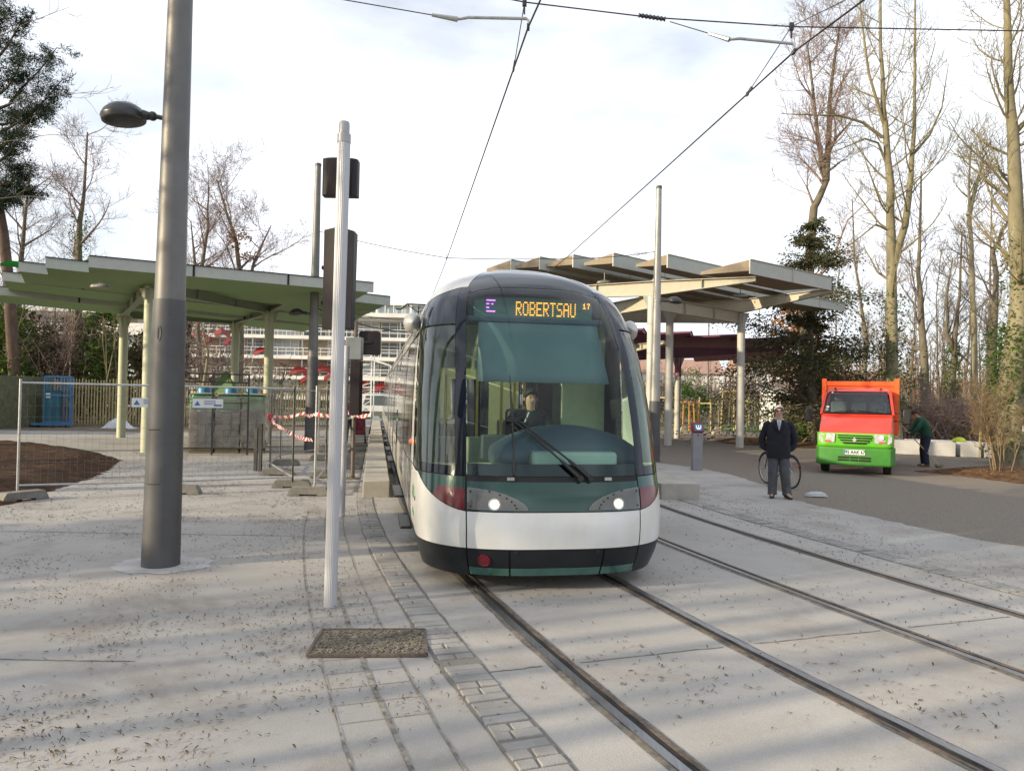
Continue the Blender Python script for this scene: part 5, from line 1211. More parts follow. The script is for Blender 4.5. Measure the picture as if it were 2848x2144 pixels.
# groundsman with a broom, bent over beside the lorry
o = thing('person', (12.55, 23.0, 0), 'groundsman in green jersey and navy trousers bending over a broom', 'person', rz=R(-100))
J = dict(pelvis=(0, .08, .90), belly=(0, .02, 1.07), chest=(0, -.05, 1.29), neck=(0, -.14, 1.46), top=(0, -.27, 1.69), shl=(-.19, -.07, 1.38), shr=(.19, -.07, 1.38), ell=(-.25, -.24, 1.12), elr=(.24, -.26, 1.13), wrl=(.04, -.50, 1.06), wrr=(.10, -.40, .93), hpl=(-.1, .06, .86), hpr=(.1, .06, .86), knl=(-.12, .02, .48), knr=(.14, .0, .48), anl=(-.13, .06, .085), anr=(.17, .04, .085))
figure(o, J, m_skin2, head_dir=(0, -.88, -.45), hair=m_dhair)
m_jers = mat('green_jersey', (.012, .075, .045), rough=.95, var=.25, vs=8, bump=.3, bs=90); m_navy = mat('navy_trousers', (.014, .018, .042), rough=.9, var=.25)
b = MB(); b.rings([(0, .07, .84, .185, .135), (0, .06, .95, .20, .15), (0, .03, 1.1, .215, .155), (0, -.02, 1.25, .225, .155), (0, -.06, 1.38, .20, .14), (0, -.10, 1.455, .13, .10), (0, -.135, 1.49, .07, .06)], 22, True, 2.3); jk = b.build('jersey', m_jers, o, ang=70)
for s, e, w in ((-1, J['ell'], J['wrl']), (1, J['elr'], J['wrr'])): limb('sleeve', [(s*.15, -.05, 1.42), (s*.20, -.07, 1.38), e, w], [.06, .075, .062, .045], m_jers, jk)
for s, kn, an in ((-1, J['knl'], J['anl']), (1, J['knr'], J['anr'])):
    limb('trouser_leg', [(s*.09, .07, .92), (s*.10, .05, .74), kn, (an[0], an[1], .07)], [.12, .11, .09, .085], m_navy, o); shoe(o, an, (.0, -1, 0), mat('tan_boots', (.16, .10, .055), rough=.8))
b = MB(); b.lathe([(.098, 0), (.10, .03), (.085, .075), (.05, .10), (.005, .108)], (0, -.245, 1.61), 16, Matrix.Rotation(R(28), 3, 'X')); b.box((0, -.36, 1.575), (.13, .10, .012), M=Matrix.Rotation(R(28), 3, 'X')); b.build('cap', m_dhair, o)
o = thing('broom', (12.5, 22.9, 0), 'long-handled broom held by the groundsman', 'broom')
b = MB(); b.tube([(11.93, 23.08, 1.22), (12.82, 22.65, .07)], .016, 8); b.build('handle', m_pick, o, world=True)
b = MB(); b.box((12.84, 22.64, .06), (.36, .07, .05), rz=.5); b.build('head', m_palw, o, world=True)
b = MB()
for i in range(16): b.bar((12.70+.02*i*.88, 22.57+.01*i, .05), (12.70+.02*i*.9, 22.56+.01*i, .0), .016)
b.build('bristles', m_dark, o, world=True, smooth=False)

# walker with a pushchair on the platform
o = thing('person', (-6.05, 28.3, 0), 'walker in dark clothes seen from behind, pushing a pushchair', 'person', rz=R(186))
J = dict(pelvis=(0, 0, .98), belly=(0, 0, 1.14), chest=(0, -.01, 1.36), neck=(0, -.02, 1.53), top=(0, -.03, 1.80), shl=(-.19, 0, 1.45), shr=(.19, 0, 1.45), ell=(-.26, -.04, 1.18), elr=(.26, -.04, 1.18), wrl=(-.2, -.32, 1.06), wrr=(.2, -.32, 1.06), hpl=(-.09, 0, .92), hpr=(.09, 0, .92), knl=(-.1, -.16, .52), knr=(.1, .06, .5), anl=(-.1, -.22, .085), anr=(.1, .34, .12))
figure(o, J, m_skin, hair=m_dhair)
b = MB(); b.rings([(0, .0, .86, .19, .14), (0, 0, 1.0, .205, .15), (0, 0, 1.2, .215, .15), (0, 0, 1.38, .22, .145), (0, 0, 1.48, .16, .11), (0, -.01, 1.55, .08, .075)], 20, True, 2.3); jk = b.build('jacket', m_jack, o, ang=70)
b = MB(); b.rings([(0, 0, .93, .212, .157), (0, 0, .99, .214, .158)], 20); b.build('belt_bag', mat('khaki_strap', (.35, .28, .13), rough=.8), o)
for s, e, w in ((-1, J['ell'], J['wrl']), (1, J['elr'], J['wrr'])): limb('sleeve', [(s*.15, 0, 1.48), (s*.20, 0, 1.45), e, w], [.06, .075, .06, .045], m_jack, jk)
for s, kn, an in ((-1, J['knl'], J['anl']), (1, J['knr'], J['anr'])): limb('trouser_leg', [(s*.09, 0, .95), kn, (an[0], an[1], .08)], [.115, .085, .075], m_trou, o); shoe(o, an, (0, -1, 0), m_shoe)
o = thing('pushchair', (-5.78, 28.75, 0), 'dark pushchair with a patterned red and navy cover', 'pushchair', rz=R(8))
b = MB(); b.tube([(-.22, -.3, 1.05), (-.22, .3, .2)], .015, 6); b.tube([(.22, -.3, 1.05), (.22, .3, .2)], .015, 6); b.tube([(-.22, .2, .7), (-.22, -.3, .18)], .013, 6); b.tube([(.22, .2, .7), (.22, -.3, .18)], .013, 6); b.tube([(-.22, -.3, 1.05), (.22, -.3, 1.05)], .018, 8); b.build('frame', m_dark, o)
b = MB(); b.rings([(0, .0, .32, .2, .28), (0, 0, .5, .23, .3), (0, .02, .75, .23, .26), (0, .04, .9, .20, .2), (0, .05, .98, .1, .1)], 16); b.build('seat', mat('pram_cover', (.03, .03, .07), rough=.8, col2=(.38, .05, .06), vs=9, var=.1), o)
for x in (-.24, .24):
    for y in (-.3, .3): b = MB(); b.lathe([(.07, -.02), (.1, -.015), (.1, .015), (.07, .02)], (x, y, .1), 14, Matrix.Rotation(R(90), 3, 'Y')); b.build('wheel', m_rubber, o)

# ------------------------------------------------------------------ bicycle behind the man
o = thing('bicycle', (5.95, 16.77, 0), 'dark touring bicycle with drop handlebars parked behind the man', 'bicycle', rz=R(101))
m_bike = mat('bike_frame', (.03, .035, .045), rough=.3, metal=.5, coat=.4)
RX = Matrix.Rotation(R(90), 3, 'X')
for x in (-.51, .51):
    b = MB(); b.tube([(x+.335*math.cos(t), 0, .345+.335*math.sin(t)) for t in [2*PI*i/40 for i in range(41)]], .0165, 8, False); wh = b.build('wheel', m_rubber, o)
    b = MB(); b.tube([(x+.312*math.cos(t), 0, .345+.312*math.sin(t)) for t in [2*PI*i/40 for i in range(41)]], .010, 6, False); b.build('rim', m_galv, wh)
    b = MB()
    for i in range(18): t = 2*PI*i/18; b.tube([(x, (.02 if i % 2 else -.02), .345), (x+.31*math.cos(t), 0, .345+.31*math.sin(t))], .0022, 3, False)
    b.lathe([(.02, -.03), (.02, .03)], (x, 0, .345), 10, RX); b.build('spokes', m_galv, wh)
    b = MB(); b.tube([(x+.365*math.cos(t), 0, .345+.365*math.sin(t)) for t in [R(20)+R(140)*i/14 for i in range(15)]], .018, 6); b.build('mudguard', m_dark, o)
b = MB(); bb, st, hd_, rr_, fr_ = (-.06, 0, .30), (-.20, 0, .80), (.36, 0, .78), (-.51, 0, .345), (.51, 0, .345)
for a, c, r in ((bb, st, .016), (st, (.34, 0, .80), .015), (bb, (.38, 0, .70), .018), ((.34, 0, .84), (.40, 0, .66), .02)): b.tube([a, c], r, 8)
for y in (-.04, .04): b.tube([bb, (rr_[0], y, rr_[2])], .010, 6); b.tube([st, (rr_[0], y, rr_[2])], .009, 6); b.tube([(.40, y*.6, .68), (.44, y, .55), (fr_[0], y, fr_[2])], .011, 6)
b.tube([st, (-.23, 0, .96)], .013, 8); b.tube([(.34, 0, .84), (.33, 0, .93), (.40, 0, .95)], .013, 8); b.build('frame', m_bike, o)
b = MB(); b.loft([[(-.24+l, w*math.cos(a), .975+.02*math.sin(a)) for a in [2*PI*j/10 for j in range(10)]] for l, w in ((-.13, .06), (-.10, .075), (-.02, .06), (.08, .025), (.14, .018))]); b.build('saddle', m_dark, o)
b = MB(); 
for y in (-1, 1): b.tube([(.40, 0, .95), (.40, y*.18, .95), (.47, y*.205, .94), (.49, y*.21, .87), (.45, y*.21, .81), (.36, y*.21, .80)], .014, 8)
b.build('handlebar', m_dark, o)
b = MB(); b.lathe([(.09, -.004), (.09, .004)], (-.06, -.05, .30), 24, RX); b.bar((-.06, -.07, .30), (.05, -.07, .17), .018); b.bar((-.06, .07, .30), (-.17, .07, .43), .018); b.box((.05, -.11, .17), (.09, .07, .02)); b.box((-.17, .11, .43), (.09, .07, .02)); b.build('crank', m_galv, o)
b = MB(); b.box((-.80, 0, .50), (.02, .06, .08)); b.build('rear_reflector', m_amber, o)
b = MB(); b.tube([(-.1, .03, .28), (-.02, .20, .0)], .010, 6); b.build('kickstand', m_dark, o)
b = MB(); q = random.Random(1); b.loft([[(6.05+s*(.24*math.cos(a)+q.uniform(-.02, .02)), 14.95+s*.13*math.sin(a), z+q.uniform(0, .01)) for a in [2*PI*j/10 for j in range(10)]] for z, s in ((.0, 1.), (.05, .85), (.085, .4))]); tag(b.build('plastic_bag', mat('pale_bag', (.42, .43, .42), rough=.5)), 'flat pale plastic bag on the gravel edge behind the man', 'bag')

# ------------------------------------------------------------------ municipal tipper lorry
m_or = mat('lorry_orange', (.66, .055, .03), rough=.3, var=.08, vs=1.5, coat=.5); m_or2 = mat('lorry_orange_body', (.82, .12, .02), rough=.45, var=.08); m_gr = mat('lorry_green', (.12, .45, .025), rough=.35, var=.06, coat=.4); m_grb = mat('lorry_bumper', (.045, .21, .025), rough=.5, var=.12)
m_hl = mat('headlamp_glass', (.62, .62, .62), rough=.12, metal=.3, var=.25, vs=20, coat=.8)
o = thing('tipper_lorry', (9.05, 19.9, 0), 'orange and green municipal tipper lorry with plate 95 AAK 67', 'lorry', rz=R(-27.5)); o.scale = (.93, 1, 1)
def sec(y, z0, z1, w0, w1, n=10, r=.12):
    """cross profile of the cab at depth y"""
    P = []
    for sx in (-1, 1): pass
    pts_ = [(-w0, z0), (-w0-.0, z0+(z1-z0)*.45), (-w1, z1-r), (-w1+r*.35, z1-r*.3), (-w1+r, z1), (w1-r, z1), (w1-r*.35, z1-r*.3), (w1, z1-r), (w0, z0+(z1-z0)*.45), (w0, z0)]
    return [(x, y, z) for x, z in pts_]
b = MB(); b.loft([sec(.02, .72, 1.06, .90, .88, r=.05), sec(.05, .68, 1.10, .95, .92, r=.06), sec(.30, .6, 1.30, .985, .95, r=.08), sec(.62, .5, 1.52, .99, .955, r=.08), sec(.70, .5, 1.56, .99, .955, r=.08)]); b.build('cab_front', m_or, o, ang=30)
b = MB(); b.loft([sec(.68, .5, 1.57, .99, .955, r=.06), sec(2.2, .5, 1.57, .99, .955, r=.06)]); b.build('cab', m_or, o, ang=30)
b = MB(); b.loft([[(x, y, z) for x, z in ((-w, z0), (-w+.05, z1-.03), (-w+.16, z1), (w-.16, z1), (w-.05, z1-.03), (w, z0))] for y, w, z0, z1 in ((1.17, .86, 2.12, 2.175), (1.27, .88, 2.12, 2.25), (1.6, .88, 2.12, 2.29), (2.1, .88, 2.12, 2.29), (2.2, .87, 2.12, 2.25))]); rf_ = b.build('cab_roof', m_or, o, ang=30)
b = MB()
for s in (-1, 1): b.bar((s*.955, .68, 1.55), (s*.865, 1.19, 2.15), .07, .06); b.bar((s*.96, 1.98, 1.55), (s*.865, 1.98, 2.15), .07, .10)
b.box((0, 2.17, 1.85), (1.86, .06, .6)); b.build('pillars', m_or, o)
n_ = Vector((0, -.70, .62)).normalized()
W0, W1 = Vector((0, .665, 1.60)), Vector((0, 1.19, 2.175))
ws = lambda u, v, off: W0.lerp(W1, v)+Vector((u*(.90-.125*v), -.035*(1-u*u), 0))+n_*off
b = MB(); b.grid(lambda u, v: ws(u*2-1, v, .012), 16, 8); wsn = b.build('windscreen', g_side, o)
b = MB()
for u in (-1, 1): b.tube([ws(u, v/6, .012) for v in range(7)], .014, 6)
for v in (0, 1): b.tube([ws(u/6-1, v, .012) for u in range(13)], .014, 6)
b.build('window_seal', m_seal, wsn)
m_cabin = mat('lorry_cab_inside', (.035, .04, .045), rough=.8); m_seat = mat('lorry_seat', (.34, .38, .38), rough=.8)
b = MB(); b.box((0, .98, 1.585), (1.78, .56, .05)); b.box((-.05, .86, 1.62), (.5, .2, .05)); b.build('dash_top', m_cabin, o, bev=.015); b = MB(); b.box((0, 2.12, 1.84), (1.8, .03, .54)); b.build('cab_back_lining', m_cabin, o)
for x, w in ((-.56, .46), (.0, .40), (.54, .46)):
    b = MB(); b.box((x, 1.78, 1.68), (w, .13, .46), M=Matrix.Rotation(R(-8), 3, 'X')); st_ = b.build('seat', m_seat, o, bev=.05); b = MB(); b.box((x, 1.82, 1.995), (.25, .09, .15)); b.build('headrest', m_seat, st_, bev=.04)
b = MB(); TT = Matrix.Rotation(R(-35), 3, 'X'); b.tube([TT@Vector((.20*math.cos(t), 0, .20*math.sin(t)))+Vector((.52, 1.34, 1.70)) for t in [2*PI*i/24 for i in range(25)]], .014, 6); b.bar((.52, 1.34, 1.70), (.52, 1.1, 1.58), .05); b.bar(TT@Vector((-.19, 0, 0))+Vector((.52, 1.34, 1.70)), TT@Vector((.19, 0, 0))+Vector((.52, 1.34, 1.70)), .02); b.build('steering_wheel', m_dark, o)
for u, v, w, h, mt in ((-.88, .92, .05, .05, m_sign), (-.72, .86, .10, .07, m_red), (-.90, .22, .07, .05, m_sign), (-.90, .10, .07, .05, mat('sticker_teal', (.2, .5, .45)))):
    c = ws(u, v, .016); b = MB(); b.extr([c+Vector((-w/2, 0, 0)), c+Vector((w/2, 0, 0)), c+Vector((w/2, 0, 0))+(W1-W0).normalized()*h, c+Vector((-w/2, 0, 0))+(W1-W0).normalized()*h], n_*.002); b.build('sticker', mt, wsn, smooth=False)
b = MB(); b.tube([ws(-.65, .015, .03), ws(-.05, .09, .03)], .01, 5); b.tube([ws(.0, .09, .03), ws(.75, .015, .03)], .01, 5); b.build('wiper', m_dark, wsn)
# green nose, grille, lamps
b = MB(); b.loft([[(x, -.015-.02*(1-(x/.98)**2)+.10*max(0, abs(x)-.82)/.16*.9, z) for x in [-.98+1.96*i/24 for i in range(25)]] for z in (.70, .78, .90, 1.0, 1.075)], closed=False, caps=False); b.build('nose_panel', m_gr, o, solid=.04)
yg = lambda x: -.04-.02*(1-(x/.98)**2)
b = MB(); b.extr([(-.44, -.088, 1.03), (.44, -.088, 1.03), (.42, -.088, .93), (.28, -.088, .80), (-.28, -.088, .80), (-.42, -.088, .93)], (0, .06, 0)); gl = b.build('grille', m_seal, o, smooth=False)
for z, w in ((.995, .44), (.93, .42), (.865, .36)): b = MB(); b.box((0, -.097, z-.012), (2*w, .03, .022)); b.build('grille_bar', m_gr, gl, bev=.005)
b = MB(); b.extr([(-.0, -.108, .975), (.058, -.108, .905), (0, -.108, .835), (-.058, -.108, .905)], (0, -.012, 0)); b.build('emblem', mat('emblem_chrome', (.8, .8, .8), rough=.15, metal=.6), gl, smooth=False)
for s in (-1, 1):
    P = [(s*.50, -.085, 1.055), (s*.88, -.03, 1.05), (s*.95, .0, 1.0), (s*.95, .0, .86), (s*.88, -.03, .80), (s*.52, -.085, .82)]
    b = MB(); b.extr(P, (0, .05, 0)); hl_ = fixn(b.build('headlight', m_hl, o, bev=.01))
    b = MB(); b.extr([(s*.62, -.074, .875), (s*.80, -.048, .875), (s*.78, -.048, .83), (s*.62, -.074, .83)], (0, -.012, 0)); fixn(b.build('indicator', m_amber, hl_, smooth=False))
    b = MB(); b.lathe([(.07, 0), (.066, .006), (.02, .012)], (s*.68, -.068, .965), 16, Matrix.Rotation(R(90), 3, 'X')); b.build('lamp', mat('lamp_bright', (.85, .85, .84), rough=.08, metal=.5, emit=.15), hl_)
b = MB(); b.loft([[(s_*w, y, z) for s_, w, y in [(x, 1, -.10-.05*(1-(x/1.0)**2)+(.18 if abs(x) > .93 else 0)) for x in [-1.0+2.0*i/20 for i in range(21)]]] for z in (.24, .30, .50, .66, .70)], closed=False, caps=False)
b.add([(-1, .08, .24), (-1, .08, .70), (-1, .75, .70), (-1, .75, .24)], [(0, 1, 2, 3)]); b.add([(1, .08, .24), (1, .08, .70), (1, .75, .70), (1, .75, .24)], [(3, 2, 1, 0)])
bp_ = b.build('bumper', m_grb, o, solid=.05, ang=50)
for x, w in ((-.27, .30), (0, .20), (.27, .30)):
    for z in (.445, .375): b = MB(); b.box((x, -.178, z), (w, .012, .045)); b.build('air_slot', m_seal, bp_, smooth=False)
b = MB(); b.box((0, -.185, .585), (.55, .014, .125)); pl_ = b.build('number_plate', mat('plate_white', (.72, .73, .72), rough=.4, var=.02), o)
b = MB(); b.box((-.255, -.193, .585), (.038, .004, .118)); b.build('country_band', m_blue, pl_)
text_mesh('plate_text', '95 AAK 67', .122, Matrix(((.92, 0, 0, .02), (0, 0, -1, -.1935), (0, 1, 0, .585), (0, 0, 0, 1))), m_seal, pl_, bold=True)
for s in (-1, 1):
    b = MB(); b.box((s*1.30, .70, 1.52), (.20, .10, .38)); mr = b.build('mirror', m_dark, o, bev=.03); b = MB(); b.tube([(s*.98, .80, 1.40), (s*1.22, .72, 1.42)], .018, 6); b.tube([(s*.98, .80, 1.62), (s*1.22, .72, 1.60)], .018, 6); b.build('mirror_arm', m_dark, mr)
    b = MB(); b.add([(s*.962, .80, 1.57), (s*.962, 1.95, 1.57), (s*.875, 1.95, 2.12), (s*.872, 1.22, 2.12)], [(0, 1, 2, 3)]); b.build('side_window', g_side, o)
    b = MB(); b.box((s*.62, 1.25, 2.275), (.05, .08, .035)); b.build('marker_lamp', m_seal, o)
    for y in (.62, 3.9):
        b = MB(); b.lathe([(.2, -.10), (.33, -.105), (.345, -.07), (.345, .07), (.33, .105), (.2, .10)], (s*.82, y, .345), 24, Matrix.Rotation(R(90), 3, 'Y')); wl = b.build('wheel', m_rubber, o)
        b = MB(); b.lathe([(.19, -.02), (.19, .02)], (s*.93, y, .345), 18, Matrix.Rotation(R(90), 3, 'Y')); b.build('rim', m_galv, wl)
b = MB(); b.box((0, 3.9, 1.02), (2.12, 3.3, .12)); b.box((0, 5.5, 1.25), (2.1, .06, .42)); b.box((-1.04, 3.9, 1.25), (.05, 3.2, .42)); b.box((1.04, 3.9, 1.25), (.05, 3.2, .42)); b.build('tipper_body', m_or2, o, smooth=False)
b = MB(); b.box((0, 2.32, 1.74), (1.96, .05, 1.36)); b.box((0, 2.30, 2.44), (2.1, .09, .13))
hb_ = b.build('headboard', m_or2, o, smooth=False)
for s in (-1, 1): b = MB(); b.box((s*1.03, 2.30, 1.80), (.13, .12, 1.56)); b.build('headboard_post', m_or2, hb_, smooth=False)
b = MB(); b.box((0, 2.9, .58), (.9, 4.6, .22)); b.build('chassis', m_dark, o)

# ------------------------------------------------------------------ stone blocks, wheelbarrow, stakes, benches, lamps
m_blk = mat('white_stone_block', (.60, .58, .54), rough=.8, var=.08, vs=1.5)
bl = [((14.85, 28.9), 1.4, R(-22), 'white stone block at the left end of the row behind the groundsman'), ((15.9, 28.2), 1.05, R(-20), 'long white stone block with a lifting slot in its face'), ((16.85, 27.85), .62, R(-18), 'white stone block in the middle of the row, third from the left'), ((17.6, 27.7), .72, R(-14), 'white stone block behind the bare shrub'), ((16.6, 29.2), 2.4, R(-20), 'wide white stone slab lying behind the front blocks'), ((19.1, 28.3), .8, R(5), 'white stone block left of the wheelbarrow')]
for (x, y), w, rz, l in bl:
    b = MB(); b.box((0, 0, .26), (w, .9, .52)); q = b.build('stone_block', m_blk, bev=.015, smooth=False); q.location = (x, y, 0); q.rotation_euler = (0, 0, rz); tag(q, l, 'stone block', 'white stone blocks stacked by the planting bed')
b = MB(); b.rings([(16.95, 28.6, .53, .30, .18), (16.95, 28.6, .58, .25, .15), (16.97, 28.6, .66, .14, .09), (16.97, 28.6, .685, .03, .02)], 14); tag(b.build('work_jacket', mat('fluorescent_yellow', (.45, .58, .02), rough=.7, var=.1)), 'fluorescent yellow work jacket dropped on the stone blocks', 'jacket')
o = thing('wheelbarrow', (17.5, 25.8, 0), 'green metal wheelbarrow at the right edge by the stakes', 'wheelbarrow', rz=R(8))
b = MB(); b.loft([[(x*s+.25, y*s, z) for x, y in ((-.62, -.3), (.62, -.36), (.62, .36), (-.62, .3))] for z, s in ((.34, .55), (.68, 1.0))]); b.build('tray', mat('barrow_green', (.03, .20, .08), rough=.5, var=.2), o, bev=.03, solid=.01)
b = MB(); 
for s in (-1, 1): b.tube([(-.85, s*.05, .2), (-.2, s*.22, .32), (.7, s*.28, .42), (1.35, s*.30, .62)], .022, 8); b.tube([(.45, s*.26, .38), (.55, s*.28, .02), (.75, s*.28, .02)], .018, 6)
b.build('frame', m_galv, o)
b = MB(); b.lathe([(.12, -.045), (.19, -.05), (.2, 0), (.19, .05), (.12, .045)], (-.85, 0, .2), 20, Matrix.Rotation(R(90), 3, 'X')); b.build('wheel', m_rubber, o)
m_stake = mat('pine_stake', (.46, .38, .17), rough=.8, var=.15, vs=4)
def staked(p, h, r, label, lean=0., sapling=6.5, bars=True, group='staked saplings in the park'):
    o = thing('staked_sapling', (p[0], p[1], 0), label, 'young tree', group)
    for i, a in enumerate((.4, 2.5, 4.6)): x, y = r*math.cos(a), r*math.sin(a); b = MB(); b.tube([(x, y, 0), (x*.85, y*.85, h+.12*(i % 2))], .045, 8); b.build('stake', m_stake, o)
    if bars:
        b = MB(); q = [Vector((r*math.cos(a)*.88, r*math.sin(a)*.88, h-.25)) for a in (.4, 2.5, 4.6)]
        for i in range(3): b.bar(q[i], q[(i+1) % 3], .03, .07)
        b.build('tie_bar', m_stake, o)
    if sapling:
        q = random.Random(int(p[0]*7)); b = MB(); b.tube([(0, 0, 0), (.03, 0, sapling*.5), (0, 0, sapling)], [.035, .022, .006], 6)
        for i in range(26): z = sapling*(.35+.6*i/26); a = q.uniform(0, 6.28); l = .9*(1-.6*i/26); b.tube([(0, 0, z), (l*.5*math.cos(a), l*.5*math.sin(a), z+l*.5), (l*.7*math.cos(a), l*.7*math.sin(a), z+l)], [.010, .006, .003], 3, False)
        b.build('trunk', mat('sapling_bark', (.17, .14, .12), rough=.9), o)
    return o
staked((17.6, 26.9), 2.4, .8, 'tree stakes with a cross bar beside the ivy-clad trunk on the right', sapling=0)
lab = ['staked sapling nearest the tram, left of the pale mast', 'staked sapling between the pale mast and a shelter column', 'staked sapling with the tallest posts, mid park', 'staked sapling just left of the front shelter column', 'staked sapling right of the front shelter column', 'staked sapling behind the bench', 'staked sapling far back by the hedge', 'staked sapling in front of the distant houses']
for i, (p, h) in enumerate((((7.6, 46), 3.0), ((10.0, 48.5), 2.3), ((14.6, 50), 2.8), ((16.2, 52), 2.2), ((19.0, 55), 2.3), ((12.3, 47), 2.0), ((22, 60), 2.2), ((17.4, 58), 2.4))): staked(p, h, .75, lab[i], sapling=5.5 if i > 2 else 4.5)
o = thing('tree_guard', (11.0, 47.5, 0), 'round orange slatted guard low on the gravel in the park', 'tree guard'); b = MB()
for i in range(12): a = 2*PI*i/12; b.tube([(.75*math.cos(a), .75*math.sin(a), 0), (.62*math.cos(a), .62*math.sin(a), 1.8)], .04, 6)
b.build('slats', mat('orange_slats', (.5, .25, .07), rough=.8, var=.15), o); b = MB(); b.tube([(.62*math.cos(2*PI*i/20), .62*math.sin(2*PI*i/20), 1.8) for i in range(21)], .05, 6); b.build('hoop', mat('orange_slats', (.5, .25, .07)), o)
for p, rz, l in (((10.5, 42.2), R(4), 'concrete and wood bench in front of the purple shelter'), ((6.2, 41.5), R(4), 'concrete and wood bench partly hidden by the tram')):
    o = thing('park_bench', (p[0], p[1], 0), l, 'bench', 'benches under the shelters', rz=rz)
    for x in (-.95, .95): b = MB(); b.extr([(x-.28, -.3, 0), (x+.28, -.3, 0), (x+.12, -.3, .48), (x-.12, -.3, .48)], (0, .6, 0)); b.build('foot', m_kerb, o, bev=.02)
    for y in (-.2, 0, .2): b = MB(); b.box((0, y, .52), (2.9, .17, .06)); b.build('slat', m_palw, o)
for i, (p, h, la) in enumerate((((19.2, 74), 10.8, 0), ((21.5, 64), 8.6, 0), ((30, 92), 14.6, PI), ((25.5, 80), 9.0, 0))):
    o = thing('street_lamp', (p[0], p[1], 0), ['slim street lamp with a flat head, left in the distant park', 'slim street lamp closest to the front shelter column', 'tallest distant street lamp with two arms', 'distant street lamp farthest to the right'][i], 'street lamp', 'street lamps across the park')
    b = MB(); b.tube([(0, 0, 0), (0, 0, h)], [.11, .06], 10); b.build('pole', m_mast, o); b = MB(); b.bar((0, 0, h-.2), (1.6*math.cos(la), 0, h), .07); b.box((1.9*math.cos(la), 0, h+.02), (1.1, .35, .12)); b.build('lamp', m_mastl, o)
o = thing('site_cabin', (20.2, 50.5, 0), 'small white cabin behind the elderly man', 'cabin', rz=R(12))
b = MB(); b.box((0, 0, 1.35), (6.4, 2.6, 2.7)); b.build('wall', m_white, o); b = MB(); b.box((0, 0, 2.76), (6.7, 2.9, .14)); b.build('roof', m_galv, o)
for x in (-2, 1.6): b = MB(); b.box((x, -1.31, 1.5), (1.1, .04, 1.2)); b.build('window', m_bg, o)
b = MB(); b.box((-.2, -1.31, 1.05), (.9, .04, 2.0)); b.build('door', m_tgrey, o)
# distant houses over the park
for i, (x, y, w, h) in enumerate(((26, 130, 18, 6.5), (48, 140, 14, 7.5), (66, 150, 20, 6))):
    o = thing('distant_house', (x, y, 0), ['low pale house left in the far gap under the shelters', 'pale house between two others beyond the park', 'wide pale house farthest right beyond the park'][i], 'house', 'pale houses beyond the park')
    b = MB(); b.box((0, 0, h/2), (w, 9, h)); b.build('wall', m_bw, o); b = MB(); b.extr([(-w/2-.4, -5, h), (-w/2-.4, 5, h), (-w/2-.4, 0, h+2.6)], (w+.8, 0, 0)); b.build('roof', mat('pale_tiles', (.36, .22, .17), rough=.8), o)
    for j in range(int(w/3.5)): b = MB(); b.box((-w/2+2+j*3.4, -4.52, h*.6), (1.3, .06, 1.5)); b.build('window', m_bg, o)
# ------------------------------------------------------------------ trees and shrubs
m_bark = mat('poplar_bark', (.20, .178, .11), rough=.9, var=.35, vs=3, bump=.6, bs=25, stretch=(1, 1, .35))
m_barkb = mat('brown_bark', (.135, .115, .08), rough=.95, var=.35, vs=4, bump=.6, bs=25, stretch=(1, 1, .35))
m_barkp = mat('pine_bark', (.10, .065, .048), rough=.95, var=.35, vs=5, bump=.8, bs=18, stretch=(1, 1, .4))
m_twig = mat('twig_olive', (.19, .16, .085), rough=.9, var=.25, vs=2)
m_twigr = mat('twig_reddish', (.25, .175, .15), rough=.9, var=.25, vs=2)
m_twigd = mat('twig_dark', (.15, .125, .105), rough=.9, var=.25, vs=2)
m_ivy = leafmat('ivy_leaf', (.035, .07, .015), (.11, .17, .03), 1.6); m_yew = leafmat('yew_leaf', (.026, .036, .018), (.10, .098, .042), .9, .2); m_pine = leafmat('pine_needle', (.020, .036, .022), (.05, .075, .04), 1.0, .15)
m_beech = leafmat('withered_leaf', (.26, .135, .06), (.46, .26, .12), .9, .35); m_bright = leafmat('laurel_leaf', (.06, .13, .02), (.16, .26, .05), .8, .3); m_hedge = leafmat('hedge_leaf', (.035, .038, .016), (.105, .09, .035), .7, .25); m_shrubb = leafmat('dry_shrub_leaf', (.13, .085, .045), (.24, .16, .07), .6, .3)
NSEG = {0: 9, 1: 6, 2: 4, 3: 3, 4: 3}
def limb_path(q, p, d, L_, wob, upc, k):
    P = [Vector(p)]; d = Vector(d).normalized()
    for i in range(k):
        d = (d+Vector((q.gauss(0, wob), q.gauss(0, wob), q.gauss(0, wob)+upc/k))).normalized(); P.append(P[-1]+d*(L_/k))
    return P
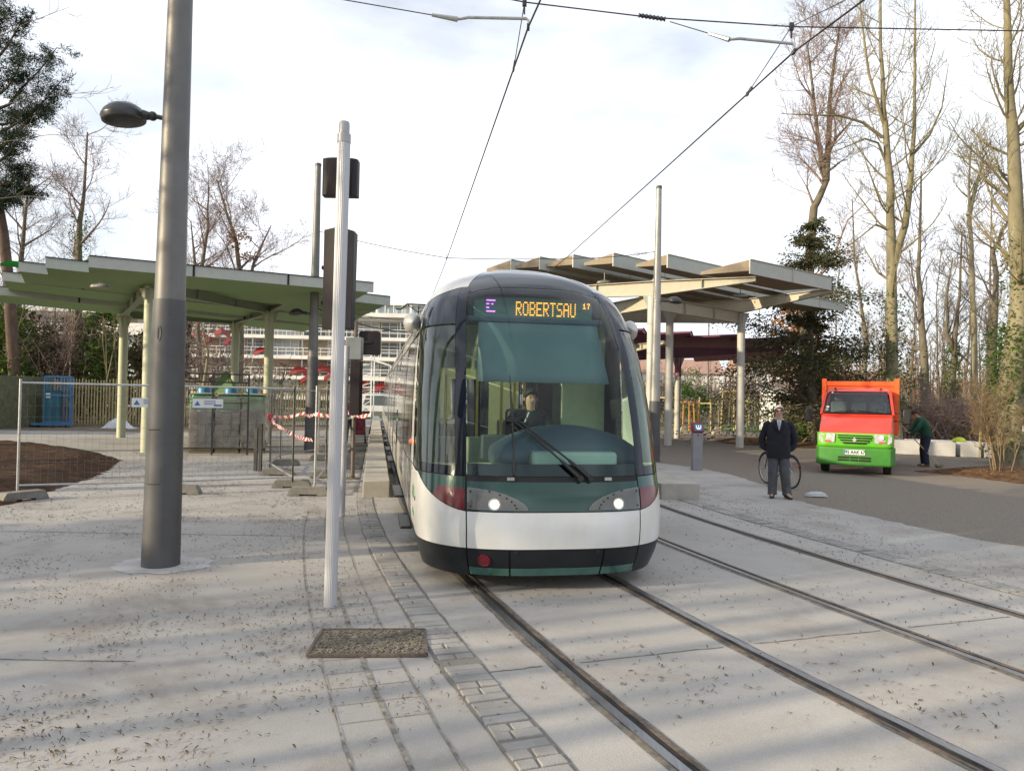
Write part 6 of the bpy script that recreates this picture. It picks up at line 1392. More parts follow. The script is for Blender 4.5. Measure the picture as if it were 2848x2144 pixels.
def grow(b, q, P, r0, r1, lev, opt):
    """tube along P plus side branches, down to twigs"""
    n = len(P)-1; b.tube(P, [r0+(r1-r0)*i/n for i in range(n+1)], NSEG[min(lev, 4)], lev < 2)
    if lev >= opt['depth']: return
    L_ = sum((P[i+1]-P[i]).length for i in range(n)); cnt = opt['cnt'][lev]; st = opt['start'][lev]
    for j in range(cnt):
        t = st+(1-st)*(j+q.uniform(.1, .9))/cnt; f = t*n; i = min(int(f), n-1); p = P[i].lerp(P[i+1], f-i); tg = (P[i+1]-P[i]).normalized()
        a = q.uniform(0, 2*PI); ref = Vector((math.cos(a), math.sin(a), q.uniform(-.1, .3))); sd = (ref-tg*ref.dot(tg)).normalized(); ang = R(opt['ang'][lev]+q.uniform(-14, 14))
        d = tg*math.cos(ang)+sd*math.sin(ang); ln = opt['len'][lev]*(1-opt['tap'][lev]*t)*q.uniform(.55, 1.15); rr = max(opt['rmin'], (r0+(r1-r0)*t)*opt['rk'][lev]*q.uniform(.7, 1.1))
        grow(b, q, limb_path(q, p, d, ln, opt['wob'], opt['up'][lev], (6, 5, 4, 2, 2)[lev]), rr, max(opt['rmin']*.6, rr*.25), lev+1, opt)
POP = dict(depth=3, cnt=(28, 8, 5), start=(.25, .12, .15), ang=(62, 46, 42), len=(4.6, 1.7, .75), tap=(.55, .55, .4), rk=(.27, .42, .5), rmin=.0075, wob=.10, up=(1.05, .55, .3))
BROAD = dict(depth=4, cnt=(12, 7, 6, 4), start=(.30, .2, .15, .2), ang=(50, 45, 45, 45), len=(5.2, 2.7, 1.25, .6), tap=(.45, .5, .4, .3), rk=(.55, .5, .5, .55), rmin=.0085, wob=.14, up=(.45, .3, .2, .1))
THIN = dict(depth=3, cnt=(20, 7, 4), start=(.3, .2, .2), ang=(52, 45, 42), len=(2.9, 1.25, .6), tap=(.5, .5, .4), rk=(.36, .45, .5), rmin=.009, wob=.15, up=(.7, .4, .2))
def leaves(b, q, c, r, n, size, shell=.0, flat=.0):
    """n small leaf faces in an ellipsoid, thinned by noise so gaps show"""
    k = 0; g = 0
    while k < n and g < n*8:
        g += 1; v = Vector((q.gauss(0, 1), q.gauss(0, 1), q.gauss(0, 1))).normalized()*(shell+(1-shell)*q.random()**.45); p = Vector((c[0]+v.x*r[0], c[1]+v.y*r[1], c[2]+v.z*r[2]))
        if _nz.noise(p*.9)+.45*_nz.noise(p*2.3) < -.06: continue
        k += 1; leaf(b, q, p, q.uniform(*size))
def leaf(b, q, p, s, d=None):
    d = Vector(d) if d is not None else Vector((q.gauss(0, 1), q.gauss(0, 1), q.gauss(0, .7))); d.normalize(); x = d.cross(Vector((q.gauss(0, 1), q.gauss(0, 1), q.gauss(0, 1)))); x.normalize()
    b.add([p-d*s*.5, p+x*s*.28, p+d*s*.5, p-x*s*.28], [(0, 1, 2, 3)])
def ivy(b, q, P, r, n, size=(.08, .17)):
    for _ in range(n):
        f = q.random()*(len(P)-1); i = min(int(f), len(P)-2); c = P[i].lerp(P[i+1], f-i); a = q.uniform(0, 2*PI); k = r*(.75+abs(q.gauss(0, .5))); leaf(b, q, c+Vector((k*math.cos(a), k*math.sin(a), q.uniform(-.2, .2))), q.uniform(*size))
def bare_tree(name, trunks, r0, opt, label, seed, bark, twig, extra=(), ivy_z=None, group='bare winter trees', cat='tree', ivy_n=0, ivy_r=.45):
    T = [[Vector(p) for p in t] for t in trunks]; base = T[0][0]; o = thing(name, (base.x, base.y, 0), label, cat, group); q = random.Random(seed)
    tb, cb = MB(), MB()
    for i, t in enumerate(T):
        n = len(t)-1; k = 1 if i == 0 else .62; rr = [max(.03, r0*k*(1-.86*(j/n)**.9)) for j in range(n+1)]
        fine, fr = [], []
        for j in range(n):
            for s in (0, .5): fine.append(t[j].lerp(t[j+1], s)+Vector((q.gauss(0, .02), q.gauss(0, .02), 0))); fr.append(rr[j]+(rr[j+1]-rr[j])*s)
        fine.append(t[-1]); fr.append(rr[-1])
        if i == 0: fr[0] *= 1.35
        tb.tube(fine, fr, 12)
        op = dict(opt)
        if i: op['start'] = (.12,)+tuple(opt['start'][1:]); op['cnt'] = (int(opt['cnt'][0]*.6),)+tuple(opt['cnt'][1:])
        n = len(fine)-1; st = op['start'][0]
        for j in range(op['cnt'][0]):
            u = st+(1-st)*(j+q.uniform(.1, .9))/op['cnt'][0]; f = u*n; a = min(int(f), n-1); p = fine[a].lerp(fine[a+1], f-a); az = q.uniform(0, 2*PI); an = R(op['ang'][0]+q.uniform(-14, 14))
            d = Vector((math.cos(az)*math.sin(an), math.sin(az)*math.sin(an), math.cos(an))); ln = op['len'][0]*(1-op['tap'][0]*u)*q.uniform(.55, 1.15); r_ = max(.02, (fr[a])*op['rk'][0]*q.uniform(.7, 1.1))
            grow(cb, q, limb_path(q, p, d, ln, op['wob'], op['up'][0], 6), r_, .012, 1, op)
    for t, r_ in extra: grow(cb, q, [Vector(p) for p in t], r_, min(.014, r_*.3), 1, opt)
    tb.build('trunk', bark, o, world=True, ang=60); cb.build('crown', twig, o, world=True, ang=70)
    if ivy_n:
        b = MB()
        for (z0, z1, n_, rr_) in ivy_z:
            for t in T[:1]:
                seg = [p for p in t if z0-2 <= p.z <= z1+2]
                ax = [Vector((np.interp(z, [p.z for p in t], [p.x for p in t]), t[0].y, z)) for z in np.linspace(z0, z1, 8)]
                ivy(b, q, ax, rr_, n_)
        b.build('ivy', m_ivy, o, world=True, smooth=False)
    return o
# right-hand wood
bare_tree('poplar_tree', [[(15.95, 31.4, 0), (15.82, 31.4, 2.49), (15.77, 31.4, 5.86), (15.68, 31.4, 8.84), (15.61, 31.4, 11.03), (15.44, 31.4, 13.22), (15.3, 31.4, 14.52), (15.21, 31.4, 16.82), (15.1, 31.4, 22)], [(15.78, 31.4, 7.7), (16.2, 31.2, 9.34), (16.35, 31.1, 11.34), (16.46, 31.1, 13.24), (16.5, 31.2, 15.34), (16.5, 31.2, 20)]], .28, POP, 'tall poplar with a forked trunk directly behind the lorry', 11, m_bark, m_twig,
    extra=[([(16.5, 31.2, 12.3), (17.1, 31.1, 13.05), (17.54, 31.0, 14.16), (17.8, 31, 16)], .07), ([(15.43, 31.4, 12.02), (15.02, 31.2, 12.71), (14.42, 31.1, 12.85), (13.43, 31, 12.38), (12.5, 31, 12.0)], .06), ([(15.31, 31.4, 13.02), (14.41, 31.3, 13.6), (13.42, 31.2, 13.83), (12.23, 31.1, 13.79), (10.9, 31, 13.78)], .07), ([(15.56, 31.4, 9.13), (14.96, 31.2, 9.32), (14.07, 31, 8.61), (13.4, 30.8, 8.1)], .05), ([(15.4, 31.4, 13.4), (14.6, 31.2, 15.6), (14.2, 31.1, 18), (14, 31, 20)], .08)], ivy_z=[(1.2, 6.5, 900, .42)], ivy_n=1)
bare_tree('maple_tree', [[(14.18, 36.6, 0), (14.18, 36.6, 2.52), (14.19, 36.6, 6.37), (14.4, 36.6, 9.79), (14.5, 36.6, 11.39), (14.85, 36.6, 12.0), (15.1, 36.6, 12.7), (14.8, 36.6, 13.9), (14.65, 36.6, 15.06), (14.4, 36.6, 17.2), (14.1, 36.6, 19.4)], [(15.1, 36.6, 12.7), (15.2, 36.6, 14.4), (15.25, 36.6, 16.44), (15.45, 36.6, 18.9), (15.7, 36.6, 20.4)]], .30, dict(BROAD, cnt=(14, 7, 6, 4), len=(4.0, 2.3, 1.1, .5), start=(.55, .2, .15, .2)), 'reddish-twigged tree with a kinked trunk rising over the dark yew', 12, m_barkb, m_twigr,
    extra=[([(14.3, 36.6, 7.6), (15.0, 36.4, 8.3), (15.5, 36.3, 9.3), (16.0, 36.2, 10.7), (17.1, 36, 11.8)], .11), ([(14.5, 36.6, 11.5), (14.1, 36.4, 12.3), (14.1, 36.3, 13.4)], .07)])
bare_tree('poplar_tree', [[(16.3, 24.6, 0), (16.23, 24.6, 2.42), (16.37, 24.6, 3.66), (16.54, 24.6, 5.06), (16.42, 24.6, 7.4), (16.31, 24.6, 9.11), (16.22, 24.6, 10.83), (16.12, 24.6, 12.87), (16.04, 24.6, 15.22), (16.0, 24.6, 20)]], .42, dict(POP, cnt=(34, 8, 5), start=(.32, .12, .15)), 'ivy-clad poplar with a thick sunlit trunk at the right edge', 13, m_bark, m_twig, extra=[([(16.32, 24.6, 10.83), (16.8, 24.5, 11.4), (17.2, 24.4, 12.6), (17.5, 24.3, 15)], .10)], ivy_z=[(.2, 4.4, 2600, .5), (4.4, 7.2, 350, .42)], ivy_n=1)
bare_tree('ash_tree', [[(22.3, 40.6, 0), (22.22, 40.6, 2.73), (22.12, 40.6, 5.15), (21.95, 40.6, 7.07), (21.8, 40.6, 8.99), (21.88, 40.6, 11.57), (21.89, 40.6, 14.5)]], .27, THIN, 'slender curved bare tree behind the groundsman', 14, m_barkb, m_twigd)
bare_tree('ash_tree', [[(25.5, 43.7, 0), (25.43, 43.7, 2.83), (25.51, 43.7, 4.75), (25.7, 43.7, 6.82), (25.82, 43.7, 8.21), (25.97, 43.7, 12)], [(25.5, 43.7, 5.0), (25.09, 43.6, 6.12), (25.0, 43.5, 8.19), (25.33, 43.5, 10.4)]], .27, THIN, 'forked tree with a dark ivy sleeve above the yellow jacket', 15, m_barkb, m_twigd, extra=[([(25.5, 43.7, 5.2), (26.07, 43.5, 4.62), (26.6, 43.3, 3.94), (27.6, 43, 3.4)], .1)], ivy_z=[(1.6, 5.6, 1500, .34)], ivy_n=1)
bare_tree('ash_tree', [[(25.9, 42, 0), (25.76, 42.0, 2.81), (25.68, 42.0, 5.99), (25.53, 42.0, 9.3), (25.37, 42.0, 12.62), (25.29, 42.0, 13.95), (25.44, 42.0, 16.6)], [(25.33, 42.0, 12.5), (25.82, 42.0, 14.5), (26.2, 42, 16)]], .23, dict(THIN, start=(.4, .2, .2)), 'straight slim trunk right of the ivy-sleeved tree', 16, m_bark, m_twig)
bare_tree('ash_tree', [[(22.9, 36, 0), (22.9, 36.0, 2.69), (22.9, 36.0, 4.84), (23.03, 36.0, 7.11), (22.96, 36.0, 9.28), (23.29, 36.0, 10.3), (23.9, 36.0, 11.2)]], .25, THIN, 'dark ivy-speckled trunk close to the thick sunlit poplar', 17, m_barkb, m_twigd, ivy_z=[(2.5, 5.8, 700, .3)], ivy_n=1)
bare_tree('ash_tree', [[(23.4, 50, 0), (23.3, 50.0, 4.27), (23.51, 50.0, 5.85), (23.09, 50.0, 8.21), (22.58, 50.0, 11.36), (22.39, 50.0, 15.5)]], .22, THIN, 'thin leaning tree seen between yew and forked poplar', 18, m_barkb, m_twigd)
q = random.Random(77)
proto = []
for k in range(3):
    H = (12, 14, 10)[k]; pts_ = [(0, 0, 0)]+[(q.uniform(-.35, .35), 0, H*t) for t in (.25, .5, .75, 1.)]
    t_ = bare_tree('woodland_tree', [[(p[0], p[1]+80+k*6, p[2]) for p in pts_]], (.11, .13, .10)[k], dict(THIN, cnt=(24, 6, 3)), 'thin bare tree in the far right wood behind the stone blocks', 80+k, m_barkb, (m_twigd, m_twigr, m_twig)[k], group='thin bare trees in the far right wood'); proto.append(t_)
spots = []
for i in range(20):
    y = q.uniform(46, 88); x = y*q.uniform(.47, .76); spots.append((x, y))
spots += [(y*f, y) for y, f in ((47, .66), (52, .62), (44, .70), (56, .57), (49, .53), (60, .50), (66, .46), (72, .43))]
for i, (x, y) in enumerate(spots):
    o = proto[i] if i < 3 else copy_tree(proto[i % 3]); o.location = (x, y, 0); o.rotation_euler = (0, 0, q.uniform(0, 6.28)); s = q.uniform(.75, 1.25); o.scale = (s, s, s*q.uniform(.9, 1.15))
# yew with the withered beech behind it
def evergreen(name, base, H, Rmax, nb, per, lf, label, seed, leafm, bark, size, prof, droop=.5, trunk_r=.3, group=None, z0=.12):
    o = thing(name, (base[0], base[1], 0), label, 'tree', group); q = random.Random(seed); tb, cb = MB(), MB(); B = Vector((base[0], base[1], 0))
    tb.tube([B+Vector((q.gauss(0, .06), 0, H*t)) for t in (0, .2, .4, .6, .8, .98)], [trunk_r, trunk_r*.85, trunk_r*.65, trunk_r*.45, trunk_r*.25, .02], 10)
    for j in range(nb):
        t = z0+(1-z0)*((j+q.random())/nb); t = round(t*11+q.uniform(-.3, .3))/11*.45+t*.55 if name == 'yew_tree' else t; ln = Rmax*prof(t)*q.uniform(.55, 1.1); a = q.uniform(0, 2*PI); d = Vector((math.cos(a), math.sin(a), q.uniform(.0, .45) if name != 'yew_tree' else q.uniform(.0, .5)))
        P = limb_path(q, B+Vector((0, 0, H*t)), d, ln, .12, -droop*.5, 5); tb.tube(P, [.05*(1-t)+.02, .035, .025, .018, .012, .006], 4, False)
        for m in range(int(per*(.35+ln/Rmax))):
            f = (q.random()**.7)*5; i = min(int(f), 4); p = P[i].lerp(P[i+1], f-i); off = Vector((q.gauss(0, 1), q.gauss(0, 1), q.gauss(0, .55)))*(.10+.085*ln*(.5+.1*f)); c = p+off
            if c.z < .1: continue
            leaf(cb, q, c, q.uniform(*size), (off.x+d.x*.4, off.y+d.y*.4, off.z-droop*.35))
    tb.build('trunk', bark, o, world=True, ang=60); cb.build('crown', leafm, o, world=True, smooth=False); return o
evergreen('yew_tree', (13.15, 33.2), 9.8, 5.5, 150, 330, None, 'dark spreading yew beside the front shelter column', 21, m_yew, m_barkb, (.065, .15), lambda t: ((1.0-.1*t) if t < .5 else (.30 if t < .62 else .50*(1-.7*(t-.64)/.36)))*(.9+.2*math.sin(11*t)), .75, .22)
o = thing('beech_tree', (14.8, 38.2, 0), 'beech holding withered copper leaves behind the yew', 'tree'); b = MB(); q = random.Random(31)
for c, r, n in (((14.8, 38.2, 3.4), (1.6, 1.8, 3.0), 3200), ((16.0, 38.4, 2.8), (1.6, 1.6, 2.2), 1600), ((14.4, 38.4, 5.6), (1.2, 1.4, 1.6), 1000)): leaves(b, q, c, r, n, (.16, .34))
b.build('crown', m_beech, o, world=True, smooth=False); b = MB(); b.tube([(14.8, 38.2, 0), (14.9, 38.2, 3), (14.6, 38.2, 6.5)], [.2, .15, .04], 8); b.build('trunk', m_barkb, o, world=True)
# left side: pine at the edge, bare trees, hedge bushes
o = thing('pine_tree', (-26.1, 40, 0), 'dark pine with drooping tufts at the left edge', 'tree'); q = random.Random(41); tb, cb = MB(), MB()
far = lambda p: Vector((p[0]*1.6, p[1]*1.6, max(0, 1.817+(p[2]-1.817)*1.6)))
tr_ = [far(p) for p in ((-16.3, 25, .5), (-16.55, 25, 3), (-16.75, 25, 5.2), (-17.0, 25, 7.0), (-17.4, 25, 9), (-17.7, 25, 12), (-17.9, 25, 16))]; tb.tube(tr_, [.30, .29, .27, .25, .2, .15, .05], 12)
for (p, e) in (((-17.6, 25, 11.0), (-15.1, 24.6, 13.0)), ((-17.6, 25, 11.4), (-15.9, 24.2, 12.6)), ((-17.5, 25, 10.2), (-15.0, 24.8, 12.1)), ((-17.5, 25, 9.6), (-15.6, 24.5, 11.3)), ((-17.4, 25, 9.2), (-15.9, 24.4, 10.3)), ((-17.3, 25, 8.6), (-16.0, 24.5, 9.2)), ((-17.2, 25, 8.0), (-16.5, 24.3, 8.1)), ((-17.7, 25, 12.6), (-16.2, 24.6, 14.2)), ((-17.8, 25, 13.4), (-17.0, 24.5, 15)), ((-17.6, 25, 11), (-19.5, 24, 12)), ((-17.5, 25, 9.5), (-19.6, 25.5, 10)), ((-17.7, 25, 12.5), (-19, 26, 14)), ((-17.4, 25, 8.6), (-16.3, 25.4, 8.6)), ((-17.6, 25, 10.6), (-16.0, 25.6, 11.6))):
    p, e = far(p), far(e); P = [p.lerp(e, t)+Vector((q.gauss(0, .08), q.gauss(0, .08), -.5*math.sin(PI*t))) for t in (0, .25, .5, .75, 1)]; tb.tube(P, [.10, .08, .06, .04, .02], 5)
    for k in range(34):
        t = q.uniform(.3, 1.02); c = p.lerp(e, t)+Vector((q.gauss(0, .34), q.gauss(0, .4), q.gauss(0, .22)-.2))
        for m in range(70):
            v = Vector((q.gauss(0, 1), q.gauss(0, 1), q.gauss(.1, .8))).normalized(); s = q.uniform(.14, .30); x = v.cross(Vector((q.gauss(0, 1), q.gauss(0, 1), 1))).normalized()*.022; cb.add([c+v*.04*q.random()+(w_ := Vector((q.gauss(0, .17), q.gauss(0, .17), q.gauss(0, .11))))-x, c+w_+x, c+w_+v*s], [(0, 1, 2)])
tb.build('trunk', m_barkp, o, world=True, ang=60); cb.build('crown', m_pine, o, world=True, smooth=False)
LFT = dict(BROAD, cnt=(11, 7, 6, 4), len=(5.0, 2.6, 1.25, .6), rmin=.008)
bare_tree('maple_tree', [[(-26.7, 46, 0), (-26.6, 46, 4), (-26.58, 46.0, 8.67), (-26.6, 46.0, 12.07), (-26.45, 46.0, 13.78), (-26.3, 46.0, 17.6)]], .33, LFT, 'reddish-twigged tree with an ivy trunk, left of the thick mast', 51, m_barkb, m_twigr, ivy_z=[(4, 12.5, 1500, .42)], ivy_n=1)
bare_tree('maple_tree', [[(-31.8, 48, 0), (-31.6, 48, 5), (-31.46, 48.0, 10.08), (-31.26, 48.0, 13.05), (-31.0, 48.0, 16)]], .28, LFT, 'bare tree between the pine and the ivy-trunked tree', 52, m_barkb, m_twigd)
bare_tree('maple_tree', [[(-18.0, 50, 0), (-18.05, 50, 5), (-18.11, 50.0, 8.24), (-18.51, 50.0, 11.93), (-19.18, 50.0, 13.77), (-19.9, 50.0, 16)], [(-18.05, 50, 6.5), (-17.3, 50, 10.5), (-16.2, 50, 13)]], .28, LFT, 'bare tree with a tuft of orange leaves right of the thick mast', 53, m_barkb, m_twigr)
bare_tree('maple_tree', [[(-22.8, 52, 0), (-22.4, 52, 6), (-21.6, 52.0, 10.05), (-21.3, 52.0, 13.13), (-21.2, 52.0, 16)]], .27, LFT, 'bare tree directly behind the thick mast', 54, m_barkb, m_twigr)
bare_tree('maple_tree', [[(-23.6, 58, 0), (-24.2, 58, 6), (-24.6, 58, 12), (-25, 58, 15)]], .26, LFT, 'smaller bare tree farther back between the ivy tree and the mast', 55, m_barkb, m_twigr)
bare_tree('maple_tree', [[(-37, 56, 0), (-36.8, 56, 7), (-36.4, 56, 15)]], .28, LFT, 'bare tree at the far left behind the pine trunk', 56, m_barkb, m_twigr)
o = thing('leaf_tuft', (-18.0, 50, 11), 'tuft of orange withered leaves caught in the bare tree', 'leaf tuft'); b = MB(); q = random.Random(3)
for c, r, n in (((-18.3, 49.8, 12.0), (.9, .8, .7), 170), ((-17.5, 49.8, 10.9), (.9, .8, .5), 130)): leaves(b, q, c, r, n, (.14, .28))
b.build('leaves', m_beech, o, world=True, smooth=False)
bare_tree('sycamore_tree', [[(-14.05, 34.5, 0), (-14.09, 34.5, 2.18), (-13.92, 34.5, 3.64), (-14.3, 34.5, 5.0)]], .13, dict(THIN, cnt=(16, 6, 4), len=(3.0, 1.3, .6), start=(.3, .2, .2), up=(.25, .2, .1), ang=(68, 50, 45)), 'small crooked tree under the green shelter roof', 57, m_bark, m_twigd)
# bare boughs reaching in at the upper left
bare_tree('plane_tree', [[(-11.2, 12.4, 0), (-11.1, 12.4, 4), (-11.0, 12.4, 8), (-10.8, 12.4, 12)]], .25, dict(THIN, depth=3, cnt=(5, 5, 4), len=(2.0, 1.0, .5), rmin=.0032, wob=.2), 'bare boughs hanging in from the upper left corner', 58, m_barkb, m_twigd,
    extra=[([(-11.0, 12.4, 5.6), (-9.2, 12.2, 6.15), (-7.9, 12.1, 6.5), (-6.7, 12, 6.6)], .010), ([(-11, 12.4, 5.3), (-9, 12.3, 5.75), (-7.6, 12.2, 5.95), (-6.5, 12.1, 5.9)], .009), ([(-11, 12.4, 6.6), (-9.1, 12.2, 7.2), (-8.0, 12.1, 7.7), (-7.2, 12, 7.95)], .010), ([(-11, 12.4, 4.5), (-9.2, 12.3, 4.85), (-7.9, 12.2, 4.95), (-6.9, 12.1, 4.75)], .008)])
def bush(name, label, parts, m, seed, size=(.14, .30), stems=10, twig=m_twig, fill=1.0, group='ivy-grown bushes behind the picket fence', cat='bush', base=None):
    c0 = parts[0][0]; o = thing(name, (c0[0], c0[1], 0), label, cat, group); q = random.Random(seed); b = MB()
    for c, r, n in parts: leaves(b, q, c, r, int(n*fill), size)
    b.build('foliage', m, o, world=True, smooth=False); b = MB()
    for i in range(stems):
        c, r, n = parts[i % len(parts)]; p0 = Vector((c[0]+q.gauss(0, r[0]*.3), c[1]+q.gauss(0, r[1]*.3), 0)); p1 = Vector((c[0]+q.gauss(0, r[0]*.6), c[1]+q.gauss(0, r[1]*.6), c[2]+r[2]*q.uniform(.5, 1.25)))
        P = [p0.lerp(p1, t)+Vector((q.gauss(0, .12), q.gauss(0, .12), 0)) for t in (0, .33, .66, 1)]; b.tube(P, [.05, .035, .022, .008], 5, False)
        for k in range(9): t = q.uniform(.25, 1); p = p0.lerp(p1, t); d = Vector((q.gauss(0, 1), q.gauss(0, 1), q.gauss(.6, .6))).normalized()*q.uniform(.5, 1.5); b.tube([p, p+d*.6, p+d+Vector((0, 0, .1))], [.012, .009, .005], 3, False)
    b.build('stems', twig, o, world=True, smooth=False); return o
bush('bush', 'ivy-grown dark bush at the far left edge behind the fence', [((-28.5, 41.5, 3.6), (2.3, 1.8, 3.8), 2300), ((-27.2, 40.5, 2.0), (1.8, 1.5, 2.2), 900)], m_ivy, 61, fill=2.2)
bush('bush', 'brown leafless thicket left of the roll cage', [((-25.2, 42.5, 3.4), (1.8, 1.6, 3.0), 500)], m_hedge, 62, fill=3.2, stems=44, twig=m_twigr)
bush('bush', 'tall ivy column behind the blue roll cage', [((-23.0, 42.5, 3.8), (1.3, 1.2, 3.4), 1500), ((-22.6, 42, 6.0), (1.2, 1.2, 1.1), 500)], m_ivy, 63, fill=1.1)
bush('bush', 'twiggy bush right of the ivy column, behind the palings', [((-20.4, 43.5, 3.0), (1.9, 1.6, 2.8), 600), ((-19.4, 43.0, 5.2), (1.1, 1.2, 1.3), 450)], m_hedge, 64, fill=3.5, stems=44, twig=m_twigr)
bush('bush', 'low reddish scrub behind the palings near the shelter column', [((-17.4, 44.5, 2.4), (2.2, 1.6, 2.2), 350)], m_shrubb, 65, fill=1, stems=40, twig=m_twigr)
bush('bush', 'bare scrub between shelter columns before the gallery building', [((-14.6, 46, 2.2), (2.0, 1.4, 1.8), 150)], m_shrubb, 66, fill=1, stems=20, twig=m_twigd)
bush('bush', 'dark evergreen mass farther left behind the ivy bush', [((-32.5, 46, 4.0), (3.4, 2, 4.2), 2400)], m_hedge, 67, fill=1.5, size=(.18, .36))
# right: low growth, park plants, hedge
bush('laurel_bush', 'bright green rounded bush behind the purple shelter column', [((15.3, 66, 2.5), (1.9, 1.6, 2.4), 1500), ((16.5, 66, 1.6), (1.5, 1.2, 1.6), 700)], m_bright, 71, group='shrubs in the park beyond the shelters')
bush('shrub', 'olive shrub behind the pale mast', [((11.6, 62, 1.8), (2.2, 1.6, 1.9), 900)], m_hedge, 72, group='shrubs in the park beyond the shelters', stems=20)
bush('shrub', 'dry brown shrub row right of the bright bush', [((20.0, 68, 1.6), (3.4, 1.8, 1.7), 1000)], m_shrubb, 73, group='shrubs in the park beyond the shelters', stems=24)
bush('hedge', 'green hedge between shelter column and white cabin', [((18.2, 49, .9), (2.2, .8, .9), 1500), ((21.6, 49.5, .8), (2, .8, .9), 900)], m_ivy, 74, size=(.1, .2), group='shrubs in the park beyond the shelters', cat='hedge', stems=8)
bush('shrub', 'yellowish shrub beside the white cabin', [((19.0, 51.8, 1.5), (1.7, 1.2, 1.3), 900)], leafmat('yellow_leaf', (.20, .15, .03), (.34, .27, .06), .9), 75, group='shrubs in the park beyond the shelters')
bush('shrub', 'low leafy growth round the foot of the yew', [((14.2, 34, .8), (1.6, 1.2, .9), 900), ((12.2, 33.2, .5), (1.5, 1.0, .6), 500)], m_ivy, 76, size=(.1, .22), group='shrubs in the park beyond the shelters')
for i, (x, y, l) in enumerate(((20.2, 38, 'grey-brown low shrub behind the groundsman'), (23.8, 40, 'low brown shrub beyond the stone blocks'), (27.5, 42, 'low scrub at the right edge of the wood'), (19.5, 34.5, 'low scrub behind the wheelbarrow'))): bush('shrub', l, [((x, y, .9), (2.2, 1.3, 1.1), 350)], m_shrubb, 90+i, group='low scrub at the foot of the wood', stems=40, twig=m_twigr)
# multi-stemmed bare shrub in the leafy bed
o = thing('hazel_shrub', (13.2, 20.4, 0), 'bare many-stemmed shrub in the leafy bed with a white tag', 'shrub'); q = random.Random(95); b = MB(); opt = dict(depth=4, cnt=(0, 8, 6, 3), start=(0, .22, .2, .2), ang=(0, 30, 34, 36), len=(0, .8, .42, .22), tap=(0, .5, .4, .3), rk=(0, .5, .55, .6), rmin=.0045, wob=.10, up=(0, .35, .3, .2))
for i in range(12):
    a = q.uniform(0, 2*PI); r = abs(q.gauss(0, .12)); p = Vector((13.2+r*math.cos(a), 20.4+r*math.sin(a), .05)); d = Vector((math.cos(a)*q.uniform(.05, .36), math.sin(a)*q.uniform(.05, .36), 1)); grow(b, q, limb_path(q, p, d, q.uniform(1.5, 2.9), .06, .25, 6), q.uniform(.012, .026), .005, 1, opt)
b.build('stems', mat('hazel_bark', (.21, .15, .085), rough=.9, var=.25, vs=4), o, world=True, ang=70)
b = MB(); b.box((13.72, 20.2, 1.28), (.09, .03, .17)); b.build('tag', m_sign, o, world=True)
for i, (x, y) in enumerate(((7.0, 64), (12, 78))): evergreen('poplar_spire', (x+20, y+70), 12+2*i, 1.6, 60, 30, None, ['slim distant poplar left of the purple column', 'slim distant poplar right of the purple column'][i], 97+i, m_shrubb, m_barkb, (.4, .8), lambda t: (1-t)**.5, -.6, .2, 'distant poplar spires')
# far woods that read as one mass
def far_wood(n, xf, yr, h, seed, m):
    q = random.Random(seed); b = MB()
    for i in range(n):
        y = q.uniform(*yr); x = y*q.uniform(*xf); H = q.uniform(*h); r = .05+.004*H; p = Vector((x, y, 0)); t = p+Vector((q.gauss(0, .05)*H, 0, H)); b.tube([p, p.lerp(t, .5)+Vector((q.gauss(0, .1), 0, 0)), t], [r, r*.6, .02], 3, False)
        for k in range(22):
            s = p.lerp(t, q.uniform(.12, 1)); d = Vector((q.gauss(0, 1), q.gauss(0, .7), abs(q.gauss(.7, .5)))).normalized()*q.uniform(.08, .24)*H; e = s+d; w = Vector((.045, 0, 0)); b.add([s-w, s+w, e], [(0, 1, 2)])
            for _ in range(2): e2 = s+d*q.uniform(.4, .9); f = e2+Vector((q.gauss(0, 1), q.gauss(0, .5), q.gauss(.4, .6))).normalized()*q.uniform(.04, .10)*H; b.add([e2-w*.7, e2+w*.7, f], [(0, 1, 2)])
    return tag(b.build('far_wood', m, smooth=False), kind='stuff')
far_wood(420, (.13, .62), (82, 135), (3.4, 6.2), 101, mat('far_twigs', (.27, .20, .175), rough=1., var=.3, vs=.3))
far_wood(300, (.44, .95), (48, 95), (3, 8), 102, mat('far_twigs_warm', (.20, .13, .08), rough=1., var=.35, vs=.3))
far_wood(160, (.45, .9), (44, 70), (1.2, 2.6), 104, mat('far_scrub', (.17, .12, .06), rough=1., var=.35, vs=.3))
far_wood(160, (-.95, -.56), (52, 80), (3, 9), 103, mat('far_twigs', (.22, .15, .13)))

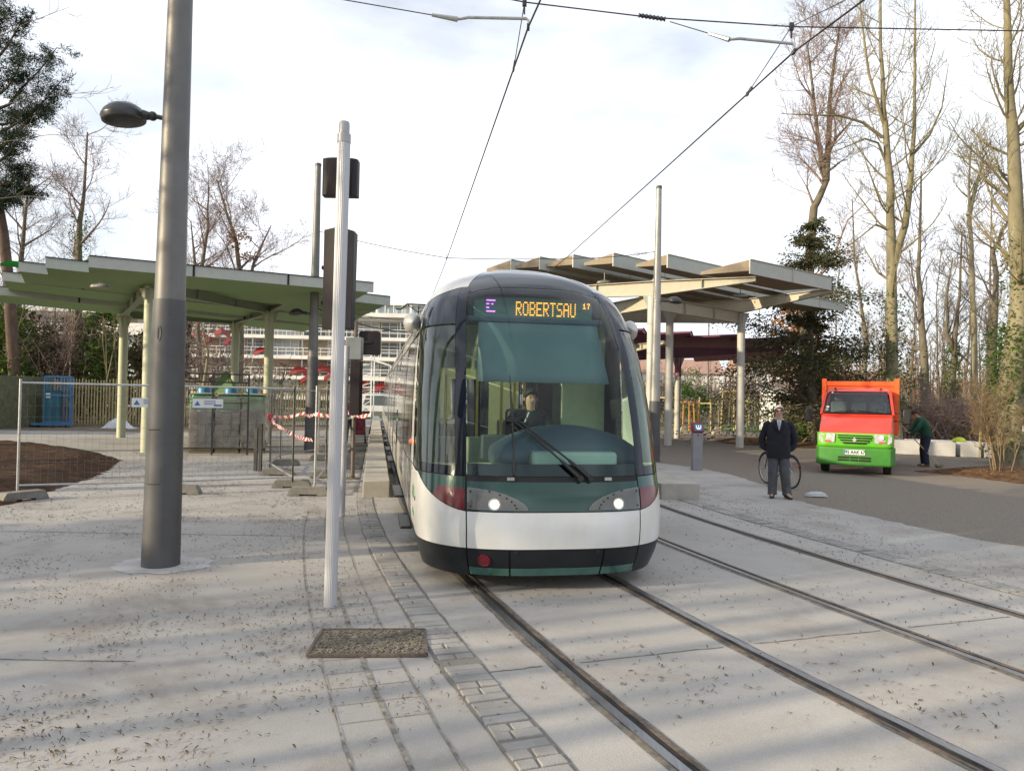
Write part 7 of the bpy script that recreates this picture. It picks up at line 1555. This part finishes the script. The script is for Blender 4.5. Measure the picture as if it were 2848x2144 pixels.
# ------------------------------------------------------------------ trees behind the photographer: they shade the stop and stand in the tram's windows
q = random.Random(200)
sd_ = Vector((-math.sin(SUN_AZ), -math.cos(SUN_AZ), 0)); pp_ = Vector((-sd_.y, sd_.x, 0)); c0_ = Vector((1, 9, 0))
e0 = evergreen('cedar_tree', (0, 0), 10.5, 4.2, 150, 62, None, 'broad dark cedar behind the photographer', 201, m_yew, m_barkb, (.34, .62), lambda t: (1-t)**.55, .5, .3, 'cedars behind the photographer', .04)
first = True
for k, d, s in ((-2.3, 26, .86), (-15, 24, .5), (9.2, 26, .82), (14.5, 24, .84), (20, 26, .8)):
    o = e0 if first else copy_tree(e0); first = False; p = c0_+sd_*d+pp_*k; o.location = (p.x, p.y, 0); o.rotation_euler = (0, 0, q.uniform(0, 6)); o.scale = (s, s, s*q.uniform(.9, 1.06))
slim = bare_tree('lime_tree', [[(0, 0, 0), (.05, 0, 3), (-.05, 0, 6), (.1, 0, 10)]], .14, dict(THIN, cnt=(6, 4, 3), len=(2.2, 1.0, .5), start=(.42, .2, .2), rmin=.012), 'slim young lime behind the photographer', 211, m_barkb, m_twigd, group='slim young limes behind the photographer')
first = True
for i in range(11):
    o = slim if first else copy_tree(slim); first = False; k = 1.8+.5*i+q.uniform(-.1, .1); p = c0_+sd_*q.uniform(15, 22)+pp_*k; o.location = (p.x, p.y, 0); o.rotation_euler = (0, 0, q.uniform(0, 6)); s_ = q.uniform(.9, 1.3); o.scale = (s_, s_, 1)
# dark thicket closing the view behind the palings
for i, (x, y, rx, h, n, m_) in enumerate(((-30.5, 47, 3.0, 3.4, 5200, m_hedge), (-25.5, 46.5, 2.6, 3.2, 4200, m_hedge), (-22.6, 46.5, 1.6, 2.6, 2200, m_hedge))):
    bush('bush', ['dark hedge mass behind the leftmost ivy bush', 'dark hedge mass between the ivy column and thicket', 'dark hedge mass thinning out towards the gallery building'][i], [((x, y, h), (rx, 1.6, h), n)], m_, 120+i, size=(.16, .34), stems=30, twig=m_twigd)
t0 = bare_tree('lime_tree', [[(0, 0, 0), (.1, 0, 5), (0, 0, 10), (.2, 0, 15)]], .3, dict(BROAD, cnt=(16, 7, 5, 3), rmin=.014), 'bare lime tree behind the photographer', 210, m_barkb, m_twigd, group='bare limes behind the photographer')
first = True
for k, d in ((-18, 17), (-10, 19), (-2, 16.5), (6, 18), (13, 17), (1, 33), (-12, 33), (12, 32)):
    o = t0 if first else copy_tree(t0); first = False; p = c0_+sd_*d+pp_*k; o.location = (p.x, p.y, 0); o.rotation_euler = (0, 0, q.uniform(0, 6))
